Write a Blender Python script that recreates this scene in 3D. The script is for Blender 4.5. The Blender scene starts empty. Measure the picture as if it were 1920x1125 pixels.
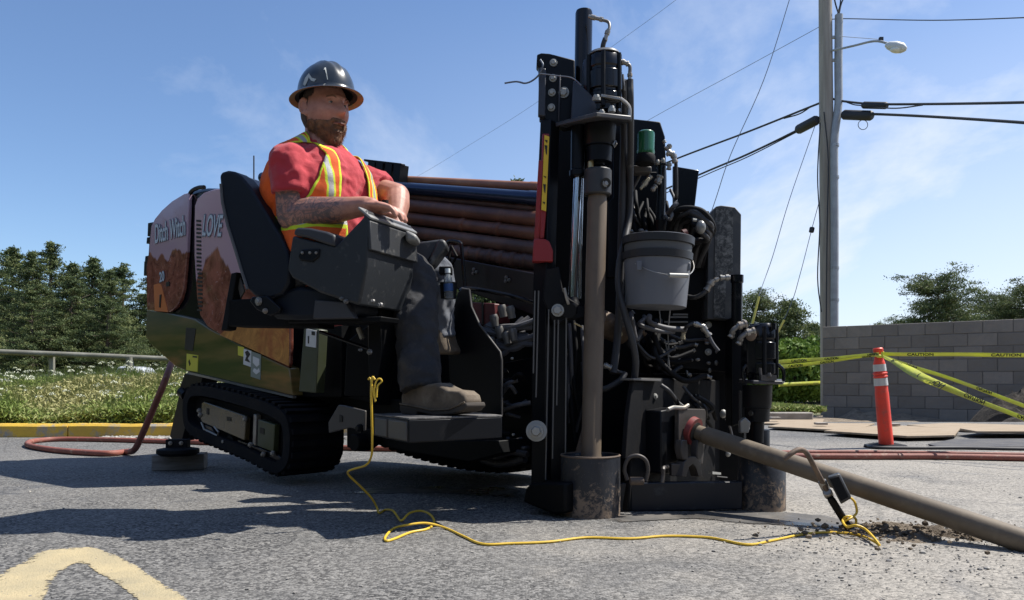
import bpy, bmesh, math, random
import numpy as np
from mathutils import Vector as V, Matrix, noise as mnoise
random.seed(7); RNG = np.random.default_rng(7)
SC = bpy.context.scene
COL = SC.collection
# ---------------------------------------------------------------- camera, world, sun, exposure
FL, HZ, CX, CH = 1450.0, 715.0, 960.0, 0.5          # focal length and horizon of the photograph in its own pixels, eye height
cam = bpy.data.cameras.new('camera'); camo = bpy.data.objects.new('camera', cam); COL.objects.link(camo)
camo.location = (0, 0, CH); camo.rotation_euler = (math.radians(90), 0, 0)
cam.sensor_width = 36; cam.lens = FL/1920*36; cam.shift_y = (HZ-562.5)/1920
cam.clip_start = 0.05; cam.clip_end = 2000
SC.camera = camo
SUN_EL, SUN_AZ = 56.0, 13.0                          # degrees; azimuth measured from +X towards +Y
W = bpy.data.worlds.new('World'); SC.world = W; W.use_nodes = True
nt = W.node_tree; nt.nodes.clear()
def wn(t, **k):
    n = nt.nodes.new(t)
    for a, b in k.items(): setattr(n, a, b)
    return n
sky = wn('ShaderNodeTexSky', sky_type='NISHITA', sun_disc=False)
sky.sun_elevation = math.radians(SUN_EL); sky.sun_rotation = math.radians(90-SUN_AZ)
sky.altitude = 0; sky.air_density = 1.0; sky.dust_density = 0.3; sky.ozone_density = 3.0
tc = wn('ShaderNodeTexCoord'); sp = wn('ShaderNodeSeparateXYZ'); nt.links.new(tc.outputs['Generated'], sp.inputs[0])
def wmath(op, a, b=None, clamp=False):
    n = wn('ShaderNodeMath', operation=op, use_clamp=clamp)
    for i, q in enumerate((a, b)):
        if q is None: continue
        if isinstance(q, (int, float)): n.inputs[i].default_value = q
        else: nt.links.new(q, n.inputs[i])
    return n.outputs[0]
zc = wmath('MAXIMUM', sp.outputs[2], 0.0)
den = wmath('ADD', zc, 0.22)
cu = wmath('DIVIDE', sp.outputs[0], den); cv = wmath('DIVIDE', sp.outputs[1], den)
cb = wn('ShaderNodeCombineXYZ'); nt.links.new(cu, cb.inputs[0]); nt.links.new(cv, cb.inputs[1])
mp = wn('ShaderNodeMapping'); mp.inputs['Scale'].default_value = (1.0, 0.55, 1); mp.inputs['Rotation'].default_value = (0, 0, 0.5)
mp.inputs['Location'].default_value = (3.1, 0.4, 0)
nt.links.new(cb.outputs[0], mp.inputs[0])
nz = wn('ShaderNodeTexNoise'); nz.inputs['Scale'].default_value = 1.1; nz.inputs['Detail'].default_value = 8; nz.inputs['Roughness'].default_value = 0.62; nz.inputs['Distortion'].default_value = 0.5
nt.links.new(mp.outputs[0], nz.inputs['Vector'])
cr = wn('ShaderNodeValToRGB'); cr.color_ramp.elements[0].position = 0.50; cr.color_ramp.elements[1].position = 0.72
nt.links.new(nz.outputs[0], cr.inputs[0])
# thin high cloud is thicker low over the right half of the view
side_f = wmath('ADD', wmath('MULTIPLY', sp.outputs[0], 1.1), 0.35, True)
low = wmath('SUBTRACT', 1.0, wmath('MULTIPLY', zc, 2.2), True)
veil = wmath('MULTIPLY', wmath('MULTIPLY', side_f, low), 0.82)
mask = wmath('ADD', wmath('MULTIPLY', cr.outputs[0], wmath('ADD', wmath('MULTIPLY', side_f, 0.35), 0.42)), veil, True)
tnt = wn('ShaderNodeMix', data_type='RGBA', blend_type='MULTIPLY'); tnt.inputs[0].default_value = 1; nt.links.new(sky.outputs[0], tnt.inputs[6]); tnt.inputs[7].default_value = (.90, .96, 1.06, 1)
mixc = wn('ShaderNodeMix', data_type='RGBA'); nt.links.new(mask, mixc.inputs[0]); nt.links.new(tnt.outputs[2], mixc.inputs[6])
mixc.inputs[7].default_value = (6.2, 6.6, 7.4, 1)
bg = wn('ShaderNodeBackground'); bg.inputs['Strength'].default_value = 0.102
nt.links.new(mixc.outputs[2], bg.inputs[0]); wo = wn('ShaderNodeOutputWorld'); nt.links.new(bg.outputs[0], wo.inputs[0])
sun = bpy.data.lights.new('sun', 'SUN'); suno = bpy.data.objects.new('sun', sun); COL.objects.link(suno)
sun.energy = 4.9; sun.angle = math.radians(0.5); sun.color = (1, 0.95, 0.87)
ce, se = math.cos(math.radians(SUN_EL)), math.sin(math.radians(SUN_EL)); ca, sa = math.cos(math.radians(SUN_AZ)), math.sin(math.radians(SUN_AZ))
SDIR = V((ce*ca, ce*sa, se)); suno.rotation_euler = SDIR.to_track_quat('Z', 'Y').to_euler(); suno.location = (6, 2, 9)
SC.view_settings.view_transform = 'Standard'; SC.view_settings.look = 'None'; SC.view_settings.gamma = 1
SC.view_settings.exposure = 0.56; SC.view_settings.use_curve_mapping = False
SC.cycles.max_bounces = 8
# ---------------------------------------------------------------- placing: photograph pixel + distance -> world
def P(x, y, d): return V(((x-CX)/FL*d, d, CH+(HZ-y)/FL*d))
def G(x, y, z=0.0):
    d = (CH-z)*FL/(y-HZ); return P(x, y, d)
F0 = V((0.62, 3.0, 0)); A = V((-0.75, 0.66, 0)).normalized(); R = V((0.66, 0.75, 0)).normalized(); UP = V((0, 0, 1))
FW = -A
def side(x, y, l):                                   # on the machine's own lengthwise upright plane, l metres right of its centreline
    r = V(((x-CX)/FL, 1, (HZ-y)/FL)); d = (l+F0.dot(R))/(r.x*R.x+r.y*R.y); return r*d+V((0, 0, CH))
def front(x, y, t):                                  # on an upright plane across the machine, t metres behind its nose
    r = V(((x-CX)/FL, 1, (HZ-y)/FL)); d = (t+F0.dot(A))/(r.x*A.x+r.y*A.y); return r*d+V((0, 0, CH))
def M(t, l, z): return F0+A*t+R*l+V((0, 0, z))
# ---------------------------------------------------------------- materials
MATS = {}
def pbr(name, col, rough=0.5, metal=0.0, col2=None, scale=5.0, lo=0.4, hi=0.6, bump=0.0, bscale=60, bdist=0.01,
        dirt=None, dscale=8, dlo=0.55, dhi=0.7, drough=0.8, coat=0.0, spec=0.5, stretch=(1, 1, 1), detail=6, trans=0, sss=0, coords='Object', rvar=0.0):
    m = bpy.data.materials.new(name); m.use_nodes = True; t = m.node_tree; b = t.nodes['Principled BSDF']
    def n(ty): return t.nodes.new(ty)
    co = n('ShaderNodeTexCoord'); mp_ = n('ShaderNodeMapping'); mp_.inputs['Scale'].default_value = stretch
    t.links.new(co.outputs[coords], mp_.inputs[0]); vec = mp_.outputs[0]
    def noise(s, det=detail, r=0.6):
        q = n('ShaderNodeTexNoise'); q.inputs['Scale'].default_value = s; q.inputs['Detail'].default_value = det; q.inputs['Roughness'].default_value = r
        t.links.new(vec, q.inputs['Vector']); return q.outputs[0]
    def rng(src, a, c):
        q = n('ShaderNodeMapRange'); q.inputs[1].default_value = a; q.inputs[2].default_value = c; t.links.new(src, q.inputs[0]); return q.outputs[0]
    c4 = lambda c: (c[0], c[1], c[2], 1)
    b.inputs['Base Color'].default_value = c4(col); cur = None
    if col2:
        mx = n('ShaderNodeMix'); mx.data_type = 'RGBA'; t.links.new(rng(noise(scale), lo, hi), mx.inputs[0])
        mx.inputs[6].default_value = c4(col); mx.inputs[7].default_value = c4(col2); cur = mx.outputs[2]
    b.inputs['Roughness'].default_value = rough
    if dirt:
        f = rng(noise(dscale, 9, 0.65), dlo, dhi); mx = n('ShaderNodeMix'); mx.data_type = 'RGBA'; t.links.new(f, mx.inputs[0])
        if cur: t.links.new(cur, mx.inputs[6])
        else: mx.inputs[6].default_value = c4(col)
        mx.inputs[7].default_value = c4(dirt); cur = mx.outputs[2]
        r2 = n('ShaderNodeMapRange'); r2.inputs[3].default_value = rough; r2.inputs[4].default_value = drough; t.links.new(f, r2.inputs[0]); t.links.new(r2.outputs[0], b.inputs['Roughness'])
    elif rvar:
        r2 = n('ShaderNodeMapRange'); r2.inputs[1].default_value = .3; r2.inputs[2].default_value = .7; r2.inputs[3].default_value = max(0, rough-rvar); r2.inputs[4].default_value = rough+rvar
        t.links.new(noise(14), r2.inputs[0]); t.links.new(r2.outputs[0], b.inputs['Roughness'])
    if cur: t.links.new(cur, b.inputs['Base Color'])
    b.inputs['Metallic'].default_value = metal; b.inputs['Specular IOR Level'].default_value = spec
    b.inputs['Coat Weight'].default_value = coat; b.inputs['Coat Roughness'].default_value = 0.06
    b.inputs['Transmission Weight'].default_value = trans
    if sss: b.inputs['Subsurface Weight'].default_value = sss; b.inputs['Subsurface Radius'].default_value = (.012, .005, .003)
    if bump:
        bp = n('ShaderNodeBump'); bp.inputs['Strength'].default_value = bump; bp.inputs['Distance'].default_value = bdist
        t.links.new(noise(bscale, 5), bp.inputs['Height']); t.links.new(bp.outputs[0], b.inputs['Normal'])
    MATS[name] = m; return m
class NT:                                            # small helper for hand-made node materials
    def __init__(s, name):
        s.m = bpy.data.materials.new(name); s.m.use_nodes = True; s.t = s.m.node_tree; s.b = s.t.nodes['Principled BSDF']; MATS[name] = s.m
        s.co = s.t.nodes.new('ShaderNodeTexCoord')
    def link(s, a, b): s.t.links.new(a, b)
    def put(s, inp, v):
        if isinstance(v, (int, float)): inp.default_value = v
        elif isinstance(v, (tuple, list)): inp.default_value = tuple(v)+((1,) if len(v) == 3 and len(inp.default_value) == 4 else ())
        else: s.link(v, inp)
    def math(s, op, a, b=None, clamp=False):
        n = s.t.nodes.new('ShaderNodeMath'); n.operation = op; n.use_clamp = clamp; s.put(n.inputs[0], a)
        if b is not None: s.put(n.inputs[1], b)
        return n.outputs[0]
    def noise(s, scale, detail=5, rough=0.6, vec=None, dist=0, out=0):
        n = s.t.nodes.new('ShaderNodeTexNoise'); n.inputs['Scale'].default_value = scale; n.inputs['Detail'].default_value = detail
        n.inputs['Roughness'].default_value = rough; n.inputs['Distortion'].default_value = dist; s.link(vec or s.co.outputs['Object'], n.inputs['Vector']); return n.outputs[out]
    def voro(s, scale, out='Distance', feature='F1', vec=None):
        n = s.t.nodes.new('ShaderNodeTexVoronoi'); n.feature = feature; n.inputs['Scale'].default_value = scale; s.link(vec or s.co.outputs['Object'], n.inputs['Vector']); return n.outputs[out]
    def map(s, src, a, b, c=0, d=1):
        n = s.t.nodes.new('ShaderNodeMapRange'); s.put(n.inputs[0], src)
        for i, q in enumerate((a, b, c, d)): s.put(n.inputs[i+1], q)
        return n.outputs[0]
    def mix(s, f, a, b):
        n = s.t.nodes.new('ShaderNodeMix'); n.data_type = 'RGBA'; s.put(n.inputs[0], f); s.put(n.inputs[6], a); s.put(n.inputs[7], b); return n.outputs[2]
    def mapping(s, scale=(1, 1, 1), loc=(0, 0, 0), rot=(0, 0, 0), src='Object'):
        n = s.t.nodes.new('ShaderNodeMapping'); n.inputs['Scale'].default_value = scale; n.inputs['Location'].default_value = loc; n.inputs['Rotation'].default_value = rot
        s.link(s.co.outputs[src], n.inputs[0]); return n.outputs[0]
    def sep(s, v):
        n = s.t.nodes.new('ShaderNodeSeparateXYZ'); s.link(v, n.inputs[0]); return n.outputs
    def attr(s, name):
        n = s.t.nodes.new('ShaderNodeAttribute'); n.attribute_name = name; return n
    def bump(s, h, strength=0.5, dist=0.01):
        n = s.t.nodes.new('ShaderNodeBump'); n.inputs['Strength'].default_value = strength; n.inputs['Distance'].default_value = dist; s.link(h, n.inputs['Height']); s.link(n.outputs[0], s.b.inputs['Normal'])
    def base(s, v): s.put(s.b.inputs['Base Color'], v)
    def set(s, k, v): s.put(s.b.inputs[k], v)
# ---------------------------------------------------------------- meshes
def crv(pts, n=6):                                   # smooth path through points
    pts = [V(p) for p in pts]; out = []
    q = [pts[0]*2-pts[1]]+pts+[pts[-1]*2-pts[-2]]
    for i in range(1, len(q)-2):
        a, b, c, d = q[i-1:i+3]
        for k in range(n):
            t = k/n; out.append(0.5*((2*b)+(c-a)*t+(2*a-5*b+4*c-d)*t*t+(3*b-a-3*c+d)*t**3))
    out.append(pts[-1]); return out
class MB:
    def __init__(s): s.v = []; s.f = []; s.hard = True
    def add(s, vs, fs):
        o = len(s.v); s.v += [tuple(p) for p in vs]; s.f += [tuple(i+o for i in f) for f in fs]; return s
    def prism(s, pts, vec):
        n = len(pts); vec = V(vec); s.add(list(pts)+[V(p)+vec for p in pts], [tuple(range(n)), tuple(range(2*n-1, n-1, -1))]+[(i, i+n, (i+1) % n+n, (i+1) % n) for i in range(n)]); return s
    def box(s, c, sx, sy, sz, ax=(1, 0, 0), ay=(0, 1, 0), az=(0, 0, 1)):
        c, ax, ay, az = V(c), V(ax)*sx/2, V(ay)*sy/2, V(az)*sz/2
        return s.prism([c-ax-ay-az, c+ax-ay-az, c+ax+ay-az, c-ax+ay-az], az*2)
    def mbox(s, t0, t1, l0, l1, z0, z1, tilt=0):     # box along the machine's axes; tilt lifts it towards the tail
        p = [M(t, l, z+t*tilt) for z in (z0, z1) for t, l in ((t0, l0), (t1, l0), (t1, l1), (t0, l1))]
        return s.add(p, [(0, 1, 2, 3), (7, 6, 5, 4), (0, 4, 5, 1), (1, 5, 6, 2), (2, 6, 7, 3), (3, 7, 4, 0)])
    def sp(s, px, l, w): return s.prism([side(x, y, l) for x, y in px], R*w)
    def fp(s, px, t, w): return s.prism([front(x, y, t) for x, y in px], A*w)
    def pp(s, px, d, w, ang=None):                   # outline at distance d, w deep
        return s.prism([P(x, y, d) for x, y in px], (V((0, 1, 0)) if ang is None else ang)*w)
    def tube(s, pts, r, n=8, cap=True):
        pts = [V(p) for p in pts]; m = len(pts); rs = r if isinstance(r, (list, tuple)) else [r]*m
        vs = []; fr = None
        for i, p in enumerate(pts):
            t = (pts[min(i+1, m-1)]-pts[max(i-1, 0)])
            if t.length < 1e-9: t = V((0, 0, 1))
            t.normalize()
            if fr is None: fr = t.orthogonal().normalized()
            fr = (fr-t*fr.dot(t)); fr = fr.normalized() if fr.length > 1e-6 else t.orthogonal().normalized()
            bi = t.cross(fr)
            for k in range(n):
                a = 2*math.pi*k/n; vs.append(p+(fr*math.cos(a)+bi*math.sin(a))*rs[i])
        fs = [(i*n+k, i*n+(k+1) % n, (i+1)*n+(k+1) % n, (i+1)*n+k) for i in range(m-1) for k in range(n)]
        if cap: fs += [tuple(range(n-1, -1, -1)), tuple((m-1)*n+k for k in range(n))]
        return s.add(vs, fs)
    def lathe(s, a, b, prof, n=24, sx=1.0, xdir=None):  # profile [(fraction along a->b, radius)]
        a, b = V(a), V(b); t = (b-a); L = t.length; t.normalize(); x = V(xdir) if xdir else t.orthogonal().normalized(); x = (x-t*x.dot(t)).normalized(); y = t.cross(x); vs = []
        for f, r in prof:
            for k in range(n):
                q = 2*math.pi*k/n; vs.append(a+t*L*f+x*math.cos(q)*r*sx+y*math.sin(q)*r)
        m = len(prof); fs = [(i*n+k, i*n+(k+1) % n, (i+1)*n+(k+1) % n, (i+1)*n+k) for i in range(m-1) for k in range(n)]
        fs += [tuple(range(n-1, -1, -1)), tuple((m-1)*n+k for k in range(n))]
        return s.add(vs, fs)
    def cyl(s, a, b, r, n=20, r2=None): return s.lathe(a, b, [(0, r), (1, r2 or r)], n)
    def ball(s, c, rx, ry=None, rz=None, ax=(1, 0, 0), ay=(0, 1, 0), az=(0, 0, 1), n=20, m=12):
        ry = ry or rx; rz = rz or rx; c, ax, ay, az = V(c), V(ax), V(ay), V(az); vs = [c-az*rz]; fs = []
        for i in range(1, m):
            th = math.pi*i/m
            for k in range(n):
                q = 2*math.pi*k/n; vs.append(c+ax*rx*math.sin(th)*math.cos(q)+ay*ry*math.sin(th)*math.sin(q)-az*rz*math.cos(th))
        vs.append(c+az*rz)
        for k in range(n): fs.append((0, 1+(k+1) % n, 1+k)); fs.append((len(vs)-1, 1+(m-2)*n+k, 1+(m-2)*n+(k+1) % n))
        for i in range(m-2):
            for k in range(n): fs.append((1+i*n+k, 1+i*n+(k+1) % n, 1+(i+1)*n+(k+1) % n, 1+(i+1)*n+k))
        return s.add(vs, fs)
    def cap(s, a, b, r1, r2, n=16):                  # tapered capsule
        a, b = V(a), V(b); L = (b-a).length
        k = [(math.cos(math.radians(q)), math.sin(math.radians(q))) for q in (180, 160, 135, 110, 90)]
        prof = [(c*r1/L, max(sn*r1, .0005)) for c, sn in k]+[(1+math.cos(math.radians(q))*r2/L, max(math.sin(math.radians(q))*r2, .0005)) for q in (90, 70, 45, 20, 0)]
        return s.lathe(a, b, prof, n)
    def bolt(s, c, nrm, r=0.012, h=0.01):
        c, nrm = V(c), V(nrm).normalized(); s.lathe(c-nrm*.004, c+nrm*h*.4, [(0, r*1.35), (1, r*1.35)], 14); return s.lathe(c, c+nrm*h, [(0, r), (.75, r), (1, r*.8)], 6)
    def build(s, name, mat, parent=None, bevel=0.0, smooth=True, angle=38, mods=None, recalc=True, kind=None, label=None):
        me = bpy.data.meshes.new(name)
        vs = s.v
        off = V((0, 0, 0))
        if parent is None:
            ar = np.array(vs); off = V(((ar[:, 0].min()+ar[:, 0].max())/2, (ar[:, 1].min()+ar[:, 1].max())/2, ar[:, 2].min())); vs = (ar-np.array(off)).tolist()
        me.from_pydata(vs, [], s.f)
        if recalc:
            bm = bmesh.new(); bm.from_mesh(me); bmesh.ops.recalc_face_normals(bm, faces=bm.faces); bm.to_mesh(me); bm.free()
        if smooth:
            me.polygons.foreach_set('use_smooth', [True]*len(me.polygons)); me.set_sharp_from_angle(angle=math.radians(angle))
        me.materials.append(MATS[mat] if isinstance(mat, str) else mat)
        o = bpy.data.objects.new(name, me); COL.objects.link(o); o.location = off
        if parent is not None: attach(o, parent)
        if bevel:
            b = o.modifiers.new('bevel', 'BEVEL'); b.width = bevel; b.segments = 2; b.limit_method = 'ANGLE'; b.angle_limit = math.radians(40)
        if kind: o['kind'] = kind
        if label: o['label'] = label
        return o
WL = {}
def attach(o, parent):
    o.parent = parent
    if parent.type == 'EMPTY': o.matrix_parent_inverse = Matrix.Translation(-parent.location)
def thing(name, label, cat, loc, group=None):
    o = bpy.data.objects.new(name, None); COL.objects.link(o); o.location = V(loc); o.empty_display_size = .2
    return tag(o, label, cat, group)
def tag(o, label, cat, group=None):
    o['label'] = label; o['category'] = cat
    if group: o['group'] = group
    return o
def raw(name, verts, faces, mat, parent=None, kind=None, attrs=None, smooth=False):   # big numpy meshes
    me = bpy.data.meshes.new(name); verts = np.asarray(verts, dtype=np.float32); faces = np.asarray(faces, dtype=np.int32)
    k = faces.shape[1]; me.vertices.add(len(verts)); me.vertices.foreach_set('co', verts.ravel()); me.loops.add(faces.size); me.loops.foreach_set('vertex_index', faces.ravel())
    me.polygons.add(len(faces)); me.polygons.foreach_set('loop_start', np.arange(0, faces.size, k, dtype=np.int32)); me.polygons.foreach_set('use_smooth', [smooth]*len(faces))
    me.update(calc_edges=True)
    for a, vals in (attrs or {}).items():
        at = me.attributes.new(a, 'FLOAT', 'POINT'); at.data.foreach_set('value', np.asarray(vals, dtype=np.float32))
    me.materials.append(MATS[mat] if isinstance(mat, str) else mat)
    o = bpy.data.objects.new(name, me); COL.objects.link(o)
    if parent is not None: attach(o, parent)
    if kind: o['kind'] = kind
    return o
def text(body, name, size, origin, xdir, ydir, mat, parent, offset=0.0, extrude=0.0008, xs=1.0, shear=0.0, spacing=1.0, align='LEFT'):
    c = bpy.data.curves.new(name, 'FONT'); c.body = body; c.size = size; c.offset = offset; c.extrude = extrude; c.shear = shear; c.space_character = spacing; c.align_x = align
    c.materials.append(MATS[mat]); o = bpy.data.objects.new(name, c); COL.objects.link(o)
    x = V(xdir).normalized(); y = V(ydir); y = (y-x*y.dot(x)).normalized(); z = x.cross(y)
    mt = Matrix(((x.x*xs, y.x, z.x, origin[0]), (x.y*xs, y.y, z.y, origin[1]), (x.z*xs, y.z, z.z, origin[2]), (0, 0, 0, 1)))
    if parent is not None:
        attach(o, parent)
    o.matrix_basis = mt
    me = bpy.data.meshes.new_from_object(o.evaluated_get(bpy.context.evaluated_depsgraph_get())); q = bpy.data.objects.new(name, me); COL.objects.link(q)
    if parent is not None: attach(q, parent)
    q.matrix_basis = mt; bpy.data.objects.remove(o); bpy.data.curves.remove(c); return q
# ================================================================ materials of the place
def asphalt_mat():
    n = NT('asphalt'); co = n.co.outputs['Object']
    agg = n.voro(135, 'Color'); aggd = n.voro(135, 'Distance'); fine = n.noise(260, 3, .7); big = n.noise(.8, 6, .6); med = n.noise(6, 5, .65)
    s = n.t.nodes.new('ShaderNodeSeparateColor'); n.link(agg, s.inputs[0])
    v = n.math('ADD', n.math('MULTIPLY', s.outputs[0], .55), n.math('MULTIPLY', fine, .45))
    c = n.mix(n.map(v, .32, .80), (.021, .021, .022), (.275, .267, .25))
    c = n.mix(n.map(med, .35, .7, 0, .35), c, (.10, .10, .098)); c = n.mix(n.map(big, .42, .62, 0, .22), c, (.30, .285, .26)); tm = n.map(n.noise(1.0, 5, .6, vec=n.mapping((.10, 3.2, 1), (0, 0, 0), (0, 0, .06)), dist=.3), .56, .66, 0, .38); c = n.mix(tm, c, (.055, .056, .058))
    xyz = n.sep(co)
    dust = n.math('MULTIPLY', n.map(n.math('ADD', n.noise(1.3, 7, .65), n.map(xyz[0], -.6, 1.3, -.3, .14)), .40, .62), n.map(xyz[1], 4.2, 2.4))
    c = n.mix(n.math('MULTIPLY', dust, n.map(v, .3, .8, .3, .8)), c, (.40, .365, .31))
    dk = n.map(n.noise(1.4, 6, .6, dist=1.8), .56, .70, 0, .42)
    c = n.mix(dk, c, (.05, .052, .056))
    # hairline cracks
    ck = n.map(n.voro(.55, 'Distance', 'DISTANCE_TO_EDGE', vec=n.mapping((1, 1, 1))), 0, .005, .28, 0)
    c = n.mix(ck, c, (.03, .03, .03))
    n.base(c); n.set('Roughness', n.map(dk, 0, .5, .88, .55))
    h = n.math('ADD', n.math('MULTIPLY', aggd, -.8), n.math('ADD', n.math('MULTIPLY', fine, .4), n.math('MULTIPLY', med, .6)))
    n.bump(h, .6, .005)
asphalt_mat()
def earth_mat():
    n = NT('earth'); c = n.mix(n.map(n.noise(1.2, 8), .35, .65), (.10, .13, .045), (.22, .20, .10)); c = n.mix(n.map(n.noise(18, 5), .4, .7), c, (.15, .12, .07)); n.base(c); n.set('Roughness', .95); n.bump(n.noise(25, 6), .8, .05)
    n = NT('dirt'); c = n.mix(n.map(n.noise(9, 8, .7), .35, .65), (.15, .115, .08), (.32, .26, .19)); n.base(c); n.set('Roughness', .95); n.bump(n.noise(45, 6, .75), 1, .03)
    n = NT('pale_dirt'); c = n.mix(n.map(n.noise(6, 8, .7), .35, .65), (.20, .165, .115), (.42, .36, .26)); n.base(c); n.set('Roughness', .95); n.bump(n.noise(40, 6, .75), 1, .02)
earth_mat()
pbr('kerb_yellow', (.72, .46, .05), .75, col2=(.60, .38, .06), scale=4, dirt=(.33, .31, .27), dscale=7, dlo=.50, dhi=.64, bump=.6, bscale=90, bdist=.004)
pbr('kerb_grey', (.34, .31, .27), .85, col2=(.24, .22, .19), bump=.6, bscale=60, bdist=.005)
def paint_mat():
    n = NT('road_paint'); c = n.mix(n.map(n.noise(9, 6), .35, .7), (.50, .41, .24), (.36, .31, .20)); n.base(c); n.set('Roughness', .8); n.bump(n.noise(160, 4, .7), .8, .006)
    w = n.math('ADD', n.math('MULTIPLY', n.noise(55, 6, .75), .6), n.math('ADD', n.math('MULTIPLY', n.noise(7, 4), .4), n.math('MULTIPLY', n.attr('edge').outputs['Fac'], .30)))
    n.set('Alpha', n.map(w, .535, .59))
paint_mat()
n = NT('concrete_block'); oi = n.t.nodes.new('ShaderNodeObjectInfo'); c = n.mix(oi.outputs['Random'], (.195, .168, .138), (.33, .288, .243)); gp = n.t.nodes.new('ShaderNodeNewGeometry').outputs['Position']; c = n.mix(n.map(n.noise(1.1, 8, .72, vec=gp, dist=.6), .46, .66, 0, .6), c, (.16, .14, .12)); c = n.mix(n.map(n.noise(14, 7), .35, .7, 0, .6), c, (.22, .21, .20)); c = n.mix(n.map(n.noise(90, 3), .6, .75, 0, .5), c, (.08, .08, .08))
n.base(c); n.set('Roughness', .93); n.bump(n.noise(120, 5, .7), .8, .005)
pbr('mortar', (.20, .19, .18), .95, col2=(.14, .135, .13), scale=9, bump=.5, bscale=100)
pbr('plywood', (.27, .205, .135), .85, col2=(.37, .29, .20), scale=3, stretch=(1, 7, 1), dirt=(.30, .25, .19), dscale=3, bump=.3, bscale=50)
pbr('rubber_mat', (.055, .055, .06), .8, col2=(.09, .085, .08), bump=.4)
pbr('weathered_wood', (.46, .42, .37), .9, col2=(.28, .25, .215), scale=7, stretch=(1, 1, .06), lo=.35, hi=.65, bump=.8, bscale=22, bdist=.02)
pbr('conduit_grey', (.36, .39, .42), .5, col2=(.30, .32, .35), bump=.1)
pbr('galvanised', (.38, .40, .41), .45, metal=.6, col2=(.28, .29, .30), scale=9)
pbr('rail_steel', (.27, .265, .22), .65, metal=.1, col2=(.18, .175, .14), scale=4)
pbr('wire_dark', (.025, .027, .032), .6)
pbr('wire_steel', (.16, .18, .21), .5, metal=.5)
pbr('guy_guard', (.62, .55, .12), .6)
pbr('lamp_shell', (.62, .64, .62), .5); pbr('lamp_glass', (.75, .76, .70), .25)
n = NT('hose_red'); c = n.mix(n.map(n.noise(6, 5), .4, .65), (.27, .085, .06), (.20, .075, .055)); c = n.mix(n.map(n.noise(25, 6), .58, .7, 0, .7), c, (.40, .30, .22)); n.base(c); n.set('Roughness', .65); n.bump(n.noise(60), .3, .003)
pbr('hose_black', (.03, .03, .033), .55, dirt=(.2, .18, .15), dscale=12, dlo=.6, dhi=.75)
pbr('bark', (.13, .10, .075), .95, col2=(.07, .055, .045), scale=3, bump=.8, bscale=8, bdist=.05)
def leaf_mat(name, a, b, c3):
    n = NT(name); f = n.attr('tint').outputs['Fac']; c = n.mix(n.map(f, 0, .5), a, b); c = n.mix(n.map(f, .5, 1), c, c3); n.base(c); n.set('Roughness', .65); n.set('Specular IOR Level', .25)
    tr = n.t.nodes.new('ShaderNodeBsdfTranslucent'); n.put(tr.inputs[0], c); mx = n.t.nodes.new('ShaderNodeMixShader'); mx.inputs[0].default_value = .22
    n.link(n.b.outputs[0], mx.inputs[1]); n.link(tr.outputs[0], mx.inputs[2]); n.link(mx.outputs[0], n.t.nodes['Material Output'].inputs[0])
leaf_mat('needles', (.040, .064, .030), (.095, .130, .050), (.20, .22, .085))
leaf_mat('weed_leaf', (.08, .14, .026), (.20, .27, .06), (.40, .38, .17))
leaf_mat('hedge_leaf', (.06, .11, .025), (.12, .20, .035), (.22, .30, .06))
pbr('umbel_white', (.58, .60, .46), .8); pbr('car_white', (.62, .65, .68), .3, coat=.5); pbr('car_glass', (.03, .04, .05), .1); pbr('tyre', (.02, .02, .02), .8)
pbr('sign_white', (.7, .7, .68), .6)
# ================================================================ ground
def terr(x, y):
    z = -.03+.012*mnoise.noise(V((x*.7, y*.7, 0)))
    if x < -.1:
        if y > 7.06: z += .12
    elif y > 9.6:
        z -= .15*min(1, (y-9.6)/1.2)*max(0, min(1, (22-y)/5))
        if x < 3.9 or True: pass
    return z
xs = sorted(set([round(q, 3) for q in list(np.linspace(-600, -30, 10))+list(np.arange(-26, 26, .8))+[-.11, -.09]+list(np.linspace(30, 600, 10))]))
ys = sorted(set([round(q, 3) for q in list(np.linspace(-60, -4, 4))+list(np.arange(0, 6.9, 1.2))+[7.05, 7.07]+list(np.arange(7.6, 24, .6))+list(np.geomspace(26, 1500, 18))]))
vv = [(x, y, terr(x, y)) for y in ys for x in xs]; nx = len(xs)
ff = [(j*nx+i, j*nx+i+1, (j+1)*nx+i+1, (j+1)*nx+i) for j in range(len(ys)-1) for i in range(nx-1)]
raw('ground', vv, ff, 'earth', kind='structure', smooth=True)
mb = MB(); mb.prism([V(p) for p in ((-40, -4, -.02), (40, -4, -.02), (40, 9.5, -.02), (-.2, 9.5, -.02), (-.2, 6.9, -.02), (-40, 6.9, -.02))], (0, 0, .02)); o = mb.build('road', 'asphalt', None, kind='structure', smooth=False)
# dug strip of bare earth before the block wall
vs = []; fs = []; nxx, nyy = 60, 24
for j in range(nyy+1):
    for i in range(nxx+1):
        x = 2.6+i*12/nxx; y = 9.45+j*5.5/nyy; h = .05*mnoise.noise(V((x*1.3, y*1.3, 3)))+.03*mnoise.noise(V((x*5, y*5, 1)))
        wall_y = 13.7-(x-5.5)*.75; near = max(0, 1-abs(y-(wall_y-.35))/.6) if x > 5.6 else 0
        z = terr(x, y)+.02+h*(.3 if y < 9.8 else 1)+near*.10*(1+math.sin(x*2.2+1))
        if x < 5.5 and y > 10.3: z += .05
        vs.append((x, y, z))
for j in range(nyy):
    for i in range(nxx): fs.append((j*(nxx+1)+i, j*(nxx+1)+i+1, (j+1)*(nxx+1)+i+1, (j+1)*(nxx+1)+i))
raw('bare_earth', vs, fs, 'dirt', kind='structure', smooth=True)
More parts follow.
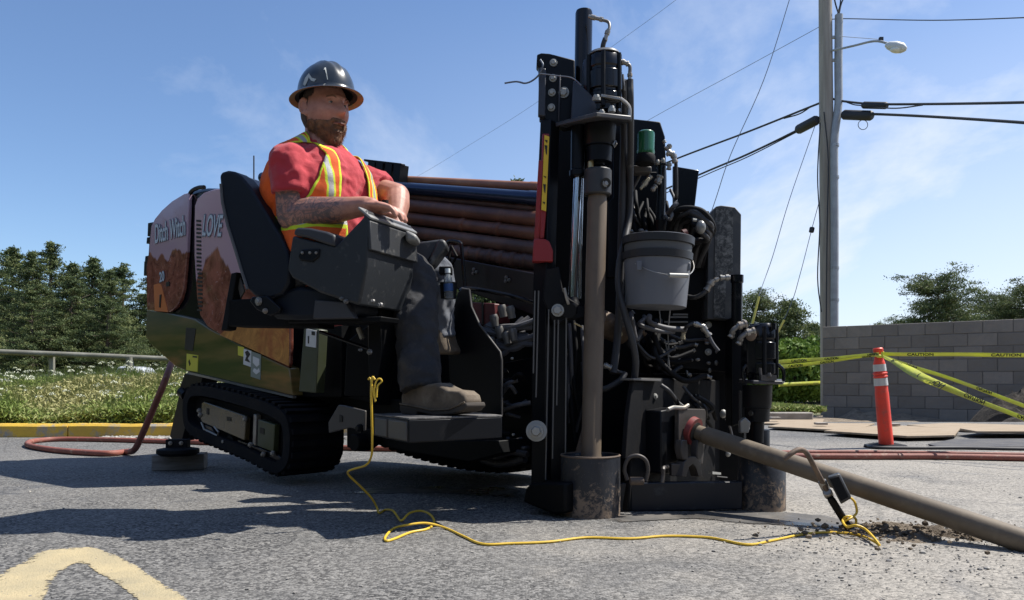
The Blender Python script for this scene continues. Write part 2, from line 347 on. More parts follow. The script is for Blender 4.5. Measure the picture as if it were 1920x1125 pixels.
# kerbs
mb = MB(); seg = []
x = -14.0; k = 0
kerb = bpy.data.objects.new('kerb', None); COL.objects.link(kerb); kerb['kind'] = 'structure'; kerb.location = (-5, 6.95, 0)
while x < -2.5:
    L = 2.45+.2*random.random(); m2 = MB(); pts = []
    nseg = 10
    for i in range(nseg+1):
        xx = x+(L-.012)*i/nseg; w = .006*mnoise.noise(V((xx*3, 0, 0))); zz = .118+.006*mnoise.noise(V((xx*2.5, 5, 0)))
        pts.append([V((xx, 6.90+w, -.02)), V((xx, 6.905+w, zz-.02)), V((xx, 6.925+w, zz)), V((xx, 7.06, zz+.002)), V((xx, 7.06, -.02))])
    m2.add([p for q in pts for p in q], [(i*5+k2, i*5+(k2+1) % 5, (i+1)*5+(k2+1) % 5, (i+1)*5+k2) for i in range(nseg) for k2 in range(5)]+[tuple(range(5)), tuple(range(nseg*5+4, nseg*5-1, -1))])
    m2.build('kerb_stone', 'kerb_yellow', kerb); x += L
kerb2 = bpy.data.objects.new('kerb', None); COL.objects.link(kerb2); kerb2['kind'] = 'structure'; kerb2.location = (4, 9.6, 0)
for i in range(4):
    m2 = MB(); x0 = -.6+i*1.1; m2.box((x0+.54, 10.0-.08*i, .0), 1.07, .16, .22); m2.build('kerb_stone', 'kerb_grey', kerb2, bevel=.015)
# painted marking at the lower left
def paint_arc():
    outer = [(-190, 1190), (-70, 1112), (0, 1072), (68, 1035), (109, 1027), (172, 1025), (234, 1046), (292, 1082), (359, 1125), (420, 1170)]
    inner = [(80, 1190), (90, 1140), (98, 1112), (112, 1085), (135, 1064), (146, 1060), (158, 1063), (180, 1077), (225, 1106), (300, 1165)]
    vs = []; e = []
    oo = crv([G(a, b) for a, b in outer], 8); ii = crv([G(a, b) for a, b in inner], 8); K = 10
    for a, b in zip(oo, ii):
        for k in range(K+1):
            p = a.lerp(b, k/K); vs.append((p.x, p.y, .002)); e.append(min(k, K-k)/(K/2)*1.2 if 0 < k < K else -.5)
    fs = [(i*(K+1)+k, i*(K+1)+k+1, (i+1)*(K+1)+k+1, (i+1)*(K+1)+k) for i in range(len(oo)-1) for k in range(K)]
    raw('road_marking', vs, fs, 'road_paint', kind='structure', attrs={'edge': e})
paint_arc()
# loose stones and crumbs on the asphalt
def icos():
    bm = bmesh.new(); bmesh.ops.create_icosphere(bm, subdivisions=1, radius=1); v = np.array([q.co[:] for q in bm.verts]); f = np.array([[w.index for w in q.verts] for q in bm.faces]); bm.free(); return v, f
IV, IF = icos()
def scatter(pts, sizes, rng, flat=.6):
    n = len(pts); v = IV[None]*rng.uniform(.7, 1.3, (n, len(IV), 1)); sc = np.stack([sizes*rng.uniform(.7, 1.3, n), sizes*rng.uniform(.7, 1.3, n), sizes*flat], 1)[:, None]
    a = rng.uniform(0, 6.28, n); v = v*sc; c, s_ = np.cos(a)[:, None], np.sin(a)[:, None]; v = np.stack([v[..., 0]*c-v[..., 1]*s_, v[..., 0]*s_+v[..., 1]*c, v[..., 2]], -1)+np.array(pts)[:, None]
    return v.reshape(-1, 3), (IF[None]+np.arange(n)[:, None, None]*len(IV)).reshape(-1, 3)
rg = np.random.default_rng(3); pts = []
for _ in range(2600):
    y = rg.uniform(1.3, 6.5); x = rg.uniform(-.72, .72)*y; pts.append((x, y, .002))
for _ in range(1600):
    y = rg.normal(2.3, .3); x = rg.normal(1.15, .35); pts.append((x, max(1.4, y), .002))
pbr('stone_mix', (.38, .36, .32), .9, col2=(.18, .175, .17), scale=25)
v_, f_ = scatter(pts, rg.exponential(.0010, len(pts))+.0010, rg); raw('gravel', v_, f_, 'stone_mix', kind='stuff')
# gravel line along the yellow kerb
pts = [(rg.uniform(-3.6, -.4), 6.88-abs(rg.normal(0, .10)), .006) for _ in range(1500)]
v_, f_ = scatter(pts, rg.uniform(.008, .024, len(pts)), rg); raw('gravel', v_, f_, 'stone_mix', kind='stuff')
n = NT('wet_mud'); c = n.mix(n.map(n.noise(6, 7, .7), .4, .65), (.075, .072, .068), (.15, .135, .115)); n.base(c); n.set('Roughness', n.map(n.noise(5, 5), .4, .6, .25, .8)); n.set('Alpha', n.map(n.math('ADD', n.noise(8, 7, .7), n.math('MULTIPLY', n.attr('edge').outputs['Fac'], .5)), .5, .6))
def wet(name, px, seed):
    top_, bot = px; a, b = crv([G(*q) for q in top_], 8), crv([G(*q) for q in bot], 8); vs = []; e = []; K = 6
    for i, (p, q) in enumerate(zip(a, b)):
        for k in range(K+1):
            w = p.lerp(q, k/K); vs.append((w.x, w.y, .003)); en = min(i, len(a)-1-i)/4; e.append(min(1, en, min(k, K-k)/1.5)-.25)
    raw(name, vs, [(i*(K+1)+k, i*(K+1)+k+1, (i+1)*(K+1)+k+1, (i+1)*(K+1)+k) for i in range(len(a)-1) for k in range(K)], 'wet_mud', kind='structure', attrs={'edge': e})
wet('wet_patch', ([(1130, 966), (1280, 960), (1400, 958), (1520, 964), (1640, 985)], [(1130, 985), (1280, 975), (1400, 984), (1520, 990), (1640, 1002)]), 1)
wet('wet_patch', ([(640, 918), (780, 912), (900, 912), (985, 918)], [(640, 928), (780, 926), (900, 930), (985, 936)]), 2)
# dug soil where the drill string goes into the ground
def soil(name, cx, cy, rx, ry, h, seed, label=None, N=46, mat='dirt'):
    vs = []
    for j in range(N+1):
        for i in range(N+1):
            u, w = i/N*2-1, j/N*2-1; x, y = cx+u*rx, cy+w*ry; r = math.sqrt(u*u+w*w)
            n1 = mnoise.noise(V((x*9, y*9, seed)))+.6*mnoise.noise(V((x*26, y*26, seed)))+.3*mnoise.noise(V((x*60, y*60, seed)))
            vs.append((x, y, max(-.03, h*max(0, 1-r*r)*(1+n1*.9)-.012+h*.35*n1*max(0, 1-r))))
    fs = [(j*(N+1)+i, j*(N+1)+i+1, (j+1)*(N+1)+i+1, (j+1)*(N+1)+i) for j in range(N) for i in range(N)]
    return raw(name, vs, fs, mat, kind='stuff', smooth=False)
g = G(1745, 1005); soil('loose_soil', g.x, g.y+.02, .42, .17, .022, 1)
g = G(1690, 990); soil('loose_soil', g.x, g.y, .17, .10, .022, 2)
rg2 = np.random.default_rng(9); pts = [(1.30+rg2.normal(0, .20), 2.5+rg2.normal(0, .09), .008+abs(rg2.normal(0, .008))) for _ in range(500)]
v_, f_ = scatter(pts, rg2.exponential(.0024, 500)+.002, rg2, .8); raw('soil_crumbs', v_, f_, 'dirt', kind='stuff')
# ================================================================ block wall
wa = V((5.5, 13.7, 0)); wd = V((2.4, -1.8, 0)).normalized(); wn_ = V((-wd.y, wd.x, 0)); wn_ = wn_ if wn_.y > 0 else -wn_
wall = thing('block_wall', 'grey concrete block wall standing behind the caution tape and orange post', 'wall', wa)
WL_ = 4.9; rows = 9; bh = .203; z0 = -.36
mb = MB(); c = wa+wd*(WL_/2); mb.prism([wa+wn_*.012+wd*.01+V((0, 0, z0)), wa+wd*(WL_-.01)+wn_*.012+V((0, 0, z0)), wa+wd*(WL_-.01)+wn_*.17+V((0, 0, z0)), wa+wn_*.17+wd*.01+V((0, 0, z0))], (0, 0, rows*bh-.015)); mb.build('mortar_core', 'mortar', wall)
bmesh_cache = {}
def block(L, seed):
    key = (round(L, 2), seed)
    if key in bmesh_cache: return bmesh_cache[key]
    mb = MB(); mb.box((L/2, .1, bh/2), L-.007, .20, bh-.007); rr = random.Random(seed)
    me = bpy.data.meshes.new('block'); me.from_pydata([(x+rr.uniform(-.002, .002), y+rr.uniform(-.003, .003), z+rr.uniform(-.002, .002)) for x, y, z in mb.v], [], mb.f)
    bm = bmesh.new(); bm.from_mesh(me); bmesh.ops.recalc_face_normals(bm, faces=bm.faces); bmesh.ops.bevel(bm, geom=bm.edges[:], offset=.006, segments=1, affect='EDGES'); bm.to_mesh(me); bm.free()
    me.materials.append(MATS['concrete_block']); bmesh_cache[key] = me; return me
for r_ in range(rows):
    x = 0; first = True
    while x < WL_-.01:
        L = .406
        if first and r_ % 2: L = .20
        L = min(L, WL_-x); first = False
        if L < .08: break
        o = bpy.data.objects.new('block', block(L, random.randint(0, 3))); COL.objects.link(o); o.parent = wall
        p = wd*x+wn_*random.uniform(-.004, .004)+V((0, 0, z0+r_*bh)); o.location = p; o.rotation_euler = (0, 0, math.atan2(wd.y, wd.x)); x += L
# ================================================================ boards laid on the ground near the wall
def board(px, lab, mat='plywood', z=.012, th=.018, lift=None):
    pts = [G(a, b) for a, b in px]; pts = [V((p.x, p.y, z+(lift[i] if lift else 0))) for i, p in enumerate(pts)]
    mb = MB(); mb.prism(pts, (0, 0, th)); o = mb.build('plywood_board' if mat == 'plywood' else 'rubber_sheet', mat, None, bevel=.003, smooth=False)
    tag(o, lab, 'board', 'boards laid over the dug ground'); return o
board([(1432, 797), (1440, 790), (1545, 789), (1540, 799)], 'pale plywood board farthest left by the far grey kerb', z=.004)
board([(1440, 806), (1470, 799), (1640, 800), (1600, 815)], 'broad pale board left of the orange post, thin dark edge facing the road', z=.02)
board([(1545, 817), (1660, 805), (1800, 812), (1790, 826), (1700, 828)], 'wide pale plywood sheet just behind the orange post', z=.03)
board([(1700, 801), (1780, 797), (2100, 806), (2080, 816), (1810, 811)], 'long pale board behind the sheet at the right, nearest the soil heap', z=.008)
board([(1800, 817), (1840, 812), (2150, 816), (2140, 824), (1830, 823)], 'brown board lying right of the orange post at the picture edge', z=.05)
board([(1740, 836), (1790, 826), (2150, 825), (2150, 840), (1760, 842)], 'black rubber sheet under the boards at the right', 'rubber_mat', z=.006, th=.01)
for i, (a, b, c_, d_, lb) in enumerate([(1517, 804, 1562, 808, 'short brown plank on the broad pale board'), (1432, 792, 1475, 796, 'short brown plank beside the far grey kerb'), (1640, 806, 1700, 810, 'short brown plank left on the sheet behind the orange post')]):
    p, q = G(a, c_ if False else b), G(c_, d_); mb = MB(); mb.box(((p.x+q.x)/2, (p.y+q.y)/2, .065), abs(q.x-p.x), .10, .022); o = mb.build('wood_plank', 'weathered_wood', None, bevel=.003); tag(o, lb, 'plank', 'short planks on the boards')
# dark soil heap at the right edge
def heap(cx, cy, r, h, seed, lab):
    mb = MB(); vs = []; fs = []; N, K = 36, 16
    for j in range(K+1):
        for i in range(N):
            q = 2*math.pi*i/N; rr = r*(1-j/K); x, y = cx+math.cos(q)*rr, cy+math.sin(q)*rr*.7
            nn = mnoise.noise(V((x*3, y*3, seed)))+.6*mnoise.noise(V((x*9, y*9, seed)))+.3*mnoise.noise(V((x*25, y*25, seed)))
            z = h*(1-(1-j/K)**2)**.8*(1+.45*nn)-.12; vs.append((x+.05*nn, y, z))
    for j in range(K):
        for i in range(N): fs.append((j*N+i, j*N+(i+1) % N, (j+1)*N+(i+1) % N, (j+1)*N+i))
    return tag(raw('soil_heap', vs, fs, 'dirt_dark', smooth=False), lab, 'soil heap')
n = NT('dirt_dark'); c = n.mix(n.map(n.noise(9, 8, .7), .35, .65), (.02, .016, .013), (.075, .06, .045)); n.base(c); n.set('Roughness', .9); n.bump(n.noise(45, 6, .75), 1, .03)
heap(7.05, 10.6, .75, .46, 5, 'dark clumpy soil heap against the block wall at the right edge'); heap(6.55, 9.9, .34, .19, 8, 'small lump of dark soil in front of the bigger soil heap')
# ================================================================ plants
def quads(c, s, rng, up=.0, asp=1.0):
    n = len(c); a = rng.normal(size=(n, 3)); a[:, 2] += up; a /= np.linalg.norm(a, axis=1)[:, None]; b = rng.normal(size=(n, 3)); b -= a*(a*b).sum(1)[:, None]; b /= np.linalg.norm(b, axis=1)[:, None]
    a = a*s[:, None]*asp; b = b*s[:, None]; v = np.stack([c-a*.5, c+b*.35, c+a*.5, c-b*.35], 1).reshape(-1, 3); f = np.arange(4*n).reshape(-1, 4); return v, f
def tree_meshes(seed, H, Wd, base, dens=1.0, flat=.25, pointed=1.0, q=.082):
    rng = np.random.default_rng(seed); rr = random.Random(seed); mb = MB(); lean = V((rr.uniform(-.04, .04)*H, rr.uniform(-.04, .04)*H, 0))
    spine = [V((0, 0, -.2))+lean*(i/8)**2*1.0+V((rr.uniform(-.03, .03)*i*.15*H*.1, 0, H*i/8)) for i in range(9)]
    mb.tube(spine, [H*.022*(1-i/9)+.015 for i in range(9)], 8)
    cl = []; nl = int(104*dens)
    for k in range(nl):
        u = base+(1.0-base)*((k+.5)/nl); prof = (math.sin(math.pi*min(1, (1-u)**.75*1.02)*.5))**(1/pointed) if pointed < 2 else (1-u)
        uu = (u-base)/(1-base); prof = (1-uu)**(.75*pointed)*min(1, .55+uu*2.2)+.06
        L = Wd*prof*rr.uniform(.6, 1.25); az = rr.uniform(0, 6.283); i = u*8; i0 = min(7, int(i)); p0 = spine[i0].lerp(spine[i0+1], i-i0)
        rise = rr.uniform(-.05, .35)*(1 if uu < .7 else 1.6); p1 = p0+V((math.cos(az)*L, math.sin(az)*L, L*rise)); mid = p0.lerp(p1, .5)+V((0, 0, -.04*L))
        mb.tube([p0, mid, p1], [.012*H*.3*(1-uu*.6)+.01, .02, .008], 5, False)
        nc = max(3, int(L*3.6))
        for j in range(nc):
            t = rr.uniform(.25, 1.03) if L > .6 else rr.uniform(.1, 1.0); c = p0.lerp(p1, t) if t > .5 else p0.lerp(mid, t*2); side_ = (1-abs(t-.6))*.35*L*.5
            c = c+V((rr.gauss(0, side_*.7), rr.gauss(0, side_*.7), rr.gauss(.04, .07))); cl.append((c.x, c.y, c.z, rr.uniform(.5, 1.1)*(.95-.45*uu if pointed > 1 else 1), rr.random()))
    if pointed > 1:
        for k in range(12): q_ = spine[8]-V((0, 0, H*.012*k)); cl.append((q_.x+rr.gauss(0, .012*k), q_.y+rr.gauss(0, .012*k), q_.z+.1, .22+.03*k, rr.random()))
    cl = np.array(cl); per = 52; n = len(cl)*per; cc = np.repeat(cl[:, :3], per, 0); sz = np.repeat(cl[:, 3], per)
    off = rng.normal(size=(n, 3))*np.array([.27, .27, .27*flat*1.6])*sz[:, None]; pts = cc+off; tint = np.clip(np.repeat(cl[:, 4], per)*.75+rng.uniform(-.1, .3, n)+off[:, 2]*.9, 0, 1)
    v, f = quads(pts, rng.uniform(.5, 1.2, n)*q, rng, up=.3, asp=2.0); return v, f, np.repeat(tint, 4), mb
def make_tree(name, seed, H, Wd, base, loc, label, group, **k):
    v, f, t, mb = tree_meshes(seed, H, Wd, base, **k); e = thing(name, label, 'tree', loc, group); loc = V(loc)
    o = raw('crown', v+np.array(loc), f, 'needles', e, attrs={'tint': t}); mb.v = [tuple(V(p)+loc) for p in mb.v]; mb.build('trunk', 'bark', e); return e
def copy_thing(e, loc, rz, sc, label, group=None):
    c = e.copy(); COL.objects.link(c); c.location = V(loc); c.rotation_euler = (0, 0, rz); c.scale = (sc, sc, sc); c['label'] = label
    if group: c['group'] = group
    for ch in e.children:
        d = ch.copy(); COL.objects.link(d); d.parent = c; d.matrix_parent_inverse = ch.matrix_parent_inverse
    return c
gl = 'dark evergreen trees beyond the rail at the left'
def tp(x, ytop, d): p = P(x, ytop, d); return (p.x, d, 0), p.z
L1, h1 = tp(95, 452, 44); T1 = make_tree('pine_tree', 11, h1, 3.3, .12, L1, 'tallest pointed evergreen at the left, standing up above its neighbours', gl, pointed=1.35)
L2, h2 = tp(172, 482, 41); T2 = make_tree('pine_tree', 12, h2, 3.3, .1, L2, 'pointed evergreen just right of the tallest one', gl, pointed=1.22)
L3, h3 = tp(232, 496, 46); T3 = make_tree('pine_tree', 13, h3, 3.6, .08, L3, 'rounder evergreen touching the rear edge of the drilling rig', gl, pointed=1.02, dens=1.1)
def cp(src, h0, x, ytop, d, rz, lab, g=gl):
    l_, h_ = tp(x, ytop, d); return copy_thing(src, l_, rz, h_/h0, lab, g)
cp(T2, h2, 25, 462, 48, 1.1, 'dense evergreen near the left picture edge, second from the edge')
cp(T1, h1, 60, 470, 40, 5.1, 'pointed evergreen just left of the tallest one')
cp(T2, h2, 135, 492, 43, .4, 'slim evergreen squeezed between the two tallest ones')
cp(T1, h1, 205, 505, 40, 3.9, 'evergreen with a leaning tip right of the two pointed ones')
cp(T3, h3, -35, 455, 42, 2.4, 'evergreen cut off by the left picture edge')
cp(T3, h3, 130, 520, 38, 4.0, 'lower broad evergreen in front, between the two pointed ones')
cp(T1, h1, 290, 500, 43, 2.0, 'evergreen partly hidden behind the rear of the drilling rig')
cp(T2, h2, 60, 540, 36, 3.3, 'low bushy evergreen in front of the tallest one')
cp(T3, h3, 200, 560, 37, 5.2, 'low spreading evergreen above the white parked van')
for i, (x, yt, d, s_) in enumerate([(370, 520, 45, T1), (450, 515, 48, T2), (540, 500, 45, T3), (640, 480, 46, T1), (760, 450, 44, T2), (860, 420, 43, T3)]):
    cp(s_, {T1: h1, T2: h2, T3: h3}[s_], x, yt, d, i*1.3, 'evergreen hidden mostly behind the rig, ' + ['above the hood corner', 'left of the operator', 'behind the operator seat', 'behind the operator chest', 'behind the rod rack end', 'behind the middle of the rod rack'][i], 'evergreens standing behind the rig')
cp(T1, h1, 905, 341, 36, .7, 'tall evergreen whose tip just clears the stacked rods, left one'); cp(T2, h2, 975, 336, 36, 2.7, 'tall evergreen whose tip just clears the stacked rods beside the red mast')
gr_ = 'shore pines at the right'
L4, h4 = tp(1765, 515, 40); T4 = make_tree('shore_pine', 21, h4, 2.7, .36, L4, 'broad flat-topped shore pine rising above the block wall', gr_, pointed=.42, dens=1.0, flat=.22, q=.07)
L5, h5 = tp(1472, 562, 37); T5 = make_tree('shore_pine', 22, h5, 1.6, .25, L5, 'thin pointed pine between the drilling rig and the utility pole', gr_, pointed=.9, dens=.8)
def cq(src, h0, x, ytop, d, rz, lab): l_, h_ = tp(x, ytop, d); return copy_thing(src, l_, rz, h_/h0, lab, gr_)
cq(T4, h4, 1410, 552, 38, 2.2, 'rounded pine peeking out beside the right motor of the rig'); cq(T4, h4, 1862, 552, 43, 4.1, 'lower shore pine to the right of the broad one above the wall')
cq(T4, h4, 1935, 530, 38, 1.2, 'shore pine cut off by the right picture edge'); cq(T5, h5, 1525, 604, 46, 1.9, 'small distant pine just left of the utility pole'); cq(T4, h4, 1345, 560, 42, 5.0, 'pine behind the grey mast of the rig')
cq(T4, h4, 1690, 600, 45, 3.0, 'low pine barely showing over the wall left of the broad shore pine')
# weeds with white umbels behind the yellow kerb
def weeds(name, x0, x1, y0, y1, n, hfun, seed, mat='weed_leaf', q=.019):
    rng = np.random.default_rng(seed); x = rng.uniform(x0, x1, n); y = y0+(y1-y0)*rng.random(n)**1.5; h = np.array([hfun(a, b) for a, b in zip(x, y)]); patch = np.array([mnoise.noise(V((a*1.1, b*1.1, 7))) for a, b in zip(x, y)])
    per = 34; X = np.repeat(x, per)+rng.normal(0, .05, n*per); Y = np.repeat(y, per)+rng.normal(0, .05, n*per); u = rng.random(n*per)**.8; Z = np.repeat(h, per)*u+.08
    dry = np.array([mnoise.noise(V((a*.8+3, b*.8, 1))) for a, b in zip(x, y)])
    t = np.clip(.35+np.repeat(patch, per)*.55+rng.uniform(-.25, .25, n*per)+.25*u+np.repeat(np.clip(dry+.05, 0, 1), per)*1.0*u, 0, 1); v, f = quads(np.stack([X, Y, Z], 1), rng.uniform(.5, 1.3, n*per)*q, rng, up=.6, asp=3.0)
    # upright blades
    nb = n*5; bx = rng.uniform(x0, x1, nb); by = y0+(y1-y0)*rng.random(nb)**1.5; bh = np.array([hfun(a, b) for a, b in zip(bx, by)])*rng.uniform(.6, 1.25, nb); lx = rng.normal(0, .07, nb); w = rng.uniform(.002, .006, nb); z0_ = np.full(nb, .06)
    vb = np.stack([np.stack([bx-w, by, z0_], 1), np.stack([bx+w, by, z0_], 1), np.stack([bx+lx+w*.3, by, z0_+bh], 1), np.stack([bx+lx-w*.3, by, z0_+bh], 1)], 1).reshape(-1, 3)
    fb = np.arange(4*nb).reshape(-1, 4)+len(v); tb = np.repeat(np.clip(rng.uniform(.3, 1, nb), 0, 1), 4)
    raw(name, np.concatenate([v, vb]), np.concatenate([f, fb]), mat, kind='stuff', attrs={'tint': np.concatenate([np.repeat(t, 4), tb])})
hf = lambda x, y: .16+.30*min(1, (y-7.05)/1.1)+.15*mnoise.noise(V((x*1.5, y*1.5, 2)))
weeds('tall_weeds', -7.5, -2.2, 7.1, 10.6, 9000, hf, 5); weeds('tall_weeds', -2.2, -.2, 7.15, 9.5, 2500, hf, 6)
weeds('tall_weeds', -22, 2, 10.6, 22, 4500, lambda x, y: .16+.14*mnoise.noise(V((x*.6, y*.6, 2))), 8, q=.07)
def umbels():
    rng = np.random.default_rng(4); V_, F_ = [], []; n0 = 0
    for _ in range(430):
        x = rng.uniform(-7.2, -2.2); y = 7.25+3.0*rng.random()**1.4
        z = hf(x, y)+.08+rng.uniform(-.14, .15); k = 26; r = rng.uniform(.02, .055); a = rng.uniform(0, 6.28, k); rad = r*np.sqrt(rng.random(k)); c = np.stack([x+np.cos(a)*rad, y+np.sin(a)*rad, z-(rad/r)**2*r*.5+rng.normal(0, .003, k)], 1)
        v, f = quads(c, np.full(k, .016), rng, up=0, asp=1); V_.append(v); F_.append(f+n0); n0 += len(v)
    raw('white_umbel_flowers', np.concatenate(V_), np.concatenate(F_), 'umbel_white', kind='stuff')
umbels()
weeds('grass_strip', 1.0, 4.3, 10.8, 13, 1800, lambda x, y: .06, 15, q=.03)
def hedge(cx, cy, rx, ry, h, seed, lab):
    rng = np.random.default_rng(seed); n = 5200; d = rng.normal(size=(n, 3)); d /= np.linalg.norm(d, axis=1)[:, None]; r = rng.uniform(.72, 1.02, n)**.6
    lump = np.array([1+.22*mnoise.noise(V(tuple(q*2.2))+V((seed, 0, 0))) for q in d]); c = d*(r*lump)[:, None]*np.array([rx, ry, h*.55])+np.array([cx, cy, h*.5]); c = c[c[:, 2] > 0]
    t = np.clip(.45+.5*np.array([mnoise.noise(V(tuple(q*3))) for q in c])+rng.uniform(-.25, .3, len(c)), 0, 1); v, f = quads(c, rng.uniform(.6, 1.3, len(c))*.12, rng, up=.3, asp=1.5)
    e = thing('bush', lab, 'bush', (cx, cy, 0), 'bushes beside the block wall'); raw('foliage', v, f, 'hedge_leaf', e, attrs={'tint': np.repeat(t, 4)})
    mb = MB()
    for k in range(5): mb.tube([(cx, cy, -.1), (cx+rng.normal()*.3, cy+rng.normal()*.2, h*.4), (cx+rng.normal()*.5*rx, cy, h*.8)], [.05, .03, .01], 6)
    mb.build('trunk', 'bark', e)
p = P(1480, 700, 20); hedge(p.x, 20, 1.0, .8, 1.5, 1, 'bright green leafy bush filling the gap left of the block wall')
p = P(1530, 700, 21); hedge(p.x, 20.6, .8, .8, 1.55, 2, 'bright green bush half hidden by the left end of the block wall')
p = P(1425, 700, 22); hedge(p.x, 22, .8, .8, 1.2, 3, 'green bush half hidden behind the right motor of the rig')
# ================================================================ rail fence at the left
fe = thing('rail_fence', 'weathered pipe rail fence on two posts behind the white flowers', 'fence', (-7, 11, 0))
mb = MB(); mb.tube([P(-260, 653, 11.2), P(0, 660, 11.5), P(180, 667, 11.8), P(330, 674, 12.1), P(700, 688, 13)], .042, 10); mb.build('rail', 'rail_steel', fe)
for x, w in ((97, .045), (243, .058), (-110, .045), (520, .05)):
    dd = 11.6+x*.0013; top = P(x, 663+x*.028, dd); mb = MB(); mb.cyl(V((top.x, top.y+.02, .0)), top, w, 12); mb.build('post', 'rail_steel', fe)
# far parked vehicles, half hidden by the weeds
def far_car(x0, x1, ytop, d, lab, van=False):
    a, b = P(x0, ytop, d), P(x1, ytop, d); e = thing('parked_car', lab, 'car', ((a.x+b.x)/2, d, 0), 'cars parked far off at the left'); L = b.x-a.x; H = a.z; bx = a.x
    prof = [(0, .35), (0, .55*H+.1), (.16, .62*H+.12), (.27, H*.97), (.5, H), (.78, H*.95), (.9, .66*H+.1), (1, .6*H+.05), (1, .35)]
    mb = MB(); mb.prism([V((bx+u*L, d, z)) for u, z in prof], (0, 1.7, 0)); mb.build('body', 'car_white', e, bevel=.08)
    mb = MB(); mb.prism([V((bx+u*L, d-.01, z)) for u, z in ((.22, .66*H), (.3, H*.9), (.5, H*.92), (.74, H*.88), (.84, .66*H))], (0, 1.72, 0)); mb.build('window', 'car_glass', e)
    for u in (.2, .8):
        mb = MB(); mb.cyl((bx+u*L, d-.02, .33), (bx+u*L, d+.22, .33), .33, 20); w = mb.build('wheel', 'tyre', e); mb = MB(); mb.cyl((bx+u*L, d-.04, .33), (bx+u*L, d, .33), .2, 16); mb.build('rim', 'galvanised', w)
far_car(203, 268, 686, 34, 'white rounded car parked far off behind the right rail post'); far_car(-20, 52, 692, 36, 'pale car parked far off at the left picture edge')
e = thing('white_board', 'white board leaning in the weeds beside the left rail post', 'board', P(90, 715, 16)); mb = MB(); mb.prism([P(66, 705, 16), P(112, 697, 15.7), P(116, 722, 15.7), P(68, 728, 16)], (0, .03, 0)); mb.build('panel', 'sign_white', e)
mb = MB(); mb.tube([P(70, 706, 16.05), V((P(70, 706, 16.4).x, 16.4, 0))], .02, 6); mb.build('leg', 'weathered_wood', e); mb = MB(); mb.tube([P(112, 700, 15.8), V((P(112, 700, 16.2).x, 16.2, 0))], .02, 6); mb.build('leg', 'weathered_wood', e)
# ================================================================ utility pole
DP = 15.6
pb = V((P(1554, 608, DP).x, DP, 0)); up_ = thing('utility_pole', 'tall weathered wooden utility pole with grey conduit behind the wall', 'utility pole', pb)
mb = MB(); top = P(1546, -160, DP); mb.lathe(V((P(1554, 700, DP).x, DP, -.3)), top, [(0, .155), (.5, .14), (1, .12)], 20); mb.build('pole', 'weathered_wood', up_)
mb = MB(); mb.tube(crv([P(1573, 28, DP-.08), P(1572, 120, DP-.08), P(1572, 195, DP-.10), P(1566, 245, DP-.16), P(1564, 290, DP-.18), P(1565, 450, DP-.18), P(1565, 715, DP-.18), V((P(1565, 700, DP).x, DP-.18, -.2))], 5), .078, 12); mb.build('conduit', 'conduit_grey', up_)
for y in (270, 330, 500, 560):
    mb = MB(); mb.lathe(P(1565, y, DP-.18), P(1565, y+5, DP-.18), [(0, .085), (1, .085)], 12); mb.build('strap', 'galvanised', up_)
mb = MB(); mb.tube(crv([P(1573, 28, DP-.08), P(1566, 5, DP), P(1560, -30, DP)], 4), .015, 6); mb.tube(crv([P(1573, 28, DP-.08), P(1578, 5, DP), P(1590, -20, DP)], 4), .015, 6); mb.tube(crv([P(1570, 28, DP), P(1576, 2, DP), P(1572, -30, DP)], 4), .012, 6)
mb.tube(crv([P(1538, 230, DP-.15), P(1533, 330, DP-.2), P(1537, 420, DP-.2), P(1533, 520, DP-.2), P(1540, 585, DP-.2)], 5), .012, 6); mb.tube(crv([P(1545, 210, DP-.15), P(1553, 300, DP-.2), P(1551, 420, DP-.2), P(1549, 620, DP-.2)], 5), .012, 6); mb.build('loose_cable', 'wire_dark', up_)
mb = MB(); mb.box(P(1562, 70, DP-.05), .34, .06, .05); mb.box(P(1562, 113, DP-.05), .2, .06, .05); mb.build('bracket', 'galvanised', up_, bevel=.005)
sl = thing('street_lamp', 'cobra-head street lamp on an arm near the top of the utility pole', 'street lamp', P(1565, 95, DP-.15))
mb = MB(); mb.tube(crv([P(1560, 95, DP-.12), P(1600, 86, DP-.6), P(1640, 77, DP-1), P(1668, 82, DP-1.2)], 5), .022, 8); mb.tube([P(1572, 68, DP-.2), P(1652, 74, DP-1.05)], .006, 5); mb.build('arm', 'conduit_grey', sl)
c0, c1 = P(1660, 84, DP-1.2), P(1700, 92, DP-1.35); mb = MB(); mb.lathe(c0, c1, [(0, .03), (.15, .07), (.45, .10), (.8, .09), (1, .03)], 16); mb.build('housing', 'lamp_shell', sl); mb = MB(); mb.ball((c0+(c1-c0)*.6)+V((0, 0, -.045)), .15, .085, .06); mb.build('lens', 'lamp_glass', sl)
mb = MB(); mb.box(P(1652, 74, DP-1.06), .07, .05, .08); mb.build('bracket', 'wire_dark', sl)
def wire(name, pts, r, lab, mat='wire_dark', box=None, guard=None, group='overhead lines at the utility pole'):
    e = thing(name, lab, 'cable', P(*pts[0]), group); mb = MB(); mb.tube(crv([P(*q) for q in pts], 6), r, 6); mb.build('strand', mat, e)
    if box:
        a, b = P(*box[0]), P(*box[1]); mb = MB(); mb.lathe(a, b, [(0, box[2]*.7), (.08, box[2]), (.92, box[2]), (1, box[2]*.7)], 10); mb.build('splice_case', 'wire_dark', e, bevel=.006)
    if guard:
        mb = MB(); mb.tube([P(*guard[0]), P(*guard[1])], .022, 8); mb.build('guard', 'guy_guard', e)
    return e
wire('power_line', [(1546, 190, DP), (1520, 200, DP+.3), (1400, 248, DP+2), (1270, 297, DP+4), (1100, 365, DP+8), (900, 440, DP+14)], .022, 'upper dark cable dropping left from the pole to behind the rig')
